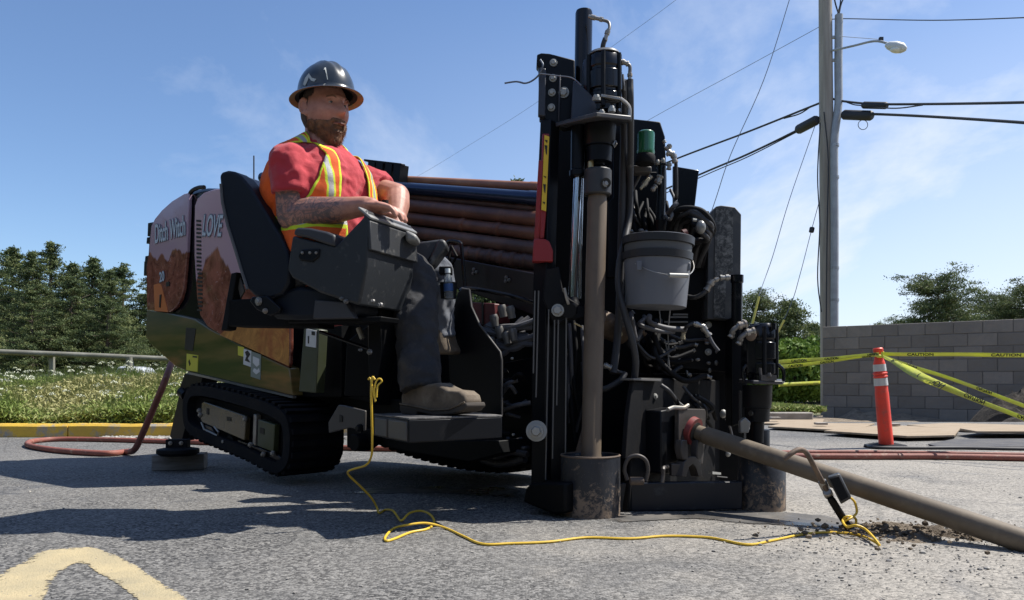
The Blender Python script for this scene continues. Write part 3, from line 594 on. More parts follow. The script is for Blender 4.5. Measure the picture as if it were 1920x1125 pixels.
wire('power_line', [(1546, 190, DP), (1524, 198, DP+.3), (1500, 213, DP+.6), (1470, 222, DP+1)], .014, 'short looped strand under the upper left cable by the pole')
wire('power_line', [(1540, 218, DP), (1493, 245, DP+.6), (1400, 290, DP+2), (1310, 328, DP+4), (1100, 420, DP+8), (950, 500, DP+12)], .024, 'lower dark cable dropping left through a black splice case', box=((1533, 224, DP), (1495, 244, DP+.6), .10))
wire('power_line', [(1493, 248, DP+.6), (1400, 295, DP+2), (1312, 333, DP+4), (1100, 430, DP+8)], .012, 'thinner strand hanging close under the lower left cable')
wire('power_line', [(1546, 45, DP), (1400, 125, DP+3), (1225, 220, DP+7), (1050, 320, DP+12)], .006, 'thin grey wire falling left from high on the pole', 'wire_steel')
wire('power_line', [(1320, -50, 22), (1267, 0, 24), (1140, 93, 28), (1005, 193, 32), (880, 272, 38), (780, 332, 44), (700, 370, 50)], .006, 'faint thin wire crossing the sky behind the mast top', 'wire_steel')
wire('guy_wire', [(1492, -45, 14), (1480, 0, 14), (1432, 150, 14), (1370, 290, 14), (1338, 385, 14), (1290, 520, 14)], .007, 'steel guy wire running down from the top edge to the grey mast', 'wire_steel')
wire('guy_wire', [(1528, 236, DP), (1480, 375, 15), (1449, 480, 14.5), (1422, 558, 14), (1400, 640, 14), (1385, 715, 14)], .0065, 'guy wire from the pole to the ground with a yellow guard, left of two', 'wire_steel', guard=((1423, 556, 13.95), (1385, 712, 13.9)))
wire('guy_wire', [(1536, 378, DP), (1522, 430, DP), (1500, 515, DP), (1482, 573, DP), (1440, 660, DP), (1415, 715, DP)], .0065, 'guy wire from the pole with a yellow guard, nearer the pole', 'wire_steel', box=((1523, 426, DP), (1521, 436, DP), .05), guard=((1470, 600, DP-.04), (1412, 714, DP-.04)))
wire('power_line', [(1560, 36, DP), (1590, 35, DP-.2), (1750, 38, DP-2), (1920, 33, DP-4), (2100, 25, DP-6)], .009, 'thin wire running right from the pole above the street lamp', 'wire_dark')
wire('power_line', [(1560, 185, DP), (1583, 190, DP-.2), (1640, 195, DP-.8), (1750, 195, DP-2), (1920, 192, DP-4), (2100, 186, DP-5.5)], .022, 'upper thick cable running right from the pole with a slim splice case', box=((1617, 197, DP-.6), (1664, 198, DP-1), .07))
wire('power_line', [(1583, 190, DP-.2), (1600, 196, DP-.4), (1617, 198, DP-.6)], .012, 'short loop ahead of the slim splice case')
wire('power_line', [(1575, 214, DP-.1), (1640, 214, DP-.8), (1750, 219, DP-2), (1920, 230, DP-4), (2100, 244, DP-5.5)], .024, 'lower thick cable running right from the pole with a black splice case', box=((1580, 215, DP-.2), (1636, 217, DP-.7), .10))
wire('power_line', [(1625, 200, DP-.7), (1680, 203, DP-1.4), (1730, 197, DP-2)], .012, 'short strand rising to the upper right cable')
mb = MB(); mb.tube([P(1618+9*math.cos(a*.35), 234+9*math.sin(a*.35), DP-.5) for a in range(19)], .007, 5, False); o = mb.build('cable_loop', 'wire_dark', None); tag(o, 'small round loop of wire hanging under the black splice case', 'cable')

# wood on the far side of the road, behind the viewer: it is what the glossy panels mirror
def far_wood():
    rng = np.random.default_rng(31); n = 20000; a = rng.uniform(math.pi*.765, math.pi*2.02, n); r = rng.uniform(19, 26, n); h = 7.5*(1+.25*np.sin(a*9)+.15*np.sin(a*23)); z = h*rng.random(n)**.8
    c = np.stack([r*np.cos(a), r*np.sin(a), z], 1); v, f = quads(c, rng.uniform(.5, 1.1, n), rng, up=.2, asp=1.3); raw('wood', v, f, 'needles', kind='stuff', attrs={'tint': np.repeat(np.clip(rng.random(n)*.7, 0, 1), 4)})
far_wood()
# ================================================================ materials of the rig
pbr('black_paint', (.0035, .0045, .007), .40, spec=.22, dirt=(.015, .0135, .012), dscale=7, dlo=.56, dhi=.85, drough=.7, bump=.12, bscale=40, bdist=.002)
pbr('black_steel', (.0025, .003, .004), .55, spec=.15, dirt=(.009, .008, .0075), dscale=9, dlo=.55, dhi=.8, drough=.8, bump=.2, bscale=30, bdist=.003)
pbr('black_gloss', (.004, .005, .008), .2, spec=.35, dirt=(.018, .016, .014), dscale=9, dlo=.62, dhi=.85)
pbr('black_matte', (.006, .0065, .008), .7, spec=.2, dirt=(.018, .015, .013), dscale=10, dlo=.5, dhi=.8, bump=.3, bscale=50, bdist=.003)
pbr('grey_plastic', (.028, .030, .033), .5, dirt=(.17, .165, .15), dscale=22, dlo=.56, dhi=.80, drough=.75, bump=.25, bscale=140, bdist=.002)
pbr('seat_vinyl', (.006, .009, .016), .5, spec=.25, dirt=(.015, .017, .021), dscale=6, dlo=.6, dhi=.9, bump=.25, bscale=120, bdist=.002)
pbr('red_paint', (.26, .018, .022), .45, dirt=(.07, .03, .03), dscale=8, dlo=.55, dhi=.8)
pbr('chrome', (.60, .63, .68), .16, metal=1); pbr('steel', (.34, .33, .31), .42, metal=.7, dirt=(.28, .22, .16), dscale=20, dlo=.5, dhi=.75)
pbr('rusty_steel', (.10, .075, .058), .7, metal=.2, col2=(.17, .12, .085), scale=12, dirt=(.20, .15, .10), dscale=30, bump=.3, bscale=60, bdist=.004)
pbr('pipe_tan', (.095, .068, .048), .6, metal=.15, col2=(.14, .105, .072), scale=5, stretch=(1, 1, .4), dirt=(.20, .15, .105), dscale=9, dlo=.5, dhi=.8, bump=.15, bscale=80, bdist=.002)
pbr('pipe_mud', (.125, .098, .068), .6, metal=.1, col2=(.17, .135, .095), scale=4, dirt=(.24, .195, .14), dscale=12, dlo=.52, dhi=.78, bump=.2, bscale=70, bdist=.002)
pbr('rod_rust', (.155, .066, .040), .45, metal=.35, col2=(.085, .038, .028), scale=4, dirt=(.26, .14, .09), dscale=12, dlo=.55, dhi=.8, bump=.2, bscale=60, bdist=.002)
pbr('rod_dark', (.075, .042, .034), .5, metal=.4, col2=(.15, .085, .062), scale=5, dirt=(.17, .10, .075), dscale=10, dlo=.55, dhi=.8, bump=.2)
pbr('rod_blue', (.03, .045, .09), .22, metal=.6); pbr('rod_orange', (.42, .20, .10), .5, metal=.2, col2=(.32, .14, .08))
n = NT('scraped_can'); c = n.mix(n.map(n.noise(5, 5), .4, .7), (.012, .015, .022), (.028, .03, .036)); z = n.sep(n.co.outputs['Object'])[2]
sc = n.noise(26, 10, .8, dist=.4); low_ = n.map(z, .20, 0, 0, .17); f = n.map(n.math('ADD', sc, low_), .60, .68); c = n.mix(f, c, (.21, .155, .11)); f2 = n.map(n.noise(60, 8, .85, vec=n.mapping((1, 1, .45)), dist=.8), .62, .66, 0, .8); c = n.mix(f2, c, (.32, .28, .24)); n.base(c); n.set('Roughness', n.map(f, 0, 1, .42, .85)); n.bump(n.noise(40, 6), .4, .004)
n = NT('mottled_grey'); c = n.mix(n.map(n.noise(38, 8, .8, dist=.6), .44, .6), (.035, .038, .04), (.20, .20, .19)); n.base(c); n.set('Roughness', .75); n.bump(n.noise(60, 5), .3, .003)
pbr('green_plastic', (.012, .10, .035), .25, coat=.3); pbr('decal_yellow', (.72, .48, .03), .5); pbr('decal_yellow_pale', (.62, .58, .06), .5); pbr('decal_white', (.62, .63, .62), .5); pbr('decal_grey', (.22, .26, .23), .4); pbr('print_black', (.012, .012, .012), .5)
pbr('bucket_plastic', (.125, .132, .15), .45, dirt=(.17, .16, .15), dscale=9, dlo=.6, dhi=.8, sss=0); pbr('bucket_rim', (.014, .015, .018), .45); pbr('bucket_grey', (.075, .08, .085), .55)
pbr('brass', (.50, .40, .22), .35, metal=.8); pbr('track_rubber', (.005, .006, .009), .75, spec=.2, dirt=(.022, .019, .016), dscale=10, dlo=.5, dhi=.8, bump=.4, bscale=60, bdist=.004)
pbr('label_print', (.25, .26, .25), .5, col2=(.6, .6, .58), scale=60, lo=.48, hi=.52)
pbr('letter_fill', (.52, .60, .66), .4); pbr('letter_edge', (.20, .22, .27), .4)
# the photographic wrap on the hood: mauve sky over red rock (printed on the panel, in panel coordinates)
def wrap(name, sky_a, sky_b, rock_a, rock_b, lvl, jag, seed):
    n = NT(name); g = n.co.outputs['Generated']; s = n.sep(g); mpv = n.mapping((3, 3, .25), (seed, 0, 0), src='Generated')
    ridge = n.math('ADD', n.math('MULTIPLY', n.noise(1.1, 2, .4, vec=mpv), jag), n.math('MULTIPLY', n.noise(6, 4, .6, vec=mpv), jag*.14)); h = n.math('SUBTRACT', n.math('ADD', ridge, lvl-jag*.52), s[2])
    f = n.map(h, -.006, .012); skyc = n.mix(n.map(s[2], .3, 1), sky_a, sky_b)
    st = n.noise(1.6, 9, .66, vec=n.mapping((3, 3, 5), (seed, 2, 0), src='Generated'), dist=1.5); rock = n.mix(n.map(st, .38, .62), rock_a, rock_b)
    lin = n.map(n.noise(7, 5, .7, vec=n.mapping((2, 2, 3), (seed, 1, 0), src='Generated'), dist=2), .60, .66, 0, .5); rock = n.mix(lin, rock, (.48, .34, .34))
    n.base(n.mix(f, skyc, rock)); n.set('Roughness', .16); n.set('Specular IOR Level', .5); n.set('Coat Weight', .25); return n
wrap('wrap_rear', (.44, .30, .36), (.42, .31, .40), (.13, .038, .028), (.31, .11, .075), .50, .40, 1)
wrap('wrap_front', (.44, .30, .36), (.52, .35, .40), (.13, .038, .028), (.33, .115, .08), .56, .5, 5)
n = NT('wrap_foliage'); v = n.noise(9, 9, .75, dist=1.2); c = n.mix(n.map(v, .35, .65), (.26, .11, .03), (.62, .30, .08)); c = n.mix(n.map(n.noise(5, 4), .5, .7), c, (.30, .07, .03)); n.base(c); n.set('Roughness', .45); n.set('Specular IOR Level', .2)
n = NT('wrap_olive_reflect'); s = n.sep(n.co.outputs['Generated']); v = n.noise(2.0, 4, .5, vec=n.mapping((2.2, 1, 3.5), (4, 0, 0), src='Generated')); c = n.mix(n.map(v, .35, .65), (.055, .075, .020), (.17, .135, .045)); c = n.mix(n.map(n.noise(1.3, 3, vec=n.mapping((2, 2, 3), (9, 0, 0), src='Generated')), .52, .72), c, (.34, .17, .06)); c = n.mix(n.map(s[2], .62, .9, 0, .6), c, (.11, .12, .105)); c = n.mix(n.map(s[0], .78, 1.0), c, (.03, .065, .022)); n.base(c); n.set('Roughness', .15); n.set('Specular IOR Level', .5)  # olive print; mirrored weeds and green light on the panel are coloured in too
pbr('orange_panel', (.55, .17, .05), .4)
# ================================================================ the rig
rig = thing('directional_drill', 'black tracked directional drilling rig with rod rack, operator seat and stake-down anchors', 'drilling rig', (-.2, 3.7, 0))
def bp(mb, name, mat='black_paint', parent=None, bevel=.004, **k): return mb.build(name, mat, parent or rig, bevel=bevel, **k)
SZ = (R*-1)                                          # outward direction of the side that faces the camera
# --- hood (engine end)
hood_px = [(281, 600), (279, 440), (286, 420), (300, 398), (318, 380), (340, 364), (360, 355), (382, 351), (541, 356), (541, 690), (380, 625)]
hood = bp(MB().sp(hood_px, -.485, .42), 'engine_hood', 'black_gloss', bevel=.03)
rearp = [(275, 582), (274, 500), (279, 470), (283, 424), (290, 410), (303, 394), (322, 377), (345, 363), (354, 361), (353, 400), (350, 470), (344, 540), (338, 562), (330, 576), (318, 585)]
pr = bp(MB().sp(rearp, -.512, .024), 'rear_hood_panel', 'wrap_rear', bevel=.006)
frontp = [(364, 420), (365, 385), (370, 372), (382, 361), (400, 355), (420, 352), (543, 356), (543, 680), (540, 689), (470, 655), (420, 632), (388, 612), (375, 592), (369, 560), (364, 480)]
pf = bp(MB().sp(frontp, -.512, .024), 'front_hood_panel', 'wrap_front', bevel=.006)
bp(MB().sp([(298, 531), (302, 534), (315, 585), (290, 583), (288, 534)], -.516, .004), 'orange_print', 'orange_panel', pr, bevel=0)
mb = MB(); mb.sp([(311, 529), (317, 528), (317, 536), (311, 537)], -.518, .006); mb.sp([(299, 553), (302, 552), (300, 577), (298, 576)], -.520, .004); bp(mb, 'latch', 'print_black', pr, bevel=0)
mb = MB()
for i in range(23):
    y = 412+i*7.6; x = 368+(1.6 if 12 < i < 22 else 0)+i*.05; mb.sp([(x, y), (x+8.5, y+.8), (x+8.5, y+4.4), (x, y+3.8)], -.5145, .004)
bp(mb, 'vent_slots', 'print_black', pf, bevel=0)
bp(MB().sp([(430, 612), (541, 612), (541, 686), (478, 658), (412, 628)], -.515, .004), 'foliage_print', 'wrap_foliage', pf, bevel=0)
bp(MB().tube(crv([side(352, 372, -.50), side(360, 358, -.50), side(372, 352, -.50), side(383, 351, -.50)], 5), .012, 8), 'hood_seal', 'black_paint', bevel=0)
def side_text(body, px0, px1, hpx, l, mat, par, **k):
    a = side(px0[0], px0[1], l); b = side(px1[0], px1[1], l); return text(body, 'lettering', hpx, a, b-a, UP, mat, par, **k)
side_text('Ditch Witch', (290, 456), (343, 441), .165, -.516, 'letter_edge', pr, offset=.006, xs=.49, extrude=.0006)
side_text('Ditch Witch', (290, 456), (343, 441), .165, -.5185, 'letter_fill', pr, offset=.002, xs=.49, extrude=.0006)
side_text('20', (299, 529), (313, 524), .085, -.5165, 'letter_edge', pr, offset=.004, xs=.8); side_text('20', (299, 529), (313, 524), .085, -.519, 'letter_fill', pr, offset=.0, xs=.8)
side_text('LOVE', (378, 441), (425, 443), .165, -.516, 'letter_edge', pf, offset=.008, xs=.56, shear=.15, extrude=.0006); side_text('LOVE', (378, 441), (425, 443), .165, -.5185, 'letter_fill', pf, offset=.001, xs=.56, shear=.15, extrude=.0006)
# lower side body
low_px = [(275, 580), (318, 587), (365, 598), (392, 616), (470, 657), (542, 690), (549, 742), (352, 697), (330, 688), (285, 648), (273, 632)]
lb = bp(MB().sp(low_px, -.508, .9), 'lower_body', 'wrap_olive_reflect', bevel=.006)
bp(MB().sp([(349, 614), (367, 616), (361, 658), (346, 655)], -.511, .004), 'hand_hole', 'print_black', lb, bevel=0)
bp(MB().sp([(352, 697), (549, 743), (549, 747), (352, 701)], -.514, .02), 'edge_strip', 'steel', lb, bevel=0)
s1 = bp(MB().sp([(350, 663), (371, 666), (370, 697), (349, 694)], -.511, .003), 'warning_sticker', 'decal_yellow_pale', lb, bevel=0)
bp(MB().sp([(361, 667), (369, 668), (369, 671), (361, 670)], -.513, .003), 'sticker_print', 'print_black', s1, bevel=0); bp(MB().sp([(353, 678), (354.5, 674), (357, 682), (355, 686)], -.513, .003), 'sticker_print', 'print_black', s1, bevel=0)
bp(MB().sp([(446, 649), (457, 651), (457, 669), (446, 666)], -.511, .003), 'warning_sticker', 'decal_yellow_pale', lb, bevel=0)
s2 = bp(MB().sp([(457, 654), (471, 658), (470, 688), (456, 683)], -.5125, .003), 'safety_sticker', 'decal_white', lb, bevel=0); bp(MB().sp([(459, 660), (464, 657), (469, 664), (464, 672), (469, 680), (459, 676), (462, 668)], -.5145, .003), 'sticker_print', 'print_black', s2, bevel=0)
s3 = bp(MB().sp([(471, 659), (489, 665), (488, 712), (470, 706)], -.5115, .003), 'tie_down_sticker', 'decal_grey', lb, bevel=0); bp(MB().sp([(474, 668), (486, 673), (486, 684), (481, 688), (474, 680)], -.5135, .003), 'sticker_print', 'decal_white', s3, bevel=0)
bp(MB().sp([(482, 694), (485, 690), (487, 697), (480, 702), (474, 696), (476, 690)], -.5135, .003), 'sticker_print', 'decal_white', s3, bevel=0)
# rear hinges and trim at the tail
for y0, y1, x0 in ((418, 442, 277), (445, 456, 275), (480, 490, 272), (490, 516, 270)):
    bp(MB().sp([(x0, y0), (x0+10, y0-2), (x0+9, y1), (x0-1, y1+1)], -.47, .06), 'hinge', 'black_paint')
bp(MB().sp([(282, 420), (286, 418), (279, 520), (275, 520)], -.5, .08), 'rear_trim', 'black_paint')
# tail box behind (rounded rear of body)
bp(MB().tube([side(476, 372, -.2), side(476, 292, -.2)], .0045, 6), 'antenna', 'wire_dark', bevel=0)
bp(MB().sp([(548, 690), (600, 600), (640, 600), (640, 745), (549, 745)], -.45, .5), 'frame_rail', 'black_steel')
# upright channel with paper label
ch = bp(MB().sp([(570, 612), (598, 618), (592, 737), (560, 734)], -.56, .05), 'side_channel', 'grey_olive' if 'grey_olive' in MATS else pbr('grey_olive', (.06, .07, .05), .4, col2=(.045, .055, .02), scale=3))
bp(MB().sp([(574, 616), (593, 620), (592, 652), (573, 649)], -.565, .004), 'paper_label', 'decal_white', ch, bevel=0)
bp(MB().sp([(584, 621), (590, 622), (590, 629), (584, 628)], -.567, .003), 'label_print', 'print_black', ch, bevel=0); bp(MB().sp([(577, 630), (579, 630), (579, 644), (577, 644)], -.567, .003), 'label_print', 'print_black', ch, bevel=0)
# --- near track
def track(l0, w, outer_px, inner, ntread, near=True):
    pts = [side(x, y, l0) for x, y in outer_px]; cc = sum(pts, V())/len(pts)
    loop = crv(pts+[pts[0]], 6)[:-1]; inn = []
    for i, p in enumerate(loop):
        tq = (loop[(i+1) % len(loop)]-loop[i-1]).normalized(); nq = tq.cross(R).normalized(); nq = nq if nq.dot(cc-p) > 0 else -nq; inn.append(p+nq*inner)
    N = len(loop); e = MB(); vs = loop+inn+[p+R*w for p in loop]+[p+R*w for p in inn]
    fs = []
    for i in range(N):
        j = (i+1) % N; fs += [(i, j, N+j, N+i), (2*N+i, 3*N+i, 3*N+j, 2*N+j), (i, 2*N+i, 2*N+j, j), (N+i, N+j, 3*N+j, 3*N+i)]
    e.add(vs, fs); belt = e.build('rubber_track', 'track_rubber', rig, bevel=.004, recalc=True)
    # treads
    cum = [0]
    for i in range(N): cum.append(cum[-1]+(loop[(i+1) % N]-loop[i]).length)
    tot = cum[-1]; proto = None
    for k in range(ntread):
        s_ = tot*k/ntread; i = max(q for q in range(N) if cum[q] <= s_); f = (s_-cum[i])/(cum[i+1]-cum[i]); a, b = loop[i], loop[(i+1) % N]; p = a.lerp(b, f); tq = (b-a).normalized(); nq = tq.cross(R).normalized(); nq = -nq if nq.dot(cc-p) > 0 else nq
        m_ = Matrix(((tq.x, R.x, nq.x, 0), (tq.y, R.y, nq.y, 0), (tq.z, R.z, nq.z, 0), (0, 0, 0, 1))); c = p+R*(w/2)+nq*.006
        if proto is None:
            mb = MB(); mb.box((0, 0, 0), tot/ntread*.50, w*.93, .020); proto = bpy.data.meshes.new('tread'); proto.from_pydata(mb.v, [], mb.f); proto.materials.append(MATS['track_rubber'])
        o = bpy.data.objects.new('tread', proto); COL.objects.link(o); o.parent = belt; o.matrix_basis = Matrix.Translation(c) @ m_
    return belt, loop, cc
out = [(343, 748), (352, 729), (372, 723), (420, 732), (490, 752), (528, 772), (540, 795), (543, 830), (538, 868), (522, 886), (504, 884), (460, 860), (400, 835), (362, 818), (346, 800), (342, 772)]
belt, lp, ccn = track(-.62, .31, out, .055, 46)
inner_px = [(362, 750), (372, 742), (470, 765), (520, 783), (529, 800), (529, 845), (520, 868), (500, 862), (370, 806), (362, 790)]
tf = bp(MB().sp(inner_px, -.57, .24), 'track_frame', 'black_matte', bevel=.006)
cp1 = bp(MB().sp([(378, 755), (382, 753), (458, 779), (461, 783), (458, 826), (379, 792), (376, 786)], -.612, .03), 'track_cover', 'olive_gloss' if 'olive_gloss' in MATS else pbr('olive_gloss', (.045, .043, .03), .25, col2=(.09, .065, .025), scale=3, coat=.4), tf)
bp(MB().sp([(425, 781), (433, 783), (433, 790), (425, 789)], -.614, .01), 'hole', 'print_black', cp1, bevel=0) if False else bp(MB().sp([(425, 781), (433, 783), (433, 790), (425, 789)], -.6145, .01), 'cover_hole', 'print_black', tf, bevel=0)
bp(MB().sp([(387, 765), (391, 766), (391, 778), (387, 776)], -.6145, .01), 'cover_hole', 'print_black', tf, bevel=0)
bp(MB().sp([(484, 786), (515, 796), (512, 848), (482, 836)], -.612, .03), 'track_cover', 'grey_olive', tf); bp(MB().sp([(487, 801), (495, 804), (495, 815), (487, 812)], -.6145, .01), 'cover_hole', 'print_black', tf, bevel=0)
bp(MB().sp([(475, 776), (480, 778), (478, 836), (473, 833)], -.608, .03), 'track_bracket', 'steel', tf); bp(MB().sp([(380, 795), (396, 800), (408, 822), (385, 810)], -.605, .03), 'track_bracket', 'black_gloss', tf)
mb = MB(); mb.tube([side(378, 792, -.61), side(383, 805, -.61), side(408, 817, -.61), side(410, 810, -.61), side(402, 800, -.61)], .006, 6); bp(mb, 'wire_loop', 'steel', tf, bevel=0)
for x, y, r_ in ((395, 812, .035), (430, 828, .035), (465, 843, .035), (498, 858, .035)):
    c = side(x, y, -.60); mb = MB(); mb.cyl(c, c+R*.2, r_, 20); bp(mb, 'roller', 'black_steel', tf)
for x, y in ((374, 770), (376, 778), (460, 786), (470, 834), (494, 852), (512, 850), (420, 828)):
    mb = MB(); mb.bolt(side(x, y, -.612), SZ, .010, .012); bp(mb, 'bolt', 'steel', tf, bevel=0)
bp(MB().sp([(445, 824), (520, 852), (530, 862), (520, 870), (445, 834)], -.60, .03), 'guide_bar', 'black_gloss', tf)
# --- far track
out2 = [(1010, 790), (960, 760), (860, 745), (760, 735), (690, 745), (668, 775), (672, 800), (700, 826), (760, 850), (830, 869), (890, 879), (950, 881), (1005, 868), (1018, 830)]
b2, lp2, cc2 = track(.22, .30, out2, .055, 46); bp(MB().sp([(700, 750), (980, 780), (990, 850), (900, 862), (720, 825)], .26, .2), 'track_frame', 'black_matte')
# --- rear stabiliser
mb = MB(); mb.sp([(336, 738), (352, 735), (354, 780), (341, 826), (326, 828), (318, 818)], -.47, .08); bp(mb, 'stabiliser_leg', 'black_paint')
mb = MB(); c = side(333, 832, -.44); mb.sp([(336, 728), (346, 700), (380, 706), (372, 742), (352, 748)], -.45, .1); bp(mb, 'stabiliser_bracket', 'black_paint')
mb = MB(); mb.tube([side(340, 735, -.47), side(349, 742, -.47)], .03, 12); bp(mb, 'pivot_pin', 'black_paint', bevel=0)
pc = G(328, 855, .09); pc.y += .04
mb = MB(); mb.lathe(pc+V((0, 0, .0)), pc+V((0, 0, .045)), [(0, .09), (.3, .112), (.8, .112), (1, .06)], 24, sx=1.0); mb.box(pc+V((0, 0, .06)), .12, .05, .06); bp(mb, 'stabiliser_foot', 'black_matte')
mb = MB(); mb.bolt(pc+V((-.03, -.03, .07)), (0, -1, 0), .008, .012); mb.bolt(pc+V((.03, -.03, .07)), (0, -1, 0), .008, .012); bp(mb, 'bolt', 'steel', bevel=0)
# --- chassis mass, plates behind the operator
bp(MB().sp([(575, 600), (720, 590), (1000, 560), (1005, 862), (960, 868), (880, 858), (800, 842), (720, 815), (650, 790), (600, 760), (575, 740)], -.12, .3), 'chassis', 'black_steel')
bp(MB().sp([(598, 600), (720, 610), (718, 760), (640, 745), (598, 738)], -.40, .25), 'chassis_side_plate', 'black_steel')
bp(MB().sp([(640, 745), (760, 750), (745, 820), (700, 815), (660, 790)], -.36, .2), 'swing_arm_base', 'black_steel')
bp(MB().sp([(596, 718), (700, 712), (700, 722), (620, 730)], -.42, .04), 'cross_bar', 'black_paint')
br = bp(MB().sp([(615, 792), (634, 759), (645, 760), (684, 770), (683, 808), (655, 802), (632, 808), (616, 812)], -.66, .012), 'tow_bracket', 'bracket_grey' if 'bracket_grey' in MATS else pbr('bracket_grey', (.07, .065, .062), .5))
bp(MB().sp([(636, 778), (641, 780), (641, 791), (636, 792)], -.664, .006), 'bracket_hole', 'print_black', br, bevel=0)
mb = MB(); mb.bolt(side(676, 803, -.66), SZ, .014, .02); bp(mb, 'bolt', 'black_paint', bevel=0)
mb = MB(); c = side(663, 830, -.5); mb.cyl(c, c+R*.1, .04, 18); mb.sp([(650, 800), (700, 805), (700, 825), (672, 846), (650, 838)], -.45, .08); bp(mb, 'tow_hook_block', 'black_steel')
# footplate
fpx = [(700, 775), (748, 785), (764, 789), (764, 822), (748, 816), (698, 803)]
foot = MB(); a0, a1, a2 = side(700, 776, -.72), side(764, 787, -.80), V()
PA = P(701, 777, 2.83); PB = P(766, 783, 2.50); PC = P(942, 778, 2.72); PD = P(865, 774, 3.1)
top = [V((p.x, p.y, .375)) for p in (PA, PB, PC, PD)]
foot.prism(top, (0, 0, -.075)); fpo = bp(foot, 'footplate', 'black_paint', bevel=.004); bp(MB().prism([p+V((0, 0, .0005)) for p in top], (0, 0, .006)), 'footplate_tread', pbr('footplate_mat', (.03, .031, .035), .6, dirt=(.20, .19, .18), dscale=10, dlo=.42, dhi=.7, bump=.5, bscale=90, bdist=.004), fpo, bevel=.001)
mb = MB(); e0, e1 = top[0], top[1]; dd = (e1-e0); nn_ = V((dd.y, -dd.x, 0)).normalized(); nn_ = nn_ if nn_.dot(V((0, -1, 0))) > 0 else -nn_
for f0, f1 in ((.05, .42), (.47, .97)):
    p0, p1 = e0+dd*f0+nn_*.004, e0+dd*f1+nn_*.004; mb.prism([p0+V((0, 0, -.006)), p1+V((0, 0, -.006)), p1+V((0, 0, -.07)), p0+V((0, 0, -.07))], -nn_*.012)
bp(mb, 'footplate_edge', 'bracket_grey', fpo)
bp(MB().sp([(690, 805), (760, 825), (935, 826), (940, 850), (880, 866), (760, 846), (690, 830)], -.40, .25), 'footplate_support', 'black_steel')
# curved side shield in front of the operator's legs
bp(MB().sp([(858, 548), (866, 541), (880, 543), (884, 575), (900, 610), (938, 660), (941, 676), (941, 778), (845, 778), (838, 620)], -.38, .012), 'leg_shield', 'black_paint')
mb = MB(); mb.tube([side(x, y, -.385) for x, y in ((866, 541), (880, 543), (884, 575), (900, 610), (938, 660), (941, 676), (941, 778))], .0045, 6); bp(mb, 'shield_edge', 'bracket_grey', bevel=0)
mb = MB(); mb.tube(crv([side(862, 546, -.37), side(872, 541, -.35), side(900, 543, -.3), (side(960, 555, -.25)), side(1000, 568, -.2)], 5), .009, 8); bp(mb, 'conduit_tube', 'black_gloss', bevel=0)
vb = bp(MB().sp([(882, 566), (927, 569), (928, 606), (895, 612), (884, 598)], -.24, .1), 'valve_block', 'red_dark' if 'red_dark' in MATS else pbr('red_dark', (.11, .02, .02), .5, dirt=(.06, .03, .03)))
mb = MB(); mb.sp([(903, 568), (906, 568), (906, 608), (903, 609)], -.245, .01); bp(mb, 'seam', 'print_black', vb, bevel=0)
pbr('hose_grey', (.09, .09, .10), .6, dirt=(.16, .14, .12), dscale=12)
rr = random.Random(5)
for i in range(9):
    x0, y0 = 900+rr.uniform(-8, 25), 588+i*6; pts = [side(x0, y0+rr.uniform(0, 14), -.22), side(x0+22, y0+22+rr.uniform(-8, 8), -.24), side(x0+52, y0+rr.uniform(10, 26), -.22), side(x0+84+rr.uniform(0, 10), y0+rr.uniform(-8, 14), -.16)]
    bp(MB().tube(crv(pts, 6), rr.uniform(.012, .017), 8), 'hydraulic_hose', 'hose_grey', bevel=0)
for x, y in ((902, 626), (920, 632), (935, 612), (948, 622), (925, 590), (940, 572), (956, 574), (960, 616)):
    c = side(x, y, -.26); mb = MB(); mb.lathe(c, c+V((.01, 0, -.05)), [(0, .016), (.3, .02), (.6, .016), (1, .016)], 10); bp(mb, 'fitting', 'fit_grey' if 'fit_grey' in MATS else pbr('fit_grey', (.16, .155, .15), .45, metal=.4), bevel=0)
# --- rod rack
bp(MB().sp([(700, 455), (1001, 512), (1001, 592), (985, 586), (880, 548), (700, 500)], -.13, .05), 'rack_side_beam', 'rack_purple' if 'rack_purple' in MATS else pbr('rack_purple', (.012, .007, .009), .35, dirt=(.07, .05, .045), dscale=8, dlo=.6, dhi=.8))
for x, y in ((891, 505), (952, 520), (845, 492)):
    for dx, dy in ((-3, 0), (2, 5), (-4, 7)): bp(MB().bolt(side(x+dx, y+dy, -.135), SZ, .006, .006), 'bolt', 'fit_grey', bevel=0)
bp(MB().sp([(700, 340), (720, 345), (720, 500), (700, 500)], -.12, .5), 'rack_end_plate', 'black_paint')
mb = MB()
for x in (690, 705, 722, 738):
    mb.sp([(x, 300+(x-690)*.14), (x+13, 301+(x-690)*.14), (x+9, 345), (x-2, 345)], .05, .06)
mb.sp([(682, 298), (752, 306), (752, 310), (682, 302)], .05, .03); mb.sp([(682, 314), (742, 324), (740, 345), (682, 345)], .08, .02); bp(mb, 'rack_stop_plates', 'black_paint', bevel=.002)
mb = MB(); mb.tube(crv([side(838, 460, -.22), side(843, 452, -.22), side(862, 455, -.22), side(866, 470, -.22), side(872, 540, -.22)], 5), .008, 8); bp(mb, 'grab_handle', 'black_gloss', bevel=0)
mb = MB(); mb.tube([side(846, 462, -.2), side(842, 480, -.2), side(846, 500, -.2), side(856, 480, -.2), side(846, 462, -.2)], .007, 6); bp(mb, 'hose_clip', 'black_matte', bevel=0)
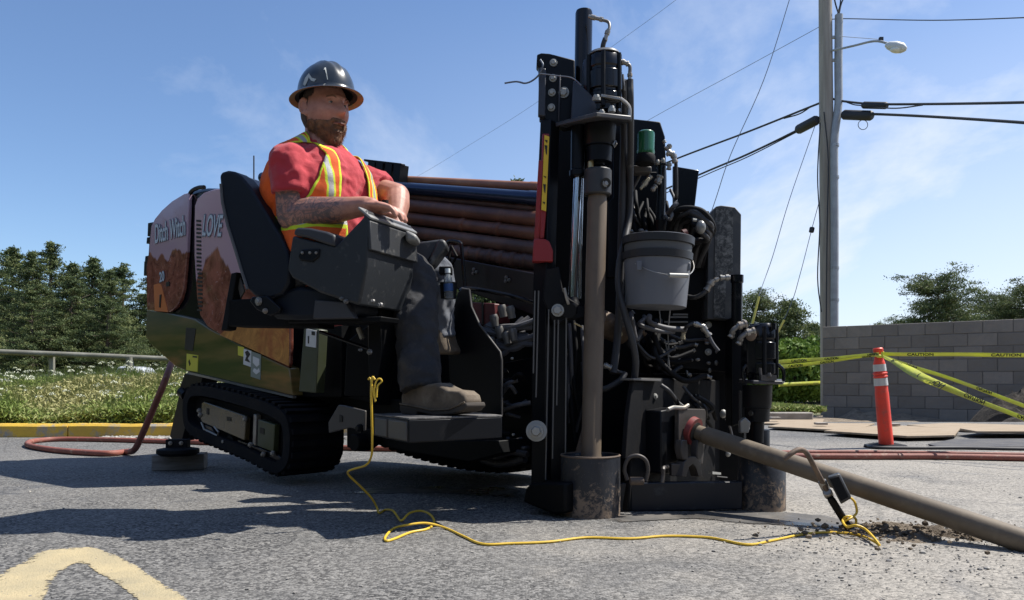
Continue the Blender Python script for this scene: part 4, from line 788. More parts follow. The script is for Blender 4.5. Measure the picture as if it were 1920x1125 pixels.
# ================================================================ operator station (moves with the rig)
Rs = V((.40, .917, 0)).normalized(); Fs = V((Rs.y, -Rs.x, 0)); QS = P(540, 500, 2.75)
def cs(x, y, l):                                     # upright plane along the seat, which is turned a little from the rig's own axis
    r = V(((x-CX)/FL, 1, (HZ-y)/FL)); d = (QS.dot(Rs)+l+1.06)/(r.x*Rs.x+r.y*Rs.y); return r*d+V((0, 0, CH))
MB.cp = lambda s, px, l, w: s.prism([cs(x, y, l) for x, y in px], Rs*w)
seat_px = [(411, 330), (415, 322), (426, 319), (438, 321), (452, 330), (470, 352), (500, 400), (524, 440), (538, 470), (543, 500), (541, 530), (528, 552), (505, 560), (478, 556), (462, 540), (450, 500), (438, 460), (425, 420), (416, 380)]
bp(MB().cp(seat_px, -1.06, .075), 'seat_back', 'seat_vinyl', bevel=.028)
bp(MB().prism([cs(x, y, -1.0) for x, y in [(418, 345), (436, 332), (452, 350), (474, 390), (496, 430), (512, 470), (520, 520), (505, 552), (475, 548), (452, 500), (438, 450), (426, 400)]], Rs*.30), 'seat_back_cushion', 'seat_vinyl', bevel=.028)
bp(MB().tube([cs(x, y, -1.062) for x, y in ((414, 345), (417, 380), (427, 424), (440, 465), (452, 505), (464, 542))], .006, 6), 'seat_piping', 'piping_grey' if 'piping_grey' in MATS else pbr('piping_grey', (.10, .10, .10), .5), bevel=0)
bp(MB().cp([(436, 322), (452, 328), (474, 350), (486, 362), (478, 362), (460, 345), (440, 332)], -1.0, .34), 'headrest_pad', 'head_lit_grey' if 'head_lit_grey' in MATS else pbr('head_lit_grey', (.14, .15, .16), .5), bevel=.01)  # headrest edge, its lit top put into a grey paler than the vinyl
cu = [(500, 560), (520, 545), (560, 535), (630, 540), (662, 555), (668, 580), (660, 597), (560, 600), (515, 598), (500, 585)]
bp(MB().cp(cu, -1.04, .34), 'seat_cushion', 'seat_vinyl', bevel=.03)
bp(MB().cp([(590, 562), (648, 566), (664, 597), (586, 598)], -1.06, .03), 'cushion_side', 'piping_dark' if 'piping_dark' in MATS else pbr('piping_dark', (.035, .036, .042), .55))
bp(MB().cp([(472, 556), (500, 555), (525, 577), (523, 586), (505, 592), (480, 580), (468, 565)], -1.08, .02), 'recliner_plate', 'black_paint')
for x, y, r_ in ((485, 565, .016), (498, 583, .010)):
    mb = MB(); mb.bolt(cs(x, y, -1.08), SZ, r_*.75, .01); bp(mb, 'bolt', 'steel', bevel=0)
bp(MB().cp([(433, 512), (444, 510), (426, 618), (414, 620)], -.98, .05), 'seat_frame_bar', 'black_matte'); bp(MB().cp([(428, 562), (470, 560), (530, 596), (596, 604), (596, 614), (428, 612)], -.98, .10), 'seat_pan', 'black_steel')
bp(MB().cp([(440, 515), (448, 514), (458, 545), (450, 560)], -.96, .01), 'seat_gusset', 'bracket_grey')
bp(MB().cp([(540, 598), (715, 593), (712, 604), (540, 606)], -1.02, .12), 'seat_base_plate', 'black_steel')
# post and linkage under the seat
bp(MB().cp([(690, 575), (712, 578), (716, 660), (700, 760), (692, 760), (690, 660)], -.9, .1), 'seat_post', 'black_steel')
bp(MB().tube([cs(600, 622, -.86), cs(693, 655, -.86)], .007, 8), 'linkage_rod', 'black_gloss', bevel=0)
bp(MB().tube([cs(672, 615, -.88), cs(680, 635, -.88)], .010, 8), 'hose_fitting', 'steel', bevel=0)
for x, y, r_ in ((641, 560, .008), (649, 565, .010), (699, 565, .009), (713, 572, .011), (716, 597, .008), (552, 604, .008), (572, 607, .007), (693, 660, .012), (676, 656, .007)):
    mb = MB(); mb.bolt(cs(x, y, -1.09 if y < 590 else -.95), SZ, r_*.62, .009); bp(mb, 'bolt', 'fit_grey', bevel=0)
bp(MB().cp([(645, 742), (650, 640), (690, 610), (690, 660), (700, 745)], -.5, .1), 'seat_mount', 'black_steel')
# console on the operator's right
cons = [(547, 445), (548, 437), (580, 437), (626, 462), (636, 456), (690, 393), (698, 392), (689, 460), (684, 560), (672, 570), (600, 548), (546, 520), (540, 500)]
cb_ = MB(); L0 = -1.09
near = [cs(x, y, L0) for x, y in cons]
co_ = bp(MB().cp([(547, 447), (549, 441), (582, 450), (627, 460), (634, 456), (680, 408), (684, 391), (692, 411), (688, 500), (673, 573), (640, 562), (600, 549), (547, 521), (538, 505)], L0, .30), 'control_console', 'console_grey' if 'console_grey' in MATS else pbr('console_grey', (.016, .019, .023), .48, dirt=(.09, .09, .085), dscale=30, dlo=.58, dhi=.80, bump=.25, bscale=150, bdist=.002), bevel=.008)
ta, tb = cs(692, 411, L0), cs(691, 469, L0)
n1 = V((Fs.x, Fs.y, 0)); W20 = Rs*.305
bp(MB().prism([ta+Fs*.004+V((0, 0, -.004)), tb+Fs*.01, tb+Fs*.01+W20, ta+Fs*.004+W20+V((0, 0, -.004))], -Fs*.012), 'console_face', 'grey_plastic', bevel=.004)
bp(MB().prism([ta+V((0, 0, .0)), ta-Fs*.13+V((0, 0, -.075)), ta-Fs*.13+V((0, 0, -.075))+W20, ta+W20], V((0, 0, .012))), 'console_hood', 'grey_plastic', bevel=.004) if False else None
bp(MB().prism([ta+Fs*.003, cs(684, 391, L0)-Fs*.03+V((0, 0, .002)), cs(684, 391, L0)-Fs*.03+W20+V((0, 0, .002)), ta+W20+Fs*.003], (Fs*.5+V((0, 0, 1)))*.008), 'console_lid', 'lid_grey' if 'lid_grey' in MATS else pbr('lid_grey', (.20, .20, .195), .4, dirt=(.3, .3, .28), dscale=30, dlo=.5, dhi=.7), bevel=.003)  # chamfer paler than the console: the sun on it is put into the grey
arm_ = [(551, 432), (556, 426), (580, 427), (612, 434), (626, 440), (626, 462), (606, 456), (575, 445), (550, 441)]
bp(MB().cp(arm_, L0-.01, .17), 'armrest_pad', 'piping_dark', bevel=.012)
wd_ = bp(MB().cp([(565, 467), (599, 466), (597, 482), (585, 491), (562, 488), (558, 480)], L0-.006, .01), 'hinge_plate', 'black_paint')
mb = MB()
for x in (567, 581, 593): mb.bolt(cs(x, 474, L0-.006), SZ, .004, .005)
bp(mb, 'rivets', 'steel', wd_, bevel=0)
bp(MB().cyl(cs(722, 392, L0+.12), cs(722, 392, L0+.12)+V((0, 0, .03)), .012, 12), 'joystick', 'black_matte', bevel=0)
# far console beyond the knees
bp(MB().prism([P(776, 455, 3.0), P(827, 448, 3.0), P(812, 478, 3.0), P(796, 500, 3.0), P(776, 497, 3.0)], V((-.01, .12, 0))), 'far_console', 'grey_plastic', bevel=.008)
bp(MB().prism([P(822, 447, 2.98), P(834, 449, 2.98), P(840, 462, 2.98), P(812, 499, 2.98), P(798, 499, 2.98)], V((0, .10, 0))), 'far_console_end', 'grey_plastic', bevel=.01)
bp(MB().prism([P(760, 430, 2.75), P(782, 440, 2.75), P(782, 452, 2.75), P(760, 452, 2.75)], V((0, .1, 0))), 'console_knob', 'lid_grey', bevel=.01)
bp(MB().box(P(836, 508, 3.05), .05, .05, .03), 'cup_holder', 'black_matte'); bp(MB().lathe(P(841, 560, 3.05), P(841, 530, 3.05), [(0, .03), (1, .034)], 20), 'cup_holder_ring', 'black_matte', bevel=0)
# ================================================================ stake-down and vise (nose of the rig)
def pbx(x0, y0, x1, y1, d, w, **k): return MB().pp([(x0, y0), (x1, y0), (x1, y1), (x0, y1)], d, w)
# back plates forming the dark silhouette
bp(MB().pp([(1180, 222), (1238, 228), (1247, 256), (1250, 330), (1250, 460), (1180, 460)], 3.62, .02), 'upper_shield', 'black_paint')
bp(MB().pp([(1262, 311), (1311, 319), (1302, 396), (1262, 400)], 3.66, .02), 'shield_wing', 'black_gloss')
bp(MB().pp([(930, 548), (1012, 560), (1012, 880), (950, 870), (930, 800)], 3.75, .05), 'rear_web', 'black_steel'); bp(MB().pp([(1165, 440), (1345, 440), (1345, 730), (1165, 730)], 3.6, .05), 'rear_web', 'black_steel'); bp(MB().pp([(1040, 225), (1186, 225), (1186, 700), (1330, 700), (1330, 960), (1040, 940)], 3.5, .06), 'nose_frame', 'black_steel')
bp(MB().pp([(1240, 400), (1330, 395), (1332, 600), (1390, 600), (1400, 720), (1390, 958), (1240, 958)], 3.52, .12), 'nose_frame', 'black_steel')
# left beam
bm1 = bp(MB().sp([(1013, 222), (1032, 224), (1024, 520), (1022, 940), (995, 938), (999, 520)], -.33, .06), 'mast_beam', 'black_paint')
bp(MB().pp([(1024, 555), (1062, 560), (1060, 940), (1022, 944)], 3.02, .08), 'lower_mast_channel', 'black_paint')
for xa, xb, ya, yb in ((1003, 1000, 545, 700), (1010, 1005, 545, 745), (1029, 1023, 580, 900), (1040, 1036, 600, 860), (1062, 1060, 570, 900), (1047, 1044, 600, 760)):
    bp(MB().tube([P(xa, ya, 2.97), P(xb, yb, 2.97)], .003, 6), 'edge_strip', 'fit_grey', bevel=0)
bp(MB().sp([(1009, 300), (1017, 300), (1008, 490), (998, 490)], -.355, .03), 'red_rail', 'red_paint'); bp(MB().pp([(1017, 250), (1031, 250), (1024, 400), (1020, 447), (1012, 447)], 2.98, .03), 'red_rail', 'red_paint')
bp(MB().pp([(1012, 447), (1022, 448), (1030, 452), (1037, 470), (1037, 490), (998, 490), (1001, 448)], 2.965, .05), 'red_shoe', 'red_paint')
ds = bp(MB().pp([(1021, 253), (1030, 256), (1024, 396), (1015, 393)], 2.972, .004), 'warning_decal', 'decal_yellow', bevel=0)
for y0, y1 in ((262, 268), (272, 290), (330, 334), (345, 362), (378, 383)):
    sx = -(y0-255)*.04; bp(MB().pp([(1022+sx, y0), (1027+sx, y0+1), (1026+sx, y1), (1024.5+sx, y1-2)], 2.969, .003), 'decal_print', 'print_black', ds, bevel=0)
mp_pl = [(1007, 102), (1015, 99), (1030, 100), (1078, 112), (1078, 236), (1060, 240), (1012, 222), (1010, 126), (1006, 122)]
up_pl = bp(MB().pp(mp_pl, 3.0, .05), 'mast_head_plate', 'black_paint')
bp(MB().pp([(1011, 126), (1024, 128), (1023, 218), (1009, 216)], 2.98, .03), 'mast_head_edge', 'bracket_dark' if 'bracket_dark' in MATS else pbr('bracket_dark', (.03, .033, .045), .4), up_pl)
bp(MB().pp([(1048, 140), (1052, 140), (1050, 228), (1046, 228)], 2.985, .02), 'rib', 'bracket_dark', up_pl)
for x, y, r_ in ((1038, 118, .011), (1037, 147, .011), (1035, 174, .011), (1034, 202, .011), (1057, 174, .016)):
    mb = MB(); mb.bolt(P(x, y, 3.0), (-.2, -1, 0), r_, .014); bp(mb, 'bolt', 'bolt_pale' if 'bolt_pale' in MATS else pbr('bolt_pale', (.36, .36, .34), .5, metal=.3), up_pl, bevel=0)
bp(MB().pp([(1075, 150), (1090, 160), (1124, 192), (1124, 216), (1110, 222), (1070, 230)], 2.93, .02), 'gusset', 'gusset_blue' if 'gusset_blue' in MATS else pbr('gusset_blue', (.022, .03, .05), .42, dirt=(.05, .05, .055), dscale=9))
# horizontal flange plate: real slab seen from below
fl = MB(); fl.prism([P(1040, 240, 3.25), P(1042, 238, 2.98), P(1118, 219, 2.80), P(1184, 226, 2.86), P(1183, 236, 3.2)], V((0, 0, .018))); bp(fl, 'flange_plate', 'flange_grey' if 'flange_grey' in MATS else pbr('flange_grey', (.035, .037, .044), .45, dirt=(.10, .09, .075), dscale=9, dlo=.5, dhi=.8))
# hydraulic cylinder
C0 = P(1095, 21, 3.06); mb = MB(); b_ = P(1090, 330, 3.06); mb.lathe(b_+(C0-b_)*0, C0, [(0, .03), (.02, .034), (.30, .034), (.985, .034), (1, .031)], 28); bp(mb, 'cylinder_barrel', 'black_gloss', bevel=0)
mb = MB(); mb.lathe(P(1083, 333, 3.0), P(1084, 228, 3.0), [(0, .026), (.03, .032), (.12, .032), (.14, .027), (1, .027)], 24); bp(mb, 'cylinder_gland', 'black_paint', bevel=0)
bp(MB().cyl(P(1073, 565, 3.0), P(1084, 330, 3.0), .0165, 24), 'cylinder_rod', 'chrome', bevel=0); bp(MB().cyl(P(1086, 560, 3.04), P(1091, 330, 3.04), .008, 16), 'rod_streak', 'chrome', bevel=0)  # the thin one is the cylinder rod's second bright streak, put into shape
mb = MB(); mb.lathe(P(1073, 590, 3.0), P(1074, 558, 3.0), [(0, .034), (.5, .036), (.8, .024), (1, .02)], 20); mb.cyl(P(1066, 582, 2.96), P(1066, 582, 3.05), .03, 20); bp(mb, 'rod_clevis', 'black_paint', bevel=0)
bp(MB().pp([(1024, 505), (1048, 500), (1056, 545), (1068, 560), (1098, 578), (1096, 596), (1060, 600), (1040, 610), (1018, 560)], 2.97, .06), 'pivot_bracket', 'black_matte')
mb = MB(); mb.bolt(P(1046, 582, 2.96), (-.15, -1, 0), .018, .022); bp(mb, 'pivot_bolt', 'bolt_pale', bevel=0); mb = MB(); mb.cyl(P(1006, 808, 2.93), P(1006, 808, 3.0), .04, 20); mb.bolt(P(1006, 808, 2.92), (-.15, -1, 0), .020, .025); bp(mb, 'pivot_bolt', 'bolt_pale', bevel=0)
bp(MB().tube([P(1058, 540, 2.95), P(1062, 558, 2.95), P(1066, 570, 2.96)], .006, 8), 'hose_fitting', 'steel', bevel=0)
# upper drive motor
def motor(cx, ytop, ybot, rpx, d, parent=rig, lugs=True):
    s_ = d/FL; r_ = rpx*s_; a = P(cx, ybot, d); b = P(cx, ytop, d); mb = MB(); mb.lathe(a, b, [(0, r_*.93), (.10, r_*.93), (.11, r_), (.30, r_), (.31, r_*.9), (.36, r_*.9), (.37, r_*1.02), (.66, r_*1.02), (.67, r_*.94), (.72, r_*.94), (.73, r_), (.90, r_), (1, r_*.72)], 10, xdir=(.9, .3, 0)); m_ = bp(mb, 'drive_motor', 'black_gloss', parent, bevel=.003)
    for q in range(6):
        an = q*math.pi/3+.35; c = V((math.cos(an)*r_*.98, math.sin(an)*r_*.98, 0)); mb = MB(); mb.cyl(a+c+V((0, 0, .01)), b+c-V((0, 0, r_*.25)), r_*.13, 10); bp(mb, 'tie_bolt', 'black_paint', m_, bevel=0)
    return m_
mo = motor(1133, 100, 214, 33, 2.98)
mb = MB(); mb.lathe(P(1133, 106, 2.98), P(1133, 97, 2.98), [(0, .066), (.6, .058), (1, .03)], 20); bp(mb, 'motor_lit_top', 'cap_pale' if 'cap_pale' in MATS else pbr('cap_pale', (.22, .22, .21), .3, metal=.3), mo, bevel=.002)  # pale cap: the sunlit top of the black motor, put into the colour
bp(MB().pp([(1094, 110), (1128, 104), (1128, 182), (1112, 176), (1094, 160)], 2.955, .08), 'motor_housing', 'gusset_blue', mo, bevel=.008)
bp(MB().cyl(P(1160, 122, 2.95), P(1160, 103, 2.95), .012, 14), 'port_block', 'black_gloss', mo, bevel=0)
bp(MB().pp([(1127, 176), (1163, 182), (1163, 187), (1127, 181)], 2.90, .05), 'motor_flange', 'steel', mo, bevel=.001)
mb = MB(); mb.bolt(P(1118, 186, 2.88), (0, -.2, 1), .012, .016); mb.bolt(P(1147, 208, 2.85), (0, 0, 1), .010, .018); mb.bolt(P(1128, 212, 2.85), (0, 0, 1), .009, .012); bp(mb, 'bolt', 'bolt_pale', bevel=0)
bp(MB().tube(crv([P(1163, 185, 2.93), P(1175, 195, 2.93), P(1180, 205, 2.93), P(1179, 225, 2.93)], 5), .008, 8), 'steel_bracket', 'steel', bevel=0)
# hoses with fittings
def hose(pts, r, mat='hose_black', name='hydraulic_hose'): return bp(MB().tube(crv(pts, 7), r, 10), name, mat, bevel=0)
def fitting(a, b, r, mat='steel'): return bp(MB().lathe(a, b, [(0, r*.8), (.15, r*.8), (.16, r*1.15), (.45, r*1.15), (.46, r*.85), (.8, r*.85), (.81, r*1.1), (1, r*1.1)], 10), 'fitting', mat, bevel=0)
fitting(P(1104, 31, 3.0), P(1130, 37, 2.98), .0085); hose([P(1128, 37, 2.98), P(1140, 41, 2.98), P(1143, 50, 2.97), P(1140, 62, 2.96)], .006, 'fit_grey'); fitting(P(1141, 55, 2.96), P(1134, 76, 2.96), .009); hose([P(1135, 72, 2.96), P(1131, 84, 2.96), P(1129, 100, 2.97)], .0095)
fitting(P(1164, 115, 2.95), P(1178, 120, 2.95), .010); hose([P(1176, 119, 2.95), P(1181, 125, 2.95), P(1181, 138, 2.95)], .007, 'fit_grey'); fitting(P(1181, 136, 2.95), P(1181, 152, 2.95), .009)
hose([P(1181, 150, 2.95), P(1182, 200, 2.96), P(1182, 300, 3.1), P(1180, 400, 3.15), P(1172, 450, 3.1), P(1162, 490, 3.05), P(1160, 540, 3.02), P(1172, 590, 3.0), P(1186, 640, 3.0), P(1192, 680, 3.02), P(1188, 720, 3.05)], .014)
hose([P(1168, 150, 3.0), P(1170, 250, 3.1), P(1166, 400, 3.15), P(1160, 600, 3.15), P(1150, 700, 3.1)], .016); hose([P(1167, 140, 2.99), P(1169, 160, 2.99), P(1170, 170, 3)], .006, 'fit_grey')
bp(MB().pp([(1150, 225), (1186, 230), (1180, 400), (1168, 450), (1160, 520), (1140, 520), (1140, 380), (1150, 370)], 3.25, .06), 'hose_guard', 'black_paint')
# thin wire tied across the mast head
mb = MB(); mb.tube(crv([P(1013, 112, 2.97), P(1018, 122, 2.96), P(1012, 138, 2.97), P(1000, 150, 2.98), P(985, 156, 2.98), P(968, 153, 3), P(946, 156, 3)], 6), .0035, 6); mb.tube(crv([P(1012, 138, 2.96), P(1045, 142, 2.94), P(1072, 146, 2.92), P(1090, 160, 2.90)], 5), .0025, 5); bp(mb, 'tie_wire', 'wire_steel', bevel=0)
# gearbox, coupling, auger pipe
mb = MB(); mb.lathe(P(1123, 310, 2.98), P(1125, 236, 2.98), [(0, .022), (.06, .022), (.07, .048), (.45, .05), (.46, .058), (.5, .058), (.52, .06), (1, .062)], 28); bp(mb, 'gearbox', 'black_paint', bevel=0)
mb = MB(); mb.lathe(P(1120, 367, 2.96), P(1121, 318, 2.96), [(0, .048), (.04, .053), (.96, .053), (1, .048)], 14); cpg = bp(mb, 'coupling', 'coupling_steel' if 'coupling_steel' in MATS else pbr('coupling_steel', (.05, .05, .052), .5, metal=.4, dirt=(.12, .11, .10), dscale=14), bevel=.002)
mb = MB(); mb.cyl(P(1136, 343, 2.90), P(1136, 343, 2.96), .019, 18); bp(mb, 'pin_hole', 'print_black', cpg, bevel=0); mb = MB(); mb.bolt(P(1136, 344, 2.905), (.3, -1, 0), .010, .008); bp(mb, 'pin', 'steel', cpg, bevel=0)
bp(MB().cyl(P(1107, 318, 2.97), P(1108, 300, 2.97), .012, 10), 'grease_fitting', 'brass', bevel=0)
mb = MB(); mb.lathe(P(1108, 860, 2.90), P(1120, 366, 2.96), [(0, .041), (.02, .0375), (.97, .0375), (1, .034)], 32); bp(mb, 'anchor_auger', 'pipe_tan', bevel=0)
mb = MB(); mb.tube([P(1154, 264, 2.95), P(1156, 270, 2.94), P(1152, 276, 2.94), P(1150, 270, 2.94), P(1154, 264, 2.95)], .003, 6); bp(mb, 'shackle_pin', 'steel', bevel=0)
# left casing can
c = G(1107, 974); cr_ = .112; c.x *= (c.y+cr_)/c.y; c.y += cr_
def can(cx, cy, r_, z1, top_lip=True):
    mb = MB(); prof = [(0, r_*1.0), (.97, r_*.995), (1, r_*.99), (1, r_*.93), (.96, r_*.9), (.96, .004)]; mb.lathe(V((cx, cy, 0)), V((cx, cy, z1)), prof, 40); return mb.build('casing_can', 'scraped_can', rig, smooth=True, angle=50)
can(c.x, c.y, cr_, .222); mb = MB(); mb.tube([V((c.x+math.cos(a*.2)*(cr_-.003), c.y+math.sin(a*.2)*(cr_-.003), .222)) for a in range(33)], .0045, 6, False); bp(mb, 'can_rim', 'rusty_steel', bevel=0)
bp(MB().pp([(1054, 853), (1086, 851), (1086, 858), (1054, 860)], 3.0, .1), 'can_bracket', 'fit_grey', bevel=.001); bp(MB().sp([(995, 905), (1060, 905), (1060, 962), (1040, 966), (980, 942), (985, 915)], -.44, .2), 'skid_block', 'black_steel', bevel=.01)
bp(MB().pp([(1060, 700), (1100, 560), (1110, 560), (1110, 850), (1060, 940)], 3.3, .05), 'inner_web', 'black_steel'); bp(MB().pp([(1078, 850), (1092, 800), (1098, 810), (1096, 850)], 3.06, .01), 'small_gusset', 'rusty_steel')
# middle clutter behind the auger
mb = MB(); mb.lathe(P(1172, 628, 3.3), P(1120, 600, 3.2), [(0, .03), (.1, .05), (.7, .055), (1, .05)], 18); bp(mb, 'swivel_end', 'rusty_steel', bevel=0); bp(MB().pp([(1150, 640), (1158, 617), (1166, 620), (1168, 628), (1152, 645)], 3.15, .02), 'bright_tab', 'cap_tan' if 'cap_tan' in MATS else pbr('cap_tan', (.38, .34, .24), .6))
for i, y in enumerate((585, 594, 602, 610)): bp(MB().pp([(1156, y), (1174+i, y), (1176+i, y+3), (1157, y+3)], 3.2, .01), 'vane', 'fit_grey', bevel=0)
for i, y in enumerate((588, 593, 602)): bp(MB().pp([(1262-8*i, y), (1290, y), (1290, y+3), (1262-8*i, y+3)], 3.4, .01), 'vane', 'fit_grey', bevel=0)
fitting(P(1132, 684, 3.1), P(1146, 690, 3.1), .012); hose([P(1146, 689, 3.1), P(1156, 696, 3.1), P(1170, 700, 3.12)], .008); hose([P(1100, 720, 3.15), P(1130, 730, 3.1), P(1160, 715, 3.1), P(1172, 700, 3.12)], .013)
bp(MB().tube([P(1077, 606, 3.05), P(1092, 613, 3.05)], .004, 6), 'bright_edge', 'brass', bevel=0)
# beacon
bc = bp(MB().lathe(P(1210, 290, 3.15), P(1211, 246, 3.15), [(0, .036), (.1, .038), (.2, .036), (.85, .036), (.93, .034), (1, .024)], 24), 'beacon_lens', 'green_plastic', bevel=0)
bp(MB().lathe(P(1209, 308, 3.15), P(1210, 290, 3.15), [(0, .038), (.1, .041), (.8, .041), (1, .037)], 24), 'beacon_base', 'black_matte', bevel=0); bp(MB().lathe(P(1211, 250, 3.15), P(1211, 245, 3.15), [(0, .033), (.5, .03), (1, .012)], 24), 'beacon_top', 'beacon_pale' if 'beacon_pale' in MATS else pbr('beacon_pale', (.16, .30, .18), .35), bevel=0)
bp(MB().pp([(1183, 309), (1222, 312), (1222, 322), (1190, 324)], 3.2, .06), 'beacon_shelf', 'bracket_grey')
# upper right cluster
bp(MB().lathe(P(1238, 416, 3.3), P(1240, 306, 3.3), [(0, .02), (.95, .02), (.96, .024), (1, .024)], 20), 'tilt_cylinder', 'black_gloss', bevel=0); bp(MB().lathe(P(1238, 442, 3.28), P(1238, 414, 3.28), [(0, .022), (.7, .025), (1, .027)], 18), 'cylinder_boss', 'black_paint', bevel=0)
for x, y in ((1233, 303), (1243, 300)): bp(MB().lathe(P(x, y+6, 3.28), P(x, y-3, 3.28), [(0, .009), (.5, .011), (1, .007)], 10), 'fitting', 'steel', bevel=0)
for a, b, r_ in (((1250, 285), (1262, 290), .014), ((1258, 272), (1248, 280), .010), ((1262, 288), (1266, 305), .012), ((1255, 305), (1254, 318), .010), ((1244, 263), (1247, 268), .008), ((1204, 350), (1220, 330), .012), ((1232, 345), (1238, 330), .014), ((1222, 358), (1230, 348), .010)):
    fitting(P(*a, 3.25), P(*b, 3.25), r_)
bp(MB().pp([(1199, 352), (1216, 331), (1220, 334), (1203, 356)], 3.18, .015), 'steel_bar', 'cap_tan'); bp(MB().tube([P(1182, 365, 3.25), P(1202, 325, 3.25)], .006, 8), 'brace_rod', 'bracket_grey', bevel=0)
hose([P(1267, 300, 3.27), P(1268, 330, 3.27), P(1268, 365, 3.28), P(1267, 375, 3.3), P(1262, 392, 3.25)], .008); hose([P(1253, 400, 3.25), P(1262, 388, 3.2), P(1270, 380, 3.2)], .010, 'hose_grey'); hose([P(1247, 405, 3.25), P(1256, 412, 3.2), P(1262, 400, 3.2)], .007, 'fit_grey')
rr = random.Random(8)
for i in range(9):
    j_ = lambda s_: rr.uniform(-s_, s_); o_ = i*4; hose([P(1256+o_+j_(6), 445+j_(8), 3.3), P(1262+o_*1.2+j_(5), 415+j_(6), 3.24), P(1280+o_+j_(6), 395+o_*.9+j_(4), 3.18), P(1305+j_(6), 396+o_*1.1+j_(4), 3.15), P(1330-o_*.2+j_(3), 412+o_+j_(4), 3.15), P(1338-o_*.5+j_(3), 432+o_*.6, 3.2), P(1326-o_+j_(8), 458+j_(6), 3.3), P(1315-o_, 500, 3.38)], .008+.005*rr.random(), 'hose_black' if i % 3 else 'black_matte')
bp(MB().prism([P(1268, 432, 3.30), P(1274, 402, 3.26), P(1296, 392, 3.22), P(1326, 398, 3.22), P(1339, 420, 3.24), P(1336, 446, 3.28), P(1318, 470, 3.32)], V((0, .1, 0))), 'hose_cover', 'black_matte', bevel=.01)
for i in range(22):                                  # bundles of hose and small fittings in the well under the bucket
    x0, y0 = rr.uniform(1180, 1240), rr.uniform(585, 640); x1, y1 = x0+rr.uniform(10, 95), y0+rr.uniform(20, 80); dz = rr.uniform(3.2, 3.4)
    hose([P(x0, y0, dz), P(x0+rr.uniform(-14, 14), (y0+y1)/2, dz-.05), P((x0+x1)/2, y1+rr.uniform(-5, 18), dz-.04), P(x1, y1, dz)], rr.uniform(.006, .012), rr.choice(['hose_black', 'hose_black', 'black_matte', 'hose_grey']))
    if i % 2: fitting(P(x1, y1, dz), P(x1+rr.uniform(4, 12), y1+rr.uniform(-8, 8), dz), rr.uniform(.007, .010), rr.choice(['fit_grey', 'steel', 'rusty_steel']))
for i in range(12):
    x0 = rr.uniform(1044, 1092); y0 = rr.uniform(600, 700); hose([P(x0, y0, 3.2), P(x0+rr.uniform(-8, 8), y0+60, 3.16), P(x0+rr.uniform(-10, 10), y0+130, 3.18)], rr.uniform(.006, .010), rr.choice(['hose_black', 'black_matte', 'hose_grey']))
for i in range(16):
    x0 = rr.uniform(1186, 1258); y0 = rr.uniform(330, 420); hose([P(x0, y0, 3.4), P(x0+rr.uniform(-14, 14), y0+25, 3.34), P(x0+rr.uniform(-22, 22), y0+60, 3.38)], rr.uniform(.006, .010), rr.choice(['hose_black', 'black_matte']))
for i in range(14):
    x0, y0 = rr.uniform(948, 998), rr.uniform(640, 860); hose([side(x0, y0, -.24), side(x0-rr.uniform(5, 30), y0+rr.uniform(-15, 15), -.27), side(x0-rr.uniform(20, 50), y0+rr.uniform(-10, 30), -.24)], rr.uniform(.007, .012), rr.choice(['hose_black', 'black_matte', 'hose_grey']))
for i in range(14):
    x0, y0 = rr.uniform(1255, 1395), rr.uniform(640, 705); bp(MB().ball(P(x0, y0, 3.38), rr.uniform(.006, .012), .008, rr.uniform(.006, .012), n=8, m=6), 'fitting', rr.choice(['fit_grey', 'black_matte', 'steel']), bevel=0)
for i in range(10):
    x0, y0 = rr.uniform(1205, 1330), rr.uniform(722, 760); hose([front(x0, y0, .06), front(x0+rr.uniform(10, 30), y0+rr.uniform(10, 25), .03), front(x0+rr.uniform(10, 50), y0+rr.uniform(30, 60), .06)], rr.uniform(.005, .009), rr.choice(['hose_black', 'black_matte']))
mb = MB(); mb.ball(P(1314, 426, 3.12), .02, .02, .028); bp(mb, 'round_cap', 'cap_pale', bevel=0); bp(MB().lathe(P(1281, 438, 3.12), P(1288, 434, 3.12), [(0, .018), (1, .012)], 12), 'fitting', 'red_dark', bevel=0); bp(MB().tube([P(1299, 412, 3.1), P(1306, 413, 3.1)], .006, 8), 'fitting', 'bolt_pale', bevel=0)
bp(MB().pp([(1262, 400), (1335, 400), (1338, 560), (1262, 560)], 3.4, .05), 'hose_bulkhead', 'black_steel')
for x, y in ((1170, 436), (1182, 434), (1190, 440), (1202, 433), (1211, 436), (1215, 440)):
    bp(MB().ball(P(x, y, 3.28), .014, .012, .010, n=8, m=6), 'fitting', 'fit_grey', bevel=0)
bp(MB().pp([(1176, 322), (1236, 322), (1236, 446), (1172, 446)], 3.5, .04), 'inner_panel', 'black_steel')
# right mast
rm = bp(MB().pp([(1328, 404), (1343, 387), (1352, 385), (1378, 388), (1390, 402), (1388, 600), (1326, 598)], 3.36, .10), 'right_mast', 'mast_grey' if 'mast_grey' in MATS else pbr('mast_grey', (.05, .053, .057), .5, dirt=(.11, .11, .105), dscale=12, dlo=.5, dhi=.7), bevel=.003)
bp(MB().pp([(1342, 390), (1375, 391), (1374, 508), (1362, 512), (1359, 596), (1338, 595)], 3.355, .01), 'mast_face', 'mottled_grey', rm, bevel=0)
bp(MB().lathe(P(1381, 640, 3.25), P(1382, 516, 3.25), [(0, .023), (.88, .023), (.89, .027), (1, .027)], 20), 'right_cylinder', 'black_gloss', bevel=0)
fitting(P(1369, 520, 3.22), P(1350, 521, 3.22), .012); fitting(P(1348, 522, 3.22), P(1332, 530, 3.22), .009); fitting(P(1336, 526, 3.22), P(1324, 545, 3.22), .014); hose([P(1326, 542, 3.22), P(1316, 552, 3.22), P(1302, 558, 3.24), P(1288, 556, 3.3)], .010)
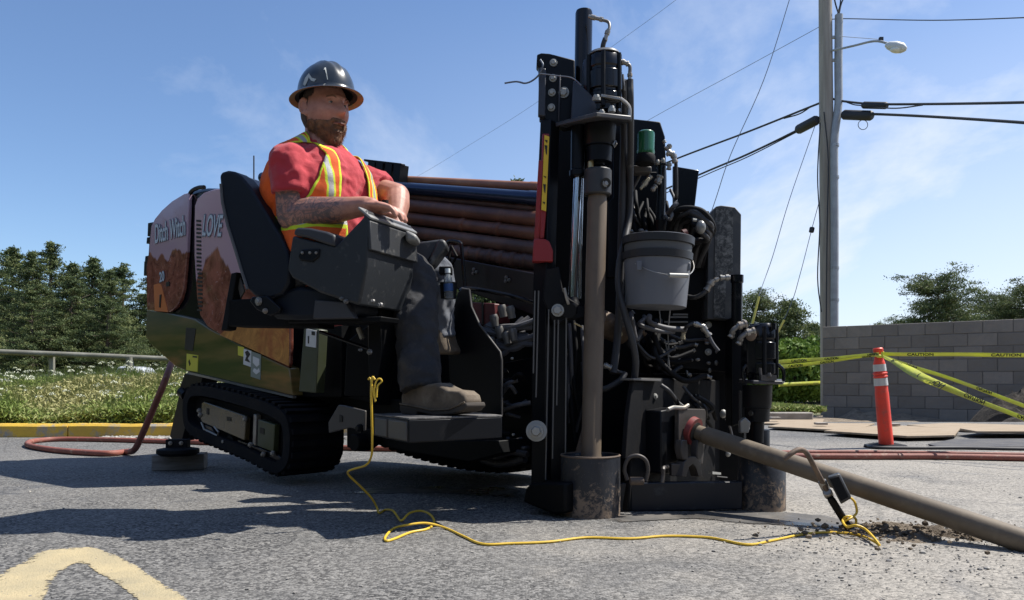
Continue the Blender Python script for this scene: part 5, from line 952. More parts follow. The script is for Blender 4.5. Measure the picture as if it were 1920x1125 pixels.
bp(MB().pp([(1372, 595), (1400, 600), (1402, 790), (1372, 800)], 3.3, .1), 'right_web', 'black_paint'); bp(MB().pp([(1255, 600), (1400, 602), (1400, 700), (1255, 690)], 3.42, .05), 'mast_foot_plate', 'black_paint')
for x, y in ((1328, 609), (1328, 660), (1270, 670), (1261, 643)): mb = MB(); mb.bolt(P(x, y, 3.41), (0, -1, 0), .011, .012); bp(mb, 'bolt', 'bolt_pale', bevel=0)
fitting(P(1300, 606, 3.2), P(1320, 613, 3.2), .011); fitting(P(1316, 610, 3.2), P(1330, 630, 3.2), .013); hose([P(1328, 628, 3.2), P(1337, 645, 3.2), P(1347, 658, 3.2)], .008, 'hose_grey'); hose([P(1302, 605, 3.2), P(1288, 612, 3.2), P(1281, 622, 3.25)], .007)
fitting(P(1283, 612, 3.25), P(1280, 636, 3.25), .010, 'cap_tan')
for dx, dy in ((0, 0), (15, 13)):
    hose([P(1372+dx, 632+dy, 3.02), P(1374+dx, 620+dy, 3.0), P(1386+dx, 611+dy, 3.0), P(1398+dx, 608+dy, 3.0)], .010, 'fit_grey'); fitting(P(1382+dx, 612+dy, 3.0), P(1400+dx, 607+dy, 3.0), .014); fitting(P(1375+dx, 620+dy, 3.01), P(1369+dx, 632+dy, 3.01), .011)
# small webbing strap tails under bucket
for pts in (((1236, 580), (1238, 600), (1236, 615)), ((1256, 582), (1252, 620), (1254, 660), (1252, 688)), ((1246, 636), (1252, 660), (1255, 688)), ((1226, 645), (1230, 675)), ((1185, 582), (1190, 588))):
    bp(MB().tube([P(x, y, 3.22) for x, y in pts], .003, 6), 'strap_tail', 'fit_grey', bevel=0)
# right motor, flange, neck
m2 = motor(1429, 607, 713, 28, 3.06); bp(MB().pp([(1400, 612), (1426, 606), (1426, 700), (1400, 700)], 3.02, .08), 'motor_housing', 'black_gloss', m2, bevel=.006)
mb = MB(); mb.ball(P(1408, 628, 3.0), .022, .01, .024); bp(mb, 'port_cap', 'rusty_steel', m2, bevel=0); mb = MB(); mb.cyl(P(1450, 618, 3.0), P(1450, 606, 3.0), .011, 12); bp(mb, 'port_block', 'black_gloss', m2, bevel=0)
fl = MB(); fl.prism([P(1385, 717, 3.2), P(1412, 720, 2.95), P(1468, 721, 2.98), P(1472, 717, 3.2)], V((0, 0, .014))); bp(fl, 'flange_plate', 'flange_grey')
for sx in (1, -1): bp(MB().tube(crv([P(1429+sx*34+(6 if sx > 0 else 0), 715, 3.0), P(1429+sx*36+(4 if sx > 0 else 0), 695, 3.0), P(1429+sx*30, 684, 3.0)], 4), .007, 8), 'side_bracket', 'black_gloss', bevel=0)
mb = MB(); mb.tube([P(1425, 690, 2.98), P(1427, 712, 2.98)], .006, 8); mb.box(P(1440, 708, 2.97), .06, .02, .02); mb.bolt(P(1442, 704, 2.96), (0, 0, 1), .007, .01); bp(mb, 'bolt', 'bracket_grey', bevel=0)
mb = MB(); mb.lathe(P(1419, 830, 3.12), P(1420, 722, 3.12), [(0, .028), (.36, .028), (.37, .048), (.6, .05), (.61, .055), (.66, .055), (.68, .056), (1, .058)], 28); bp(mb, 'gearbox', 'black_paint', bevel=0)
mb = MB(); mb.bolt(P(1408, 775, 3.06), (-.2, -1, 0), .008, .006); bp(mb, 'bolt', 'black_gloss', bevel=0)
bp(MB().pp([(1388, 790), (1398, 782), (1408, 792), (1404, 812), (1388, 812)], 3.05, .03), 'bright_tab', 'cap_pale'); bp(MB().pp([(1388, 733), (1391, 733), (1391, 790), (1388, 790)], 3.2, .02), 'bright_edge', 'fit_grey', bevel=0)
# right casing: two stacked cylinders
c2 = G(1428, 961); c2.x *= (c2.y+.09)/c2.y; c2.y += .09
mb = MB(); mb.lathe(V((c2.x, c2.y, 0)), V((c2.x, c2.y, .225)), [(0, .091), (.97, .09), (1, .085), (1, .004)], 40); mb.build('casing_can', 'scraped_can', rig, angle=50)
mb = MB(); q = P(1421, 850, 3.15); mb.lathe(V((q.x, q.y, .2)), V((q.x, q.y, CH+(HZ-805)/FL*3.15)), [(0, .046), (.97, .046), (1, .044), (1, .004)], 28); mb.build('casing_tube', 'black_paint', rig, angle=50)
# nose plate and vise
npl = bp(MB().fp([(1192, 712), (1206, 708), (1338, 712), (1400, 716), (1400, 958), (1178, 958)], .10, .03), 'nose_plate', 'black_matte', bevel=.006)
bp(MB().fp([(1188, 709), (1240, 711), (1240, 715), (1188, 713)], .07, .06), 'nose_plate_top', 'fit_grey', npl, bevel=.001); bp(MB().fp([(1188, 712), (1207, 716), (1200, 850), (1198, 860), (1172, 860), (1178, 780)], .085, .02), 'nose_plate_fold', 'black_matte', npl, bevel=.003)
for x, y in ((1228, 743), (1303, 745), (1219, 838), (1243, 808)): mb = MB(); mb.bolt(front(x, y, .10), FW, .009, .010); bp(mb, 'bolt', 'bolt_pale', npl, bevel=0)
bp(MB().pp([(1160, 906), (1392, 903), (1392, 955), (1160, 960)], 2.97, .04), 'base_plate', 'base_blue' if 'base_blue' in MATS else pbr('base_blue', (.003, .006, .013), .45, dirt=(.06, .06, .06), dscale=14), bevel=.004)
bp(MB().fp([(1240, 770), (1272, 764), (1276, 890), (1240, 888)], .03, .08), 'vise_block', 'black_paint', bevel=.006)
bp(MB().tube([front(1252, 768, .0), front(1262, 764, .0), front(1282, 765, .0), front(1290, 760, .0)], .008, 8), 'vise_hose', 'steel', bevel=0)
vp = bp(MB().fp([(1273, 768), (1278, 766), (1322, 767), (1324, 772), (1322, 830), (1318, 870), (1308, 868), (1300, 835), (1292, 868), (1280, 866), (1272, 840)], -.0, .02), 'vise_plate', 'vise_grey' if 'vise_grey' in MATS else pbr('vise_grey', (.055, .048, .045), .5, metal=.3, dirt=(.14, .11, .08), dscale=14), bevel=.003)
ctr = front(1299, 808, -.012)
mb = MB(); ring = []
axv = FW*math.cos(.27)+V((0, 0, -math.sin(.27)))
mb.lathe(ctr-axv*.01, ctr+axv*.012, [(0, .058), (0.01, .058), (1, .055), (1, .038), (0, .038)], 36); bp(mb, 'vise_ring', 'red_dull' if 'red_dull' in MATS else pbr('red_dull', (.20, .03, .028), .5, dirt=(.10, .05, .04), dscale=16), vp, bevel=0)
mb = MB(); mb.cyl(ctr-axv*.02, ctr+axv*.014, .039, 28); bp(mb, 'bore', 'print_black', vp, bevel=0)
for sg in (-1, 1):
    x = 1299+sg*15; mb = MB(); mb.fp([(x-5, 825), (x+5, 825), (x+7*1, 845), (x+4-sg*3, 862), (x-5-sg*2, 862), (x-7, 845)], -.04, .03); bp(mb, 'vise_jaw', 'vise_grey', vp, bevel=.004)
mb = MB(); mb.fp([(1279, 894), (1283, 866), (1294, 856), (1304, 856), (1314, 866), (1318, 894), (1310, 894), (1304, 876), (1299, 870), (1292, 876), (1287, 894)], -.04, .035); bp(mb, 'tong_foot', 'vise_grey', vp, bevel=.003)
mb = MB(); mb.tube(crv([front(1252, 875, -.01), front(1244, 878, -.03), front(1243, 890, -.03), front(1241, 905, -.03)], 4), .008, 8); bp(mb, 'drain_hook', 'vise_grey', bevel=0); bp(MB().box(front(1266, 880, .0), .04, .04, .05), 'drain_block', 'vise_grey')
bp(MB().ball(front(1356, 776, .05), .016, .012, .02, n=10, m=8), 'fitting', 'bolt_pale', bevel=0); hose([front(1362, 786, .05), front(1368, 800, .05), front(1372, 815, .05)], .006, 'hose_grey'); bp(MB().ball(front(1365, 851, .05), .012, .01, .014, n=10, m=8), 'fitting', 'bolt_pale', bevel=0)
bp(MB().fp([(1336, 884), (1352, 886), (1352, 890), (1336, 889)], .05, .02), 'bright_edge', 'bolt_pale', bevel=0); bp(MB().fp([(1345, 892), (1364, 894), (1364, 896), (1345, 894)], .05, .02), 'bright_edge', 'fit_grey', bevel=0)
mb = MB(); mb.tube(crv([P(1176, 900, 2.86), P(1171, 880, 2.86), P(1178, 860, 2.86), P(1194, 854, 2.86), P(1210, 862, 2.86), P(1215, 880, 2.86), P(1211, 902, 2.86)], 6), .0075, 10); dr = bp(mb, 'tie_down_ring', 'vise_grey', bevel=0); mb = MB(); mb.cyl(P(1181, 902, 2.86), P(1207, 902, 2.86), .015, 12); bp(mb, 'ring_lug', 'rusty_steel', dr, bevel=.003)
for px_, l_ in (((1000, 870), -.3),): pass
# low clutter between the shield and the mast
bp(MB().sp([(945, 680), (998, 670), (998, 870), (950, 872), (945, 850)], -.2, .2), 'lower_web', 'black_steel'); hose([side(900, 850, -.3), side(930, 856, -.3), side(960, 848, -.3), side(990, 852, -.3)], .013); hose([side(905, 862, -.28), side(940, 870, -.28), side(985, 860, -.28)], .016)
for x, y in ((962, 815), (898, 858), (960, 672), (848, 637)): mb = MB(); mb.bolt(side(x, y, -.32 if x > 850 else -.39), SZ, .004, .005); bp(mb, 'bolt', 'bolt_pale', bevel=0)
# ================================================================ the operator
n = NT('skin'); E_R = P(550, 405, 2.80)
co = n.co.outputs['Object']
c = n.mix(n.map(n.noise(22, 6, .65), .35, .65), (.37, .165, .12), (.52, .26, .19)); c = n.mix(n.map(n.noise(220, 3), .5, .8, 0, .3), c, (.33, .16, .11))
dn = n.t.nodes.new('ShaderNodeVectorMath'); dn.operation = 'DISTANCE'; n.link(co, dn.inputs[0]); dn.inputs[1].default_value = E_R+V((.07, -.03, .02)); msk = n.map(dn.outputs['Value'], .185, .145)
pat = n.map(n.voro(17, 'Distance', 'DISTANCE_TO_EDGE', vec=n.mapping((1, 1, 1.6))), 0, .05, 1, 0); pat = n.math('MAXIMUM', pat, n.map(n.noise(20, 5, .6, dist=2.5), .50, .58)); pat = n.math('MAXIMUM', pat, n.map(n.noise(26, 3, .5, dist=4), .55, .6, 0, .8))
f = n.math('MULTIPLY', msk, n.math('ADD', n.math('MULTIPLY', pat, .62), .2)); c = n.mix(f, c, (.075, .075, .085)); n.base(c); n.set('Roughness', .5); n.set('Subsurface Weight', .04); n.t.nodes['Principled BSDF'].inputs['Subsurface Radius'].default_value = (.012, .005, .003); n.bump(n.noise(180, 4), .25, .002)
n = NT('shirt_red'); c = n.mix(n.map(n.noise(7, 6), .35, .7), (.50, .03, .045), (.40, .024, .038)); n.base(c); n.set('Roughness', .85); n.set('Sheen Weight', .2); n.bump(n.math('ADD', n.noise(500, 2), n.math('MULTIPLY', n.noise(13, 3, .5, dist=1.5), 3)), .35, .006)
n = NT('vest_orange'); s_ = n.attr('s').outputs['Fac']; u_ = n.attr('u').outputs['Fac']; ed = n.attr('ed').outputs['Fac']; wob = n.math('MULTIPLY', n.math('SUBTRACT', n.noise(9, 2), .5), .02)
vabs = n.math('ABSOLUTE', n.math('SUBTRACT', n.math('ABSOLUTE', n.math('ADD', s_, wob)), .104)); hab = n.math('MULTIPLY', n.math('ABSOLUTE', n.math('SUBTRACT', n.math('ADD', u_, wob), .16)), .45)
vabs = n.math('ADD', vabs, n.math('MULTIPLY', n.math('LESS_THAN', u_, .165), 1)); both = n.math('MINIMUM', vabs, hab)
lime = n.math('MAXIMUM', n.math('LESS_THAN', both, .0145), n.math('LESS_THAN', ed, .009)); c = n.mix(n.map(n.noise(30, 4), .3, .7), (.85, .13, .012), (.74, .10, .012)); c = n.mix(lime, c, (.62, .74, .03)); sil = n.math('LESS_THAN', both, .0082); c = n.mix(sil, c, (.36, .36, .35))
n.base(c); n.set('Roughness', n.map(sil, 0, 1, .8, .42)); n.bump(n.math('ADD', n.noise(350, 2), n.math('MULTIPLY', n.noise(11, 3, .5, dist=1), 3)), .35, .006)
n = NT('denim'); c = n.mix(n.map(n.noise(5, 6), .35, .7), (.022, .023, .027), (.044, .044, .047)); c = n.mix(n.map(n.noise(9, 8, .7), .52, .75, 0, .75), c, (.10, .085, .065)); n.base(c); n.set('Roughness', .9); n.bump(n.math('ADD', n.noise(600, 2), n.math('MULTIPLY', n.noise(12, 4, .5, dist=1.2), 4)), .5, .006)
n = NT('denim_sunlit'); c = n.mix(n.map(n.noise(6, 6), .35, .7), (.10, .115, .15), (.17, .18, .20)); n.base(c); n.set('Roughness', .9); n.bump(n.math('ADD', n.noise(600, 2), n.math('MULTIPLY', n.noise(12, 4, .5, dist=1.2), 4)), .5, .006)  # paler copy of the denim: sunlight on the far leg put into its colour
pbr('boot_leather', (.15, .115, .08), .8, col2=(.085, .065, .045), scale=9, dirt=(.22, .18, .13), dscale=14, dlo=.5, dhi=.75, bump=.5, bscale=30, bdist=.004); pbr('boot_sole', (.05, .042, .035), .9, dirt=(.14, .11, .08), dscale=10)
pbr('beard_hair', (.24, .115, .055), .8, col2=(.11, .06, .036), scale=40); pbr('short_hair', (.07, .045, .035), .85); pbr('lip', (.20, .085, .07), .6); pbr('eye_white', (.30, .27, .25), .25); pbr('iris', (.05, .045, .04), .15); pbr('brow', (.16, .09, .06), .9)
n = NT('hat_black'); c = n.mix(n.map(n.noise(14, 6), .45, .7), (.018, .024, .030), (.04, .047, .053)); c = n.mix(n.map(n.noise(70, 6, .8), .66, .74), c, (.2, .2, .2)); n.base(c); n.set('Roughness', .28); n.set('Coat Weight', .4); n.set('Coat Roughness', .15); n.bump(n.noise(60), .08, .002)
pbr('hat_under', (.36, .17, .08), .6, col2=(.22, .20, .12), scale=14); pbr('hat_liner', (.01, .01, .01), .8); pbr('sticker_white', (.5, .52, .5), .6)
PF = V((.82, -.57, 0)).normalized(); PL = V((-PF.y, PF.x, 0))
HIP = P(612, 512, 2.95); HC = P(609, 0, 2.95); HC = V((HC.x, HC.y, 1.528)); HF = V((.77, -.64, 0)).normalized(); HL = V((-HF.y, HF.x, 0))
def B(f, s, u): return HIP+PF*f+PL*s+UP*u
def H(f, s, u): return HC+HF*f+HL*s+UP*u
person = thing('person', 'seated operator in black hard hat, orange safety vest and red t-shirt, forearm on the console', 'person', (HIP.x+.15, HIP.y, .38))
SR, SL = B(.01, -.185, .372), B(.0, .205, .375); ER = E_R; WR = P(686, 386, 2.68); EL = P(744, 368, 3.05); WLt = P(742, 428, 2.93)
EV = lambda o: bpy.data.meshes.new_from_object(o.evaluated_get(bpy.context.evaluated_depsgraph_get()))
def skinmesh(mb, name, mat, vox, smooth_it=6, disp=None, parent=person, smf=.5):
    me = bpy.data.meshes.new(name); me.from_pydata(mb.v, [], mb.f); bm = bmesh.new(); bm.from_mesh(me); bmesh.ops.recalc_face_normals(bm, faces=bm.faces); bm.to_mesh(me); bm.free()
    o = bpy.data.objects.new(name, me); COL.objects.link(o)
    r_ = o.modifiers.new('r', 'REMESH'); r_.mode = 'VOXEL'; r_.voxel_size = vox; r_.use_smooth_shade = True
    if smooth_it: s = o.modifiers.new('s', 'SMOOTH'); s.factor = smf; s.iterations = smooth_it
    if disp:
        for k, (sz, st_) in enumerate(disp):
            tx = bpy.data.textures.new('folds', 'CLOUDS'); tx.noise_scale = sz; tx.noise_depth = 1; d = o.modifiers.new('d', 'DISPLACE'); d.texture = tx; d.strength = st_; d.mid_level = .5; d.texture_coords = 'GLOBAL'
    bpy.context.view_layer.update(); m2 = EV(o); o.modifiers.clear(); old = o.data; o.data = m2; bpy.data.meshes.remove(old); m2.name = name
    m2.materials.clear(); m2.materials.append(MATS[mat]); m2.polygons.foreach_set('use_smooth', [True]*len(m2.polygons))
    attach(o, parent); return o
# head surface as displaced ellipsoid
def head_grid(N=120, K=84, extra=None):
    g_ = lambda x, s: math.exp(-(x/s)**2); vs = []
    for j in range(K+1):
        ph = math.pi*j/K
        for i in range(N):
            th = 2*math.pi*i/N; x = math.sin(ph)*math.sin(th); y = math.sin(ph)*math.cos(th); z = -math.cos(ph)   # x lateral, y forward
            X, Y, Z = x*.080, y*.098, z*.128
            if Y > 0: Y *= 1-.10*max(0, abs(z)-.3); 
            jaw = max(0, (-Z-.025)/.10); X *= 1-.13*jaw**1.6; Y *= (1-.05*jaw) if Y > 0 else (1-.35*min(1, jaw*1.2))
            if Y > 0:
                fr = min(1, Y/.06)
                X *= 1+.05*g_(Z+.02, .03)
                Y += fr*(.009*g_(Z-.032, .011)*g_(X, .052)-.014*g_(Z-.014, .013)*(g_(X-.032, .016)+g_(X+.032, .016))+.005*g_(Z+.022, .02)*(g_(X-.042, .02)+g_(X+.042, .02)))
                nb_ = max(0, min(1, (.025-Z)/.055)) if Z > -.030 else max(0, 1-(-.030-Z)/.012); Y += fr*.034*nb_*g_(X, .0125 if Z > -.012 else .0155)
                Y += fr*(.007*g_(Z+.060, .007)*g_(X, .022)+.008*g_(Z+.072, .008)*g_(X, .020)-.004*g_(Z+.066, .003)*g_(X, .022)+.010*g_(Z+.102, .018)*g_(X, .026)-.004*g_(Z+.086, .007)*g_(X, .02))
            q = (Y, X, Z)
            if extra: q = extra(q, x, y, z)
            vs.append(q)
    fs = [(j*N+i, j*N+(i+1) % N, (j+1)*N+(i+1) % N, (j+1)*N+i) for j in range(K) for i in range(N)]
    return vs, fs
hv, hf_ = head_grid(); body = MB(); body.add([H(*q) for q in hv], hf_)
for sg in (-1, 1):                                   # ears
    c = H(-.012, sg*.083, .002); ea = (HF*.35-UP*0+HL*sg*.94).normalized(); er = []
    for a in range(15): q = -2.4+a*.335; er.append(c+(HF*math.cos(q)*.014*-1+UP*math.sin(q)*-.027)*1.0+HL*sg*(.006+.006*math.cos(q)))
    body.tube(crv(er, 3), .0052, 8); body.ball(c+HL*sg*.001, .012, .005, .023, ax=HF, ay=HL); body.ball(c+HF*.008-UP*.028+HL*sg*.0, .009, .006, .010, ax=HF, ay=HL)
body.cap(H(-.022, 0, -.03), B(-.01, 0, .40), .062, .07); body.cap(B(0, -.13, .37), B(0, .13, .37), .06, .06)
body.cap(B(-.01, 0, .30), B(.02, 0, .05), .12, .13)
def arm(S, E, W_, r):
    body.cap(S, E, r*.92, r*.98); mid = E.lerp(W_, .30); body.cap(E, mid, r*.96, r*.98); body.cap(mid, E.lerp(W_, .75), r*.98, r*.68); body.cap(E.lerp(W_, .75), W_, r*.68, r*.55)
arm(SR, ER, WR, .060); arm(SL, EL, WLt, .052)
def hand(Wr, fwd, back, thumb, flat=.9, sc=1.0):     # fwd: direction of fingers, back: out of the back of the hand, thumb: side of thumb
    f, b_, t_ = V(fwd).normalized(), V(back).normalized(), V(thumb).normalized()
    k = Wr+f*.045*sc; body.cap(Wr, Wr+f*.02, .028*sc, .030*sc); body.ball(k, .052*sc, .040*sc, .018*sc, ax=f, ay=t_, az=b_)
    for i, (off, L) in enumerate(((.027, .068), (.009, .078), (-.009, .073), (-.027, .058))):
        p0 = Wr+f*.075*sc+t_*off*sc+b_*.004; p1 = p0+(f*.92-b_*.25)*L*.45*sc; p2 = p1+(f*.72-b_*.7)*L*.32*sc; p3 = p2+(f*.35-b_*.93)*L*.25*sc
        body.cap(p0-f*.02, p1, .0105*sc, .0095*sc, 10); body.cap(p1, p2, .0095*sc, .0088*sc, 10); body.cap(p2, p3, .0088*sc, .0078*sc, 10)
    q0 = Wr+f*.022*sc+t_*.030*sc-b_*.004; q1 = q0+(f*.6+t_*.75-b_*.2).normalized()*.038*sc; q2 = q1+(f*.9+t_*.2-b_*.3).normalized()*.030*sc
    body.cap(q0, q1, .013*sc, .0108*sc, 10); body.cap(q1, q2, .0108*sc, .009*sc, 10)
hd = (P(740, 390, 2.66)-WR).normalized(); hand(WR, hd, UP*.95-Rs*.2, Rs, sc=1.02); hand(WLt, V((-.35, -.75, -.3)), UP+V((.2, 0, 0)), V((-.9, .3, 0)))
HR_, HLt = B(.02, -.10, .0), B(.02, .10, .0); KR, KL = P(774, 520, 2.97), P(816, 508, 3.18); AR, AL = P(790, 728, 2.80), P(822, 628, 3.20)
body.cap(HR_, KR, .075, .055); body.cap(KR, AR, .05, .028); body.cap(HLt, KL, .075, .055); body.cap(KL, AL, .05, .028); pass
bodyo = skinmesh(body, 'body', 'skin', .0038, 2)
# t-shirt
sh = MB(); sh.ball(B(.005, 0, .275), .155, .205, .21, ax=PF, ay=PL); sh.ball(B(.045, 0, .10), .185, .195, .18, ax=PF, ay=PL); sh.ball(B(-.07, 0, .20), .125, .18, .20, ax=PF, ay=PL); sh.ball(B(-.085, -.095, .31), .09, .11, .135, ax=PF, ay=PL); sh.ball(B(-.085, .095, .31), .09, .11, .135, ax=PF, ay=PL); sh.cap(B(-.02, -.13, .375), B(-.02, .15, .375), .078, .08); sh.cap(B(-.045, -.14, .405), B(-.04, -.02, .485), .055, .05); sh.cap(B(-.03, .15, .41), B(-.035, .02, .49), .055, .05); sh.cap(B(-.02, 0, .41), B(-.02, 0, .468), .095, .070); sh.cap(B(0, 0, .05), B(0, 0, -.05), .17, .16)
tor_v, tor_f = list(sh.v), list(sh.f)
def sleeve(S, E, r0, r1, fr):
    e = S.lerp(E, fr); sh.ball(S, r0*.98); sh.lathe(S, e, [(0, r0), (.5, (r0+r1)/2+.002), (1, r1)], 28)
sleeve(SR, ER, .076, .078, .56); sleeve(SL, EL, .080, .070, .62)
shirt = skinmesh(sh, 't_shirt', 'shirt_red', .0075, 5, [(.09, .026), (.04, .016)])
# safety vest: torso surface let out a little, cut at the neck, front opening and arm holes
vm = MB(); vm.add(tor_v, tor_f); vest = skinmesh(vm, 'safety_vest', 'vest_orange', .0055, 14, [(.10, .010), (.05, .006)])
me = vest.data; bm = bmesh.new(); bm.from_mesh(me); bm.normal_update(); ls = bm.verts.layers.float.new('s'); lu = bm.verts.layers.float.new('u'); le = bm.verts.layers.float.new('ed'); kill = []
for v in bm.verts:
    q = v.co-HIP; f, s, u = q.dot(PF), q.dot(PL), q.z
    op = (abs(s)-(.056+.02*max(0, (.40-u))/.2)) if f > .0 else 9           # front opening
    if f > 0 and s > 0: op = s-(.060+.0*u)
    nk = math.hypot(s/1.0, (f-.03)/1.1)-.085 if u > .36 else 9
    ah = min(math.hypot((u-.345)/1.25, (f-.035)/.72)-.105 if s < -.095 else 9, math.hypot((u-.345)/1.25, (f-.03)/.72)-.10 if s > .10 else 9)
    hem = u+.10
    d_ = min(op, nk, ah, hem); v[ls] = s; v[lu] = u; v[le] = d_
    if d_ < 0: kill.append(v)
for v in bm.verts: v.co += v.normal*.011
bmesh.ops.delete(bm, geom=kill, context='VERTS')
for _ in range(14):
    new = {}
    for v in bm.verts:
        if v.is_boundary:
            nb_ = [e.other_vert(v) for e in v.link_edges if e.is_boundary]
            if len(nb_) == 2: new[v] = v.co*.5+(nb_[0].co+nb_[1].co)*.25
    for v, c_ in new.items(): v.co = c_
bm.to_mesh(me); bm.free()
so = vest.modifiers.new('t', 'SOLIDIFY'); so.thickness = .004; so.offset = 0
mb = MB(); mb.box(B(.160, -.115, .22), .010, .022, .045, ax=PF, ay=PL); mb.build('vest_pocket', 'vest_orange', vest, bevel=.004)
# jeans
jn = MB(); jn.ball(B(.03, 0, -.01), .16, .19, .12, ax=PF, ay=PL); jn.cap(HR_, KR, .105, .090); jn.cap(KR, KR.lerp(AR, .5), .090, .084); jn.lathe(KR.lerp(AR, .3), AR+V((0, 0, -.012)), [(0, .082), (.7, .082), (1, .077)], 28)
jeans = skinmesh(jn, 'jeans', 'denim', .008, 4, [(.12, .028), (.045, .022)])
jl = MB(); jl.cap(HLt, KL, .10, .078); jl.cap(KL, KL.lerp(AL, .5), .078, .072); jl.lathe(KL.lerp(AL, .3), AL+V((.0, 0, -.01)), [(0, .072), (.8, .068), (1, .064)], 24); jeans2 = skinmesh(jl, 'jeans_leg', 'denim_sunlit', .008, 4, [(.12, .025), (.045, .020)])
# boots
def bpl(x, y, o=0.0, px0=820, d0=2.76):
    Q = P(px0, 750, d0); r = V(((x-CX)/FL, 1, (HZ-y)/FL)); d = (Q.dot(R)+o)/(r.x*R.x+r.y*R.y); return r*d+V((0, 0, CH))
bt = MB(); up_px = [(752, 764), (750, 742), (758, 728), (795, 722), (828, 718), (838, 724), (856, 731), (880, 733), (892, 741), (897, 755), (890, 765), (860, 771), (820, 774), (790, 768)]
up_px = [(750+(x-750)*.84, y) for x, y in up_px]; bt.prism([bpl(x, y, -.045) for x, y in up_px], R*.085)
boot = bt.build('boot', 'boot_leather', person, bevel=.022); boot.modifiers[0].segments = 4
sp_ = [(749, 758), (790, 764), (820, 770), (860, 768), (896, 754), (899, 762), (890, 771), (862, 777), (828, 780), (800, 775), (788, 772), (786, 779), (754, 777), (748, 768)]
sp_ = [(750+(x-750)*.84, y) for x, y in sp_]; so_ = MB().prism([bpl(x, y, -.050) for x, y in sp_], R*.095).build('sole', 'boot_sole', boot, bevel=.005)
mb = MB(); mb.tube([bpl(x, y, -.052) for x, y in ((750, 757), (784, 763), (809, 769), (842, 767), (871, 754))], .003, 6); mb.build('welt', 'boot_leather', boot)
b2_ = MB(); b2_.prism([P(808, 612, 3.14), P(826, 606, 3.14), P(834, 640, 3.14), P(840, 652, 3.14), P(842, 664, 3.14), P(806, 664, 3.14), P(804, 640, 3.14)], V((.05, .09, 0))); bo2 = b2_.build('boot', 'boot_leather', person, bevel=.015)
# eyes, brows, beard, hair
for sg in (-1, 1):
    c = H(.0695, sg*.031, .012); mb = MB(); mb.ball(c, .0125, n=20, m=14); ey = mb.build('eye', 'eye_white', person); mb = MB(); q = c+(HF+HL*.1).normalized()*.0082; mb.ball(q, .0066, n=14, m=10); mb.build('iris', 'iris', ey)
    mb = MB(); mb.tube(crv([H(.093, sg*.014, .027), H(.094, sg*.032, .031), H(.079, sg*.052, .026)], 5), [.0030]*11, 8); mb.build('eyebrow', 'brow', person)
    mb = MB(); mb.tube(crv([c+HL*.013*-1+HF*.004, c+UP*.0058+HF*.0115, c+HL*.013+HF*.004], 4), .0036, 6); mb.tube(crv([c+HL*.012*-1+HF*.004-UP*.003, c-UP*.0085+HF*.0095, c+HL*.012+HF*.004-UP*.003], 4), .0030, 6); mb.build('eyelid', 'skin', ey)
rb = random.Random(3)
def bext(q, x, y, z):
    f, s, u = q; line = -.040-.16*max(0, f-.02)+.009*mnoise.noise(V((f*70, s*70, u*70))); m_ = max(0, min(1, (line-u)/.018))*max(0, min(1, (f+.035)/.02))
    if f > .075 and abs(s) < .021 and -.078 < u < -.062: m_ *= .45
    if f > .06 and u > -.052: m_ *= 1 if (abs(s) < .035 and u < -.043) else .0 if abs(s) < .03 else m_
    if f > .060: m_ = max(m_, max(0, min(1, (u+.0605)/.003))*max(0, min(1, (-.043-u)/.006))*max(0, min(1, (.036-abs(s))/.008)))
    line = line; nn = mnoise.noise(V((f*60, s*60, u*60)))*.5+mnoise.noise(V((f*150, s*150, u*150)))*.3
    ch = math.exp(-((u+.108)/.035)**2)*math.exp(-(s/.045)**2)*(1 if f > .02 else .3)
    a = m_*(.007+.016*ch+.004*nn)-(1-m_)*.004; L = math.sqrt(f*f+s*s+u*u); return (f+f/L*a, s+s/L*a, u+u/L*a-m_*ch*.012)
bv, bf_ = head_grid(260, 180, bext); bmesh_ = MB(); bmesh_.add([H(*q) for q in bv], bf_)
hvw, _ = head_grid(260, 180); keep = [i for i in range(len(bv)) if (V(bv[i]).length > V(hvw[i]).length+.001)]
ks = set(keep); bmesh_.f = [f for f in bmesh_.f if all(i in ks for i in f)]
base_n = len(bmesh_.v)
for i in keep:
    if rb.random() < .5:
        q = V(bv[i]); nrm = q.normalized(); d_ = (nrm+V((rb.gauss(0, .3), rb.gauss(0, .3), rb.gauss(-.45, .3)))).normalized(); L = rb.uniform(.004, .013)*(1.3 if q.z < -.08 else .6); w = V((rb.gauss(0, 1), rb.gauss(0, 1), rb.gauss(0, 1))).normalized()*.0007
        a, b_, t_ = H(*(q-w)), H(*(q+w)), H(*(q+d_*L)); k = len(bmesh_.v); bmesh_.v += [tuple(a), tuple(b_), tuple(t_)]; bmesh_.f.append((k, k+1, k+2))
bmesh_.build('beard', 'beard_hair', person, recalc=False)
mb = MB(); mb.tube(crv([H(.088, -.024, -.0665), H(.101, -.012, -.066), H(.104, 0, -.0665), H(.101, .012, -.066), H(.088, .024, -.0665)], 4), [.0008]+[.0022]*15+[.0008], 8); mb.build('mouth', 'lip', person)
def hext(q, x, y, z):
    f, s, u = q; m_ = max(0, min(1, (.012-f-.25*max(0, -.0-u))/.01)) if u < .03 else max(0, min(1, (.035-f)/.01)); m_ *= max(0, min(1, (u+.085)/.02))
    a = m_*.0035-(1-m_)*.004; L = math.sqrt(f*f+s*s+u*u); return (f+f/L*a, s+s/L*a, u+u/L*a)
hv2, hf2 = head_grid(120, 84, hext); ks = set(i for i in range(len(hv2)) if V(hv2[i]).length > V(hv[i]).length+.0005); mb = MB(); mb.add([H(*q) for q in hv2], [f for f in hf2 if all(i in ks for i in f)]); mb.build('hair', 'short_hair', person, recalc=False)
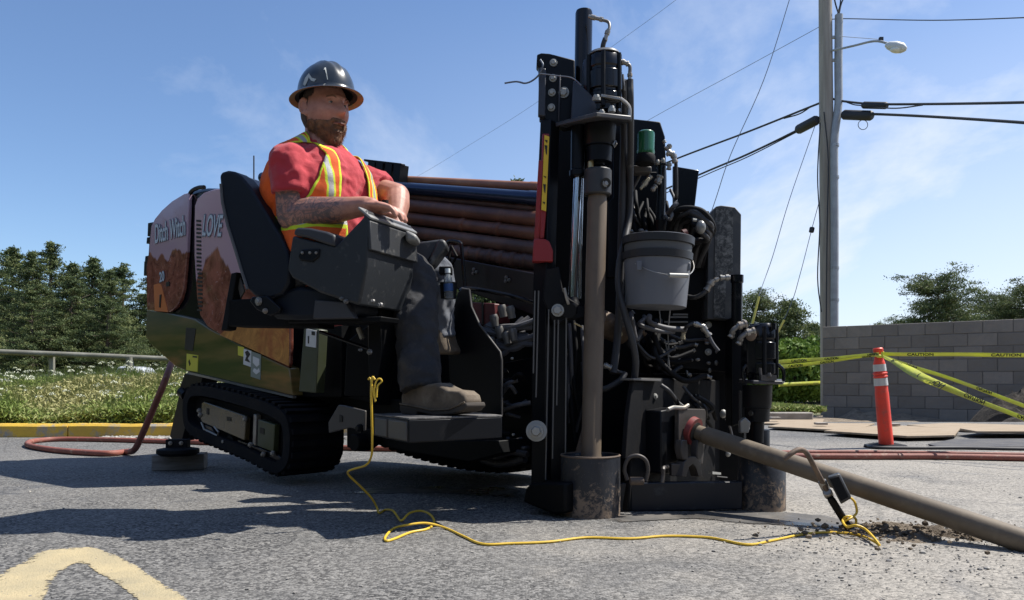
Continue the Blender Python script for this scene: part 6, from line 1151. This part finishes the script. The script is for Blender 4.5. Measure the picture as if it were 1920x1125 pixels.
# hard hat
HB = H(.008, 0, .062); tiltv = (UP+HF*-.03).normalized(); hfw = (HF-tiltv*HF.dot(tiltv)).normalized(); hlt = tiltv.cross(hfw)
def ring(rf, rs, h, front=0, N=72): return [HB+hfw*(math.cos(2*math.pi*k/N)*rf+front*(max(0, math.cos(2*math.pi*k/N))**3))+hlt*math.sin(2*math.pi*k/N)*rs+tiltv*(h-front*.15*max(0, math.cos(2*math.pi*k/N))) for k in range(N)]
def rings(lst, mat, name, parent, ridge=True, bottom=None):
    N = 72; vs = []; fs = []
    for (rf, rs, h, fr) in lst: vs += ring(rf, rs, h, fr)
    for j in range(len(lst)-1):
        for k in range(N): fs.append((j*N+k, j*N+(k+1) % N, (j+1)*N+(k+1) % N, (j+1)*N+k))
    if ridge:
        nv = []
        for p in vs:
            q = V(p)-HB; s = q.dot(hlt); f = q.dot(hfw); h = q.dot(tiltv); rr_ = max(0, min(1, (h-.015)/.04)); w = .0055*rr_*(math.exp(-(s/.010)**2)+.8*math.exp(-((abs(s)-.034)/.008)**2)); nv.append(tuple(V(p)+tiltv*w))
        vs = nv
    mb = MB(); mb.add(vs, fs); return mb.build(name, mat, parent, angle=60)
a_, b2__ = .118, .100
dome = [(a_*math.sqrt(1-t*t)+.0005, b2__*math.sqrt(1-t*t)+.0005, .120*t**.92, 0) for t in (1, .999, .995, .985, .96, .93, .88, .8, .7, .6, .5, .4, .3, .2, .12, .06, 0)]
hat = rings(dome+[(a_+.004, b2__+.004, -.003, 0), (a_+.008, b2__+.008, -.007, 0), (a_+.02, b2__+.018, -.010, .003), (a_+.030, b2__+.027, -.016, .006), (a_+.033, b2__+.030, -.020, .007)], 'hat_black', 'hard_hat', person)
rings([(a_+.033, b2__+.030, -.0202, .007), (a_+.030, b2__+.027, -.0205, .006), (a_+.010, b2__+.009, -.013, .002)], 'hat_under', 'brim_underside', hat, False); rings([(a_+.010, b2__+.009, -.013, .002), (a_-.006, b2__-.006, -.008, 0), (a_-.008, b2__-.008, .02, 0), (a_*.8, b2__*.8, .07, 0), (a_*.3, b2__*.3, .10, 0), (.001, .001, .105, 0)], 'hat_liner', 'hat_liner', hat, False)
from mathutils.bvhtree import BVHTree
def decal(obj, px, name, mat, parent, d0=2.5):
    bpy.context.view_layer.update(); bv_ = BVHTree.FromObject(obj, bpy.context.evaluated_depsgraph_get()); o_ = camo.location; pts = []
    for x, y in px:
        r = (P(x, y, 3)-o_).normalized(); h = bv_.ray_cast(o_, r)
        if h[0] is None: return None
        pts.append(h[0]-r*.0030)
    mb = MB(); k = len(pts)//2; mb.add(pts, [(i, i+1, 2*k-2-i, 2*k-1-i) for i in range(k-1)]); return mb.build(name, mat, parent, recalc=False, smooth=False)
# strips: upper edge left to right, then lower edge right to left
decal(hat, [(568, 158), (572, 146), (579, 137), (585, 146), (593, 148), (589, 153), (583, 151), (579, 145), (576, 153), (572, 161)], 'sticker', 'sticker_white', hat)
decal(hat, [(608, 127), (611, 126), (613, 137), (615, 149), (613.5, 149), (611.5, 138), (609.5, 130), (607, 131)], 'sticker', 'sticker_white', hat)
decal(hat, [(606, 158), (610, 157), (611, 165), (611, 168), (609, 168), (608, 160)], 'sticker', 'sticker_white', hat)
# ================================================================ rods lying in the rack
p0 = side(1003, 380, 0); 
def rod(y1, y2, l, r_, mat, lab, collars=(), k_end=2.95):
    a, b = side(1016, y2+(y2-y1)*.05, l), side(740, y1, l); t0 = (a-F0).dot(A); t1 = (b-F0).dot(A); e = a+(b-a)*((k_end-t0)/(t1-t0)); o = thing('drill_rod', lab, 'drill rod', a, 'drill rods stacked in the rack')
    mb = MB(); prof = [(0, r_*.8), (.003, r_), (.03, r_), (.034, r_*.93), (.965, r_*.93), (.97, r_), (1, r_)]; mb.lathe(a, e, prof, 24); mb.build('tube', mat, o)
    for c in collars:
        q = a.lerp(e, c); u = (e-a).normalized(); mb = MB(); mb.lathe(q, q+u*.035, [(0, r_*.95), (.2, r_*1.06), (.8, r_*1.06), (1, r_*.95)], 20); mb.build('collar', mat, o)
    return o
rod(337, 351, .14, .026, 'rod_orange', 'thin orange-brown rod, topmost of the stack'); rod(352, 372, .0, .034, 'rod_blue', 'glossy blue-black rod just under the topmost orange one')
rod(366, 391, .03, .026, 'rod_dark', 'dark thin rod right under the blue-black one'); rod(383, 411, -.02, .036, 'rod_rust', 'wide rusty rod, fourth from the top'); rod(406, 438, -.03, .032, 'rod_rust', 'rusty rod with scraped patches, fifth from the top', (.10, .2))
rod(431, 466, -.04, .034, 'rod_dark', 'dark brown rod, sixth from the top'); rod(457, 492, -.05, .035, 'rod_dark', 'banded brown rod, lowest but one of the stack', (.03, .06, .09, .12, .15, .18, .21, .24)); rod(482, 522, -.05, .034, 'rod_dark', 'lowest rod of the stack, half sunk behind the side beam')
for i in range(6): rod(380+i*24, 404+i*24, .09+.01*i, .033, 'rod_dark', 'rod in the second column, hidden deeper in the stack') if False else None
MB().sp([(700, 352), (1003, 372), (1003, 520), (700, 500)], .06, .3).build('rack_gap_shade', 'black_steel', rig, bevel=0)  # added black backing, puts the shade into the gaps between the rods
# ================================================================ drill string running into the ground
s0 = front(1299, 808, 0); s1 = P(1908, 1011, 2.29); dv = (s1-s0).normalized(); ds_ = thing('drill_string', 'muddy tan drill pipe slanting from the vise down into the dug soil', 'drill pipe', (s1.x, s1.y, 0))
mb = MB(); a = s0-dv*.12; b = s1+dv*.55; mb.lathe(a, b, [(0, .031), (.098, .031), (.10, .0352), (1, .0365)], 36); mb.build('pipe', 'pipe_mud', ds_)
# ================================================================ bucket
bk = thing('bucket', 'grey plastic bucket with black rim hanging from the front of the rig', 'bucket', P(1229, 578, 3.02))
BD = 3.02; s_ = BD/FL; b0, b1 = P(1229, 577, BD), P(1234, 450, BD); prof = [(0, 54*s_), (.005, 56*s_), (.02, 57*s_), (.70, 62*s_), (.70, 0.001)]
mb = MB(); mb.lathe(b0, b1, [(0, 54*s_), (.01, 56.5*s_), (.69, 62*s_), (.70, 60*s_)], 48); mb.build('pail', 'bucket_plastic', bk)
mb = MB(); mb.lathe(b0+(b1-b0)*.685, b0+(b1-b0)*.80, [(0, 62*s_), (.05, 65*s_), (.95, 65.5*s_), (1, 63*s_)], 48); mb.build('lower_rim', 'bucket_rim', bk)
mb = MB(); mb.lathe(b0+(b1-b0)*.80, b0+(b1-b0)*.91, [(0, 62*s_), (1, 63*s_)], 48); mb.build('collar', 'bucket_grey', bk)
mb = MB(); mb.lathe(b0+(b1-b0)*.905, b1+(b1-b0)*.03, [(0, 64*s_), (.08, 67*s_), (.9, 67.5*s_), (1, 65*s_), (1, 62*s_), (.8, 61*s_), (.8, .004)], 48); mb.build('top_rim', 'bucket_rim', bk)
mb = MB(); mb.tube(crv([P(1176, 480, BD-.03), P(1188, 492, BD-.07), P(1215, 506, BD-.135), P(1245, 514, BD-.15), P(1275, 517, BD-.14), P(1293, 514, BD-.10), P(1301, 503, BD-.05), P(1299, 490, BD-.01), P(1294, 484, BD)], 5), .0022, 6); hn = mb.build('handle', 'steel', bk)
mb = MB(); mb.cyl(P(1254, 516, BD-.152), P(1290, 517, BD-.135), .0085, 14); mb.build('grip', 'bolt_pale', hn, bevel=.002)
mb = MB(); mb.box(P(1198, 498, BD-.118), .02, .008, .036); mb.box(P(1290, 500, BD-.07), .018, .01, .03); mb.build('handle_ear', 'bucket_plastic', bk, bevel=.003)
# water bottle
n = NT('bottle_clear'); n.base((.75, .82, .86)); n.set('Roughness', .08); n.set('Transmission Weight', .85); n.set('IOR', 1.2)
pbr('bottle_cap', (.6, .66, .68), .4); pbr('bottle_label', (.03, .08, .22), .4)
wb = thing('water_bottle', 'clear plastic water bottle with white cap standing in the cup holder', 'bottle', P(841, 562, 3.02)); q0, q1 = P(842, 562, 3.02), P(839, 505, 3.02)
mb = MB(); mb.lathe(q0, q1, [(0, .015), (.05, .018), (.25, .018), (.3, .0168), (.55, .018), (.72, .0155), (.82, .0095), (.86, .009), (1, .009)], 24); mb.build('shell', 'bottle_clear', wb); mb = MB(); mb.lathe(q0+(q1-q0)*.28, q0+(q1-q0)*.52, [(0, .0184), (1, .0184)], 24); mb.build('label', 'bottle_label', wb)
mb = MB(); mb.lathe(q0+(q1-q0)*.88, q0+(q1-q0)*1.02, [(0, .011), (1, .0108)], 20); mb.build('cap', 'bottle_cap', wb)
# timber block under the stabiliser
mb = MB(); g0 = G(328, 882); mb.box((g0.x+.0, g0.y+.07, .0445), .275, .15, .088, ax=V((.97, .24, 0)), ay=V((-.24, .97, 0))); o = mb.build('wood_block', 'block_wood' if 'block_wood' in MATS else pbr('block_wood', (.26, .245, .225), .9, col2=(.18, .165, .15), scale=14, stretch=(.3, 1, 3), bump=.5, bscale=60), None, bevel=.005); tag(o, 'grey timber block under the rear stabiliser foot', 'wood block')
# ================================================================ hoses and cables on the ground
def ghose(name, pts, r, mat, lab, cat, n=8, group=None):
    o = MB().tube(crv(pts, n), r, 12).build(name, mat, None); return tag(o, lab, cat, group)
def gg(x, y, r): p = G(x, y+0, 0); p.z = r; return p
r_ = .0205
hp = [side(322, 680, -.30), P(306, 722, 4.85), P(286, 770, 4.95), P(266, 816, 5.02), P(252, 843, 5.08)]; hp += [gg(236, 853, r_), gg(200, 856, r_), gg(130, 852, r_), gg(80, 846, r_), gg(52, 839, r_), gg(62, 832, r_), gg(110, 828, r_), gg(200, 829, r_), gg(300, 832, r_), gg(400, 835, r_), gg(520, 840, r_), gg(650, 845, r_), gg(740, 847, r_), gg(900, 848, r_), gg(1100, 852, r_), gg(1300, 857, r_), gg(1470, 861, r_), gg(1600, 862, r_), gg(1750, 862, r_), gg(1920, 865, r_), gg(2150, 868, r_)]
ghose('hose', hp, r_, 'hose_red', 'faded red hose looping on the asphalt from the tail of the rig', 'hose')
r2 = .015; ghose('hose', [gg(1400, 853, r2), gg(1560, 852, r2), (gg(1700, 853, r2)), gg(1800, 855, r2), gg(1920, 857, r2), gg(2150, 860, r2)], r2, 'hose_red', 'second red hose lying just behind the first at the right', 'hose')
r3 = .012; ghose('hose', [gg(1624, 838, r3), gg(1640, 842, r3), gg(1700, 843, r3), gg(1800, 843, r3), gg(1920, 845, r3), gg(2150, 846, r3)], r3, 'hose_black', 'thin black hose behind the red ones by the orange post base', 'hose')
ry = .0062; pbr('cable_yellow', (.72, .47, .04), .5, dirt=(.35, .27, .14), dscale=25, dlo=.58, dhi=.8)
def cg(x, y, z=.0045): p = G(x, y, z); return p
yc = [P(703, 712, 2.62), P(698, 708, 2.62), P(696, 735, 2.62), P(697, 780, 2.63), P(698, 830, 2.66), P(696, 856, 2.70), P(686, 872, 2.74), P(664, 879, 2.78), P(653, 884, 2.80), P(655, 892, 2.83), P(676, 912, 2.87), P(696, 933, 2.90), P(706, 950, 2.92), cg(711, 962), cg(722, 956), cg(736, 957, .02), cg(745, 968), cg(753, 976, .012), cg(768, 962, .025), cg(790, 958, .025), cg(808, 966, .02), cg(814, 981), cg(800, 992), cg(770, 998), cg(740, 1010), cg(724, 1014), cg(723, 1006), cg(738, 991), cg(765, 984, .02), cg(800, 981, .02), cg(835, 990), cg(870, 1006), cg(905, 1020), cg(960, 1019), cg(1030, 1016), cg(1100, 1008), cg(1180, 1010), cg(1250, 1005), cg(1330, 1008), cg(1400, 1021), cg(1450, 1013), cg(1510, 1001), cg(1560, 998), cg(1610, 1003), cg(1640, 1016, .01), cg(1649, 1023), cg(1640, 1010, .02), cg(1622, 992, .03), cg(1604, 985, .04), cg(1588, 988, .03), P(1580, 976, 2.56), P(1590, 968, 2.56), P(1604, 972, 2.58), P(1603, 984, 2.58), P(1588, 986, 2.56), P(1582, 978, 2.56), P(1594, 972, 2.56), P(1606, 962, 2.58), P(1604, 945, 2.58), P(1597, 935, 2.58), P(1588, 932, 2.58)]
cab = thing('yellow_cable', 'thin yellow cable from under the seat snaking over the asphalt to the steel stake', 'cable', (yc[13].x, yc[13].y, 0)); MB().tube(crv(yc, 6), ry*.66, 8).build('cable', 'cable_yellow', cab)
MB().tube(crv([P(690, 712, 2.63), P(694, 709, 2.63), P(698, 725, 2.62), P(702, 745, 2.62), P(704, 752, 2.62), P(702, 730, 2.62), P(706, 714, 2.62), P(712, 710, 2.62), P(716, 715, 2.62), P(708, 724, 2.62), P(706, 745, 2.62)], 5), .003, 8).build('cable_coil', 'cable_yellow', cab)
# steel stake with sensor box
sd = 2.60; stk = thing('grounding_stake', 'bent steel stake with small dark box leaning over the drill pipe', 'stake', G(1592, 992))
MB().tube(crv([P(1470, 861, sd-.12), P(1484, 850, sd-.12), P(1498, 843, sd-.11), P(1510, 847, sd-.10), P(1520, 862, sd-.09), P(1540, 900, sd-.06), P(1565, 947, sd-.03), P(1594, 1000, sd)], 6), .0085, 12).build('rod', 'rusty_steel', stk)
for a, b, r__ in (((1541, 902), (1549, 918), .014), ((1551, 922), (1555, 930), .015), ((1556, 932), (1592, 990), .0125)): MB().lathe(P(*a, sd-.055), P(*b, sd-.03 if b[1] < 940 else sd), [(0, r__*.8), (.1, r__), (.9, r__), (1, r__*.8)], 14).build('threaded_sleeve', 'steel' if r__ > .0126 else 'black_matte', stk)
bx = MB(); bx.prism([P(1551, 896, sd-.10), P(1574, 888, sd-.10), P(1597, 934, sd-.09), P(1577, 946, sd-.09)], V((.02, .05, .0))); bxo = bx.build('sensor_box', 'grey_plastic', stk, bevel=.005); MB().pp([(1556, 898), (1573, 892), (1592, 932), (1577, 940)], sd-.104, .004).build('box_face', 'black_matte', bxo, bevel=.002)
# ================================================================ orange post and caution tape
pbr('post_orange', (.80, .055, .025), .5, col2=(.66, .05, .025), scale=5, dirt=(.30, .10, .07), dscale=14, dlo=.56, dhi=.8); pbr('reflective', (.55, .55, .54), .3, metal=.2)
DD = 5.8; post = thing('delineator_post', 'orange plastic post with two grey reflective bands on a black rubber base', 'traffic post', G(1662, 840)); t_, b_ = P(1646, 652, DD), P(1662, 838, DD); sp2 = DD/FL
ph = lambda y: (838-y)/(838-652)
prof = [(0, 13), (ph(736), 12), (ph(734), 11.5), (ph(684), 10.5), (ph(682), 10.5), (ph(678), 9.5), (ph(670), 7), (ph(664), 6.5), (ph(662), 7.5), (ph(658), 9), (ph(654), 9), (1, 7)]
MB().lathe(b_, t_, [(f, r*sp2) for f, r in prof], 32).build('post', 'post_orange', post)
for y0, y1, rr0 in ((723, 709, 12.4), (696, 683, 11.6)): MB().lathe(b_.lerp(t_, ph(y0)), b_.lerp(t_, ph(y1)), [(0, rr0*sp2), (1, (rr0-.6)*sp2)], 32).build('reflective_band', 'reflective', post)
for y0 in (700, 706): MB().lathe(b_.lerp(t_, ph(y0+2)), b_.lerp(t_, ph(y0-2)), [(0, 11.8*sp2), (.5, 13*sp2), (1, 11.8*sp2)], 32).build('ridge', 'post_orange', post)
g0 = G(1661, 839); MB().lathe(V((g0.x, g0.y, 0)), V((g0.x, g0.y, .035)), [(0, .165), (.5, .16), (1, .07)], 8).build('rubber_base', 'black_matte', post, bevel=.006)
n = NT('tape_yellow'); c = n.mix(n.map(n.noise(5, 4), .4, .6), (.66, .70, .10), (.58, .60, .13)); n.base(c); n.set('Roughness', .3); n.set('Specular IOR Level', .6); n.bump(n.noise(16, 4), .4, .02)
tr = n.t.nodes.new('ShaderNodeBsdfTranslucent'); n.put(tr.inputs[0], c); mx = n.t.nodes.new('ShaderNodeMixShader'); mx.inputs[0].default_value = .35; n.link(n.b.outputs[0], mx.inputs[1]); n.link(tr.outputs[0], mx.inputs[2]); n.link(mx.outputs[0], n.t.nodes['Material Output'].inputs[0])
def tape(top, bot, lab, letters=True, step=.42, size=.045, flip=False, lift=.004):
    T_, B_ = crv([P(*q) for q in top], 8), crv([P(*q) for q in bot], 8); e = thing('caution_tape', lab, 'caution tape', T_[0], 'caution tape tied to the orange post'); vs = []; fs = []
    for i, (a, b) in enumerate(zip(T_, B_)): vs += [a, b]
    for i in range(len(T_)-1): fs.append((2*i, 2*i+1, 2*i+3, 2*i+2))
    mb = MB(); mb.add(vs, fs); rb_ = mb.build('ribbon', 'tape_yellow', e, recalc=False); so = rb_.modifiers.new('t', 'SOLIDIFY'); so.thickness = .0006
    if letters:
        cum = 0; nxt = step*.4
        for i in range(len(T_)-1):
            a, b = T_[i], T_[i+1]; L = (b-a).length; cum += L
            if cum > nxt:
                w = (T_[i]-B_[i]); h = w.length; j = min(len(T_)-1, i+max(1, int(.24/max(L, .01)))); xd = (T_[j]-a).normalized(); yd = w.normalized(); nz_ = xd.cross(yd)
                if flip: org = T_[i]-w*.14; o = text('CAUTION', 'lettering', h*.95, org-nz_*0+V((0, -lift*2, 0)), xd, -yd, 'print_black', rb_, offset=.0008, xs=1.0)
                else: org = B_[i]+w*.14; o = text('CAUTION', 'lettering', h*.95, org+V((0, -lift*2, 0)), xd, yd, 'print_black', rb_, offset=.0008, xs=1.15)
                nxt = cum+step
    return e
tape([(1652, 660, 5.72), (1700, 661, 5.6), (1800, 661, 5.4), (1920, 662, 5.2), (2080, 658, 5)], [(1652, 667, 5.72), (1700, 668, 5.62), (1800, 668, 5.42), (1920, 670, 5.22), (2080, 666, 5.02)], 'level yellow caution tape running right from the top of the orange post', step=.5)
tape([(1458, 675, 6.6), (1500, 672, 6.4), (1560, 669, 6.1), (1610, 664, 5.9), (1648, 661, 5.74)], [(1458, 683, 6.6), (1500, 679, 6.4), (1560, 675, 6.1), (1610, 669, 5.9), (1648, 666, 5.74)], 'upper caution tape running left from the orange post behind the rig', step=.35)
tape([(1458, 684, 6.7), (1500, 681, 6.45), (1560, 674, 6.12), (1610, 668, 5.92), (1648, 664, 5.76)], [(1458, 692, 6.7), (1500, 688, 6.45), (1560, 680, 6.12), (1610, 672, 5.92), (1648, 668, 5.76)], 'lower twisted caution tape running left from the orange post behind the rig', step=.35)
tape([(1460, 718, 12.4), (1500, 716, 12.7), (1538, 714, 13.2)], [(1460, 725, 12.4), (1500, 723, 12.7), (1538, 721, 13.2)], 'far caution tape in front of the green bush, ending at the wall corner', letters=False)
tape([(1654, 664, 5.70), (1680, 674, 5.6), (1720, 687, 5.4), (1760, 699, 5.2), (1820, 720, 5.0), (1920, 757, 4.7), (2040, 800, 4.4)], [(1654, 669, 5.70), (1680, 679, 5.6), (1720, 695, 5.4), (1760, 706, 5.2), (1820, 727, 5.0), (1920, 765, 4.7), (2040, 808, 4.4)], 'shiny upper caution tape sagging down right from the orange post', flip=True, step=.6)
tape([(1656, 666, 5.68), (1680, 676, 5.5), (1714, 690, 5.3), (1740, 704, 5.1), (1780, 722, 4.95), (1830, 745, 4.8), (1920, 780, 4.5), (2040, 830, 4.2)], [(1654, 670, 5.68), (1674, 682, 5.5), (1700, 700, 5.3), (1730, 716, 5.1), (1776, 734, 4.95), (1828, 754, 4.8), (1920, 789, 4.5), (2040, 840, 4.2)], 'broad lower caution tape sagging down right from the orange post', flip=True, step=.36)
MB().tube([P(1650+8*math.cos(a*.5), 664+4*math.sin(a*.5)-0, DD-.02-.03*math.sin(a*.5)) for a in range(13)], .012, 6, False).build('knot', 'tape_yellow', post)
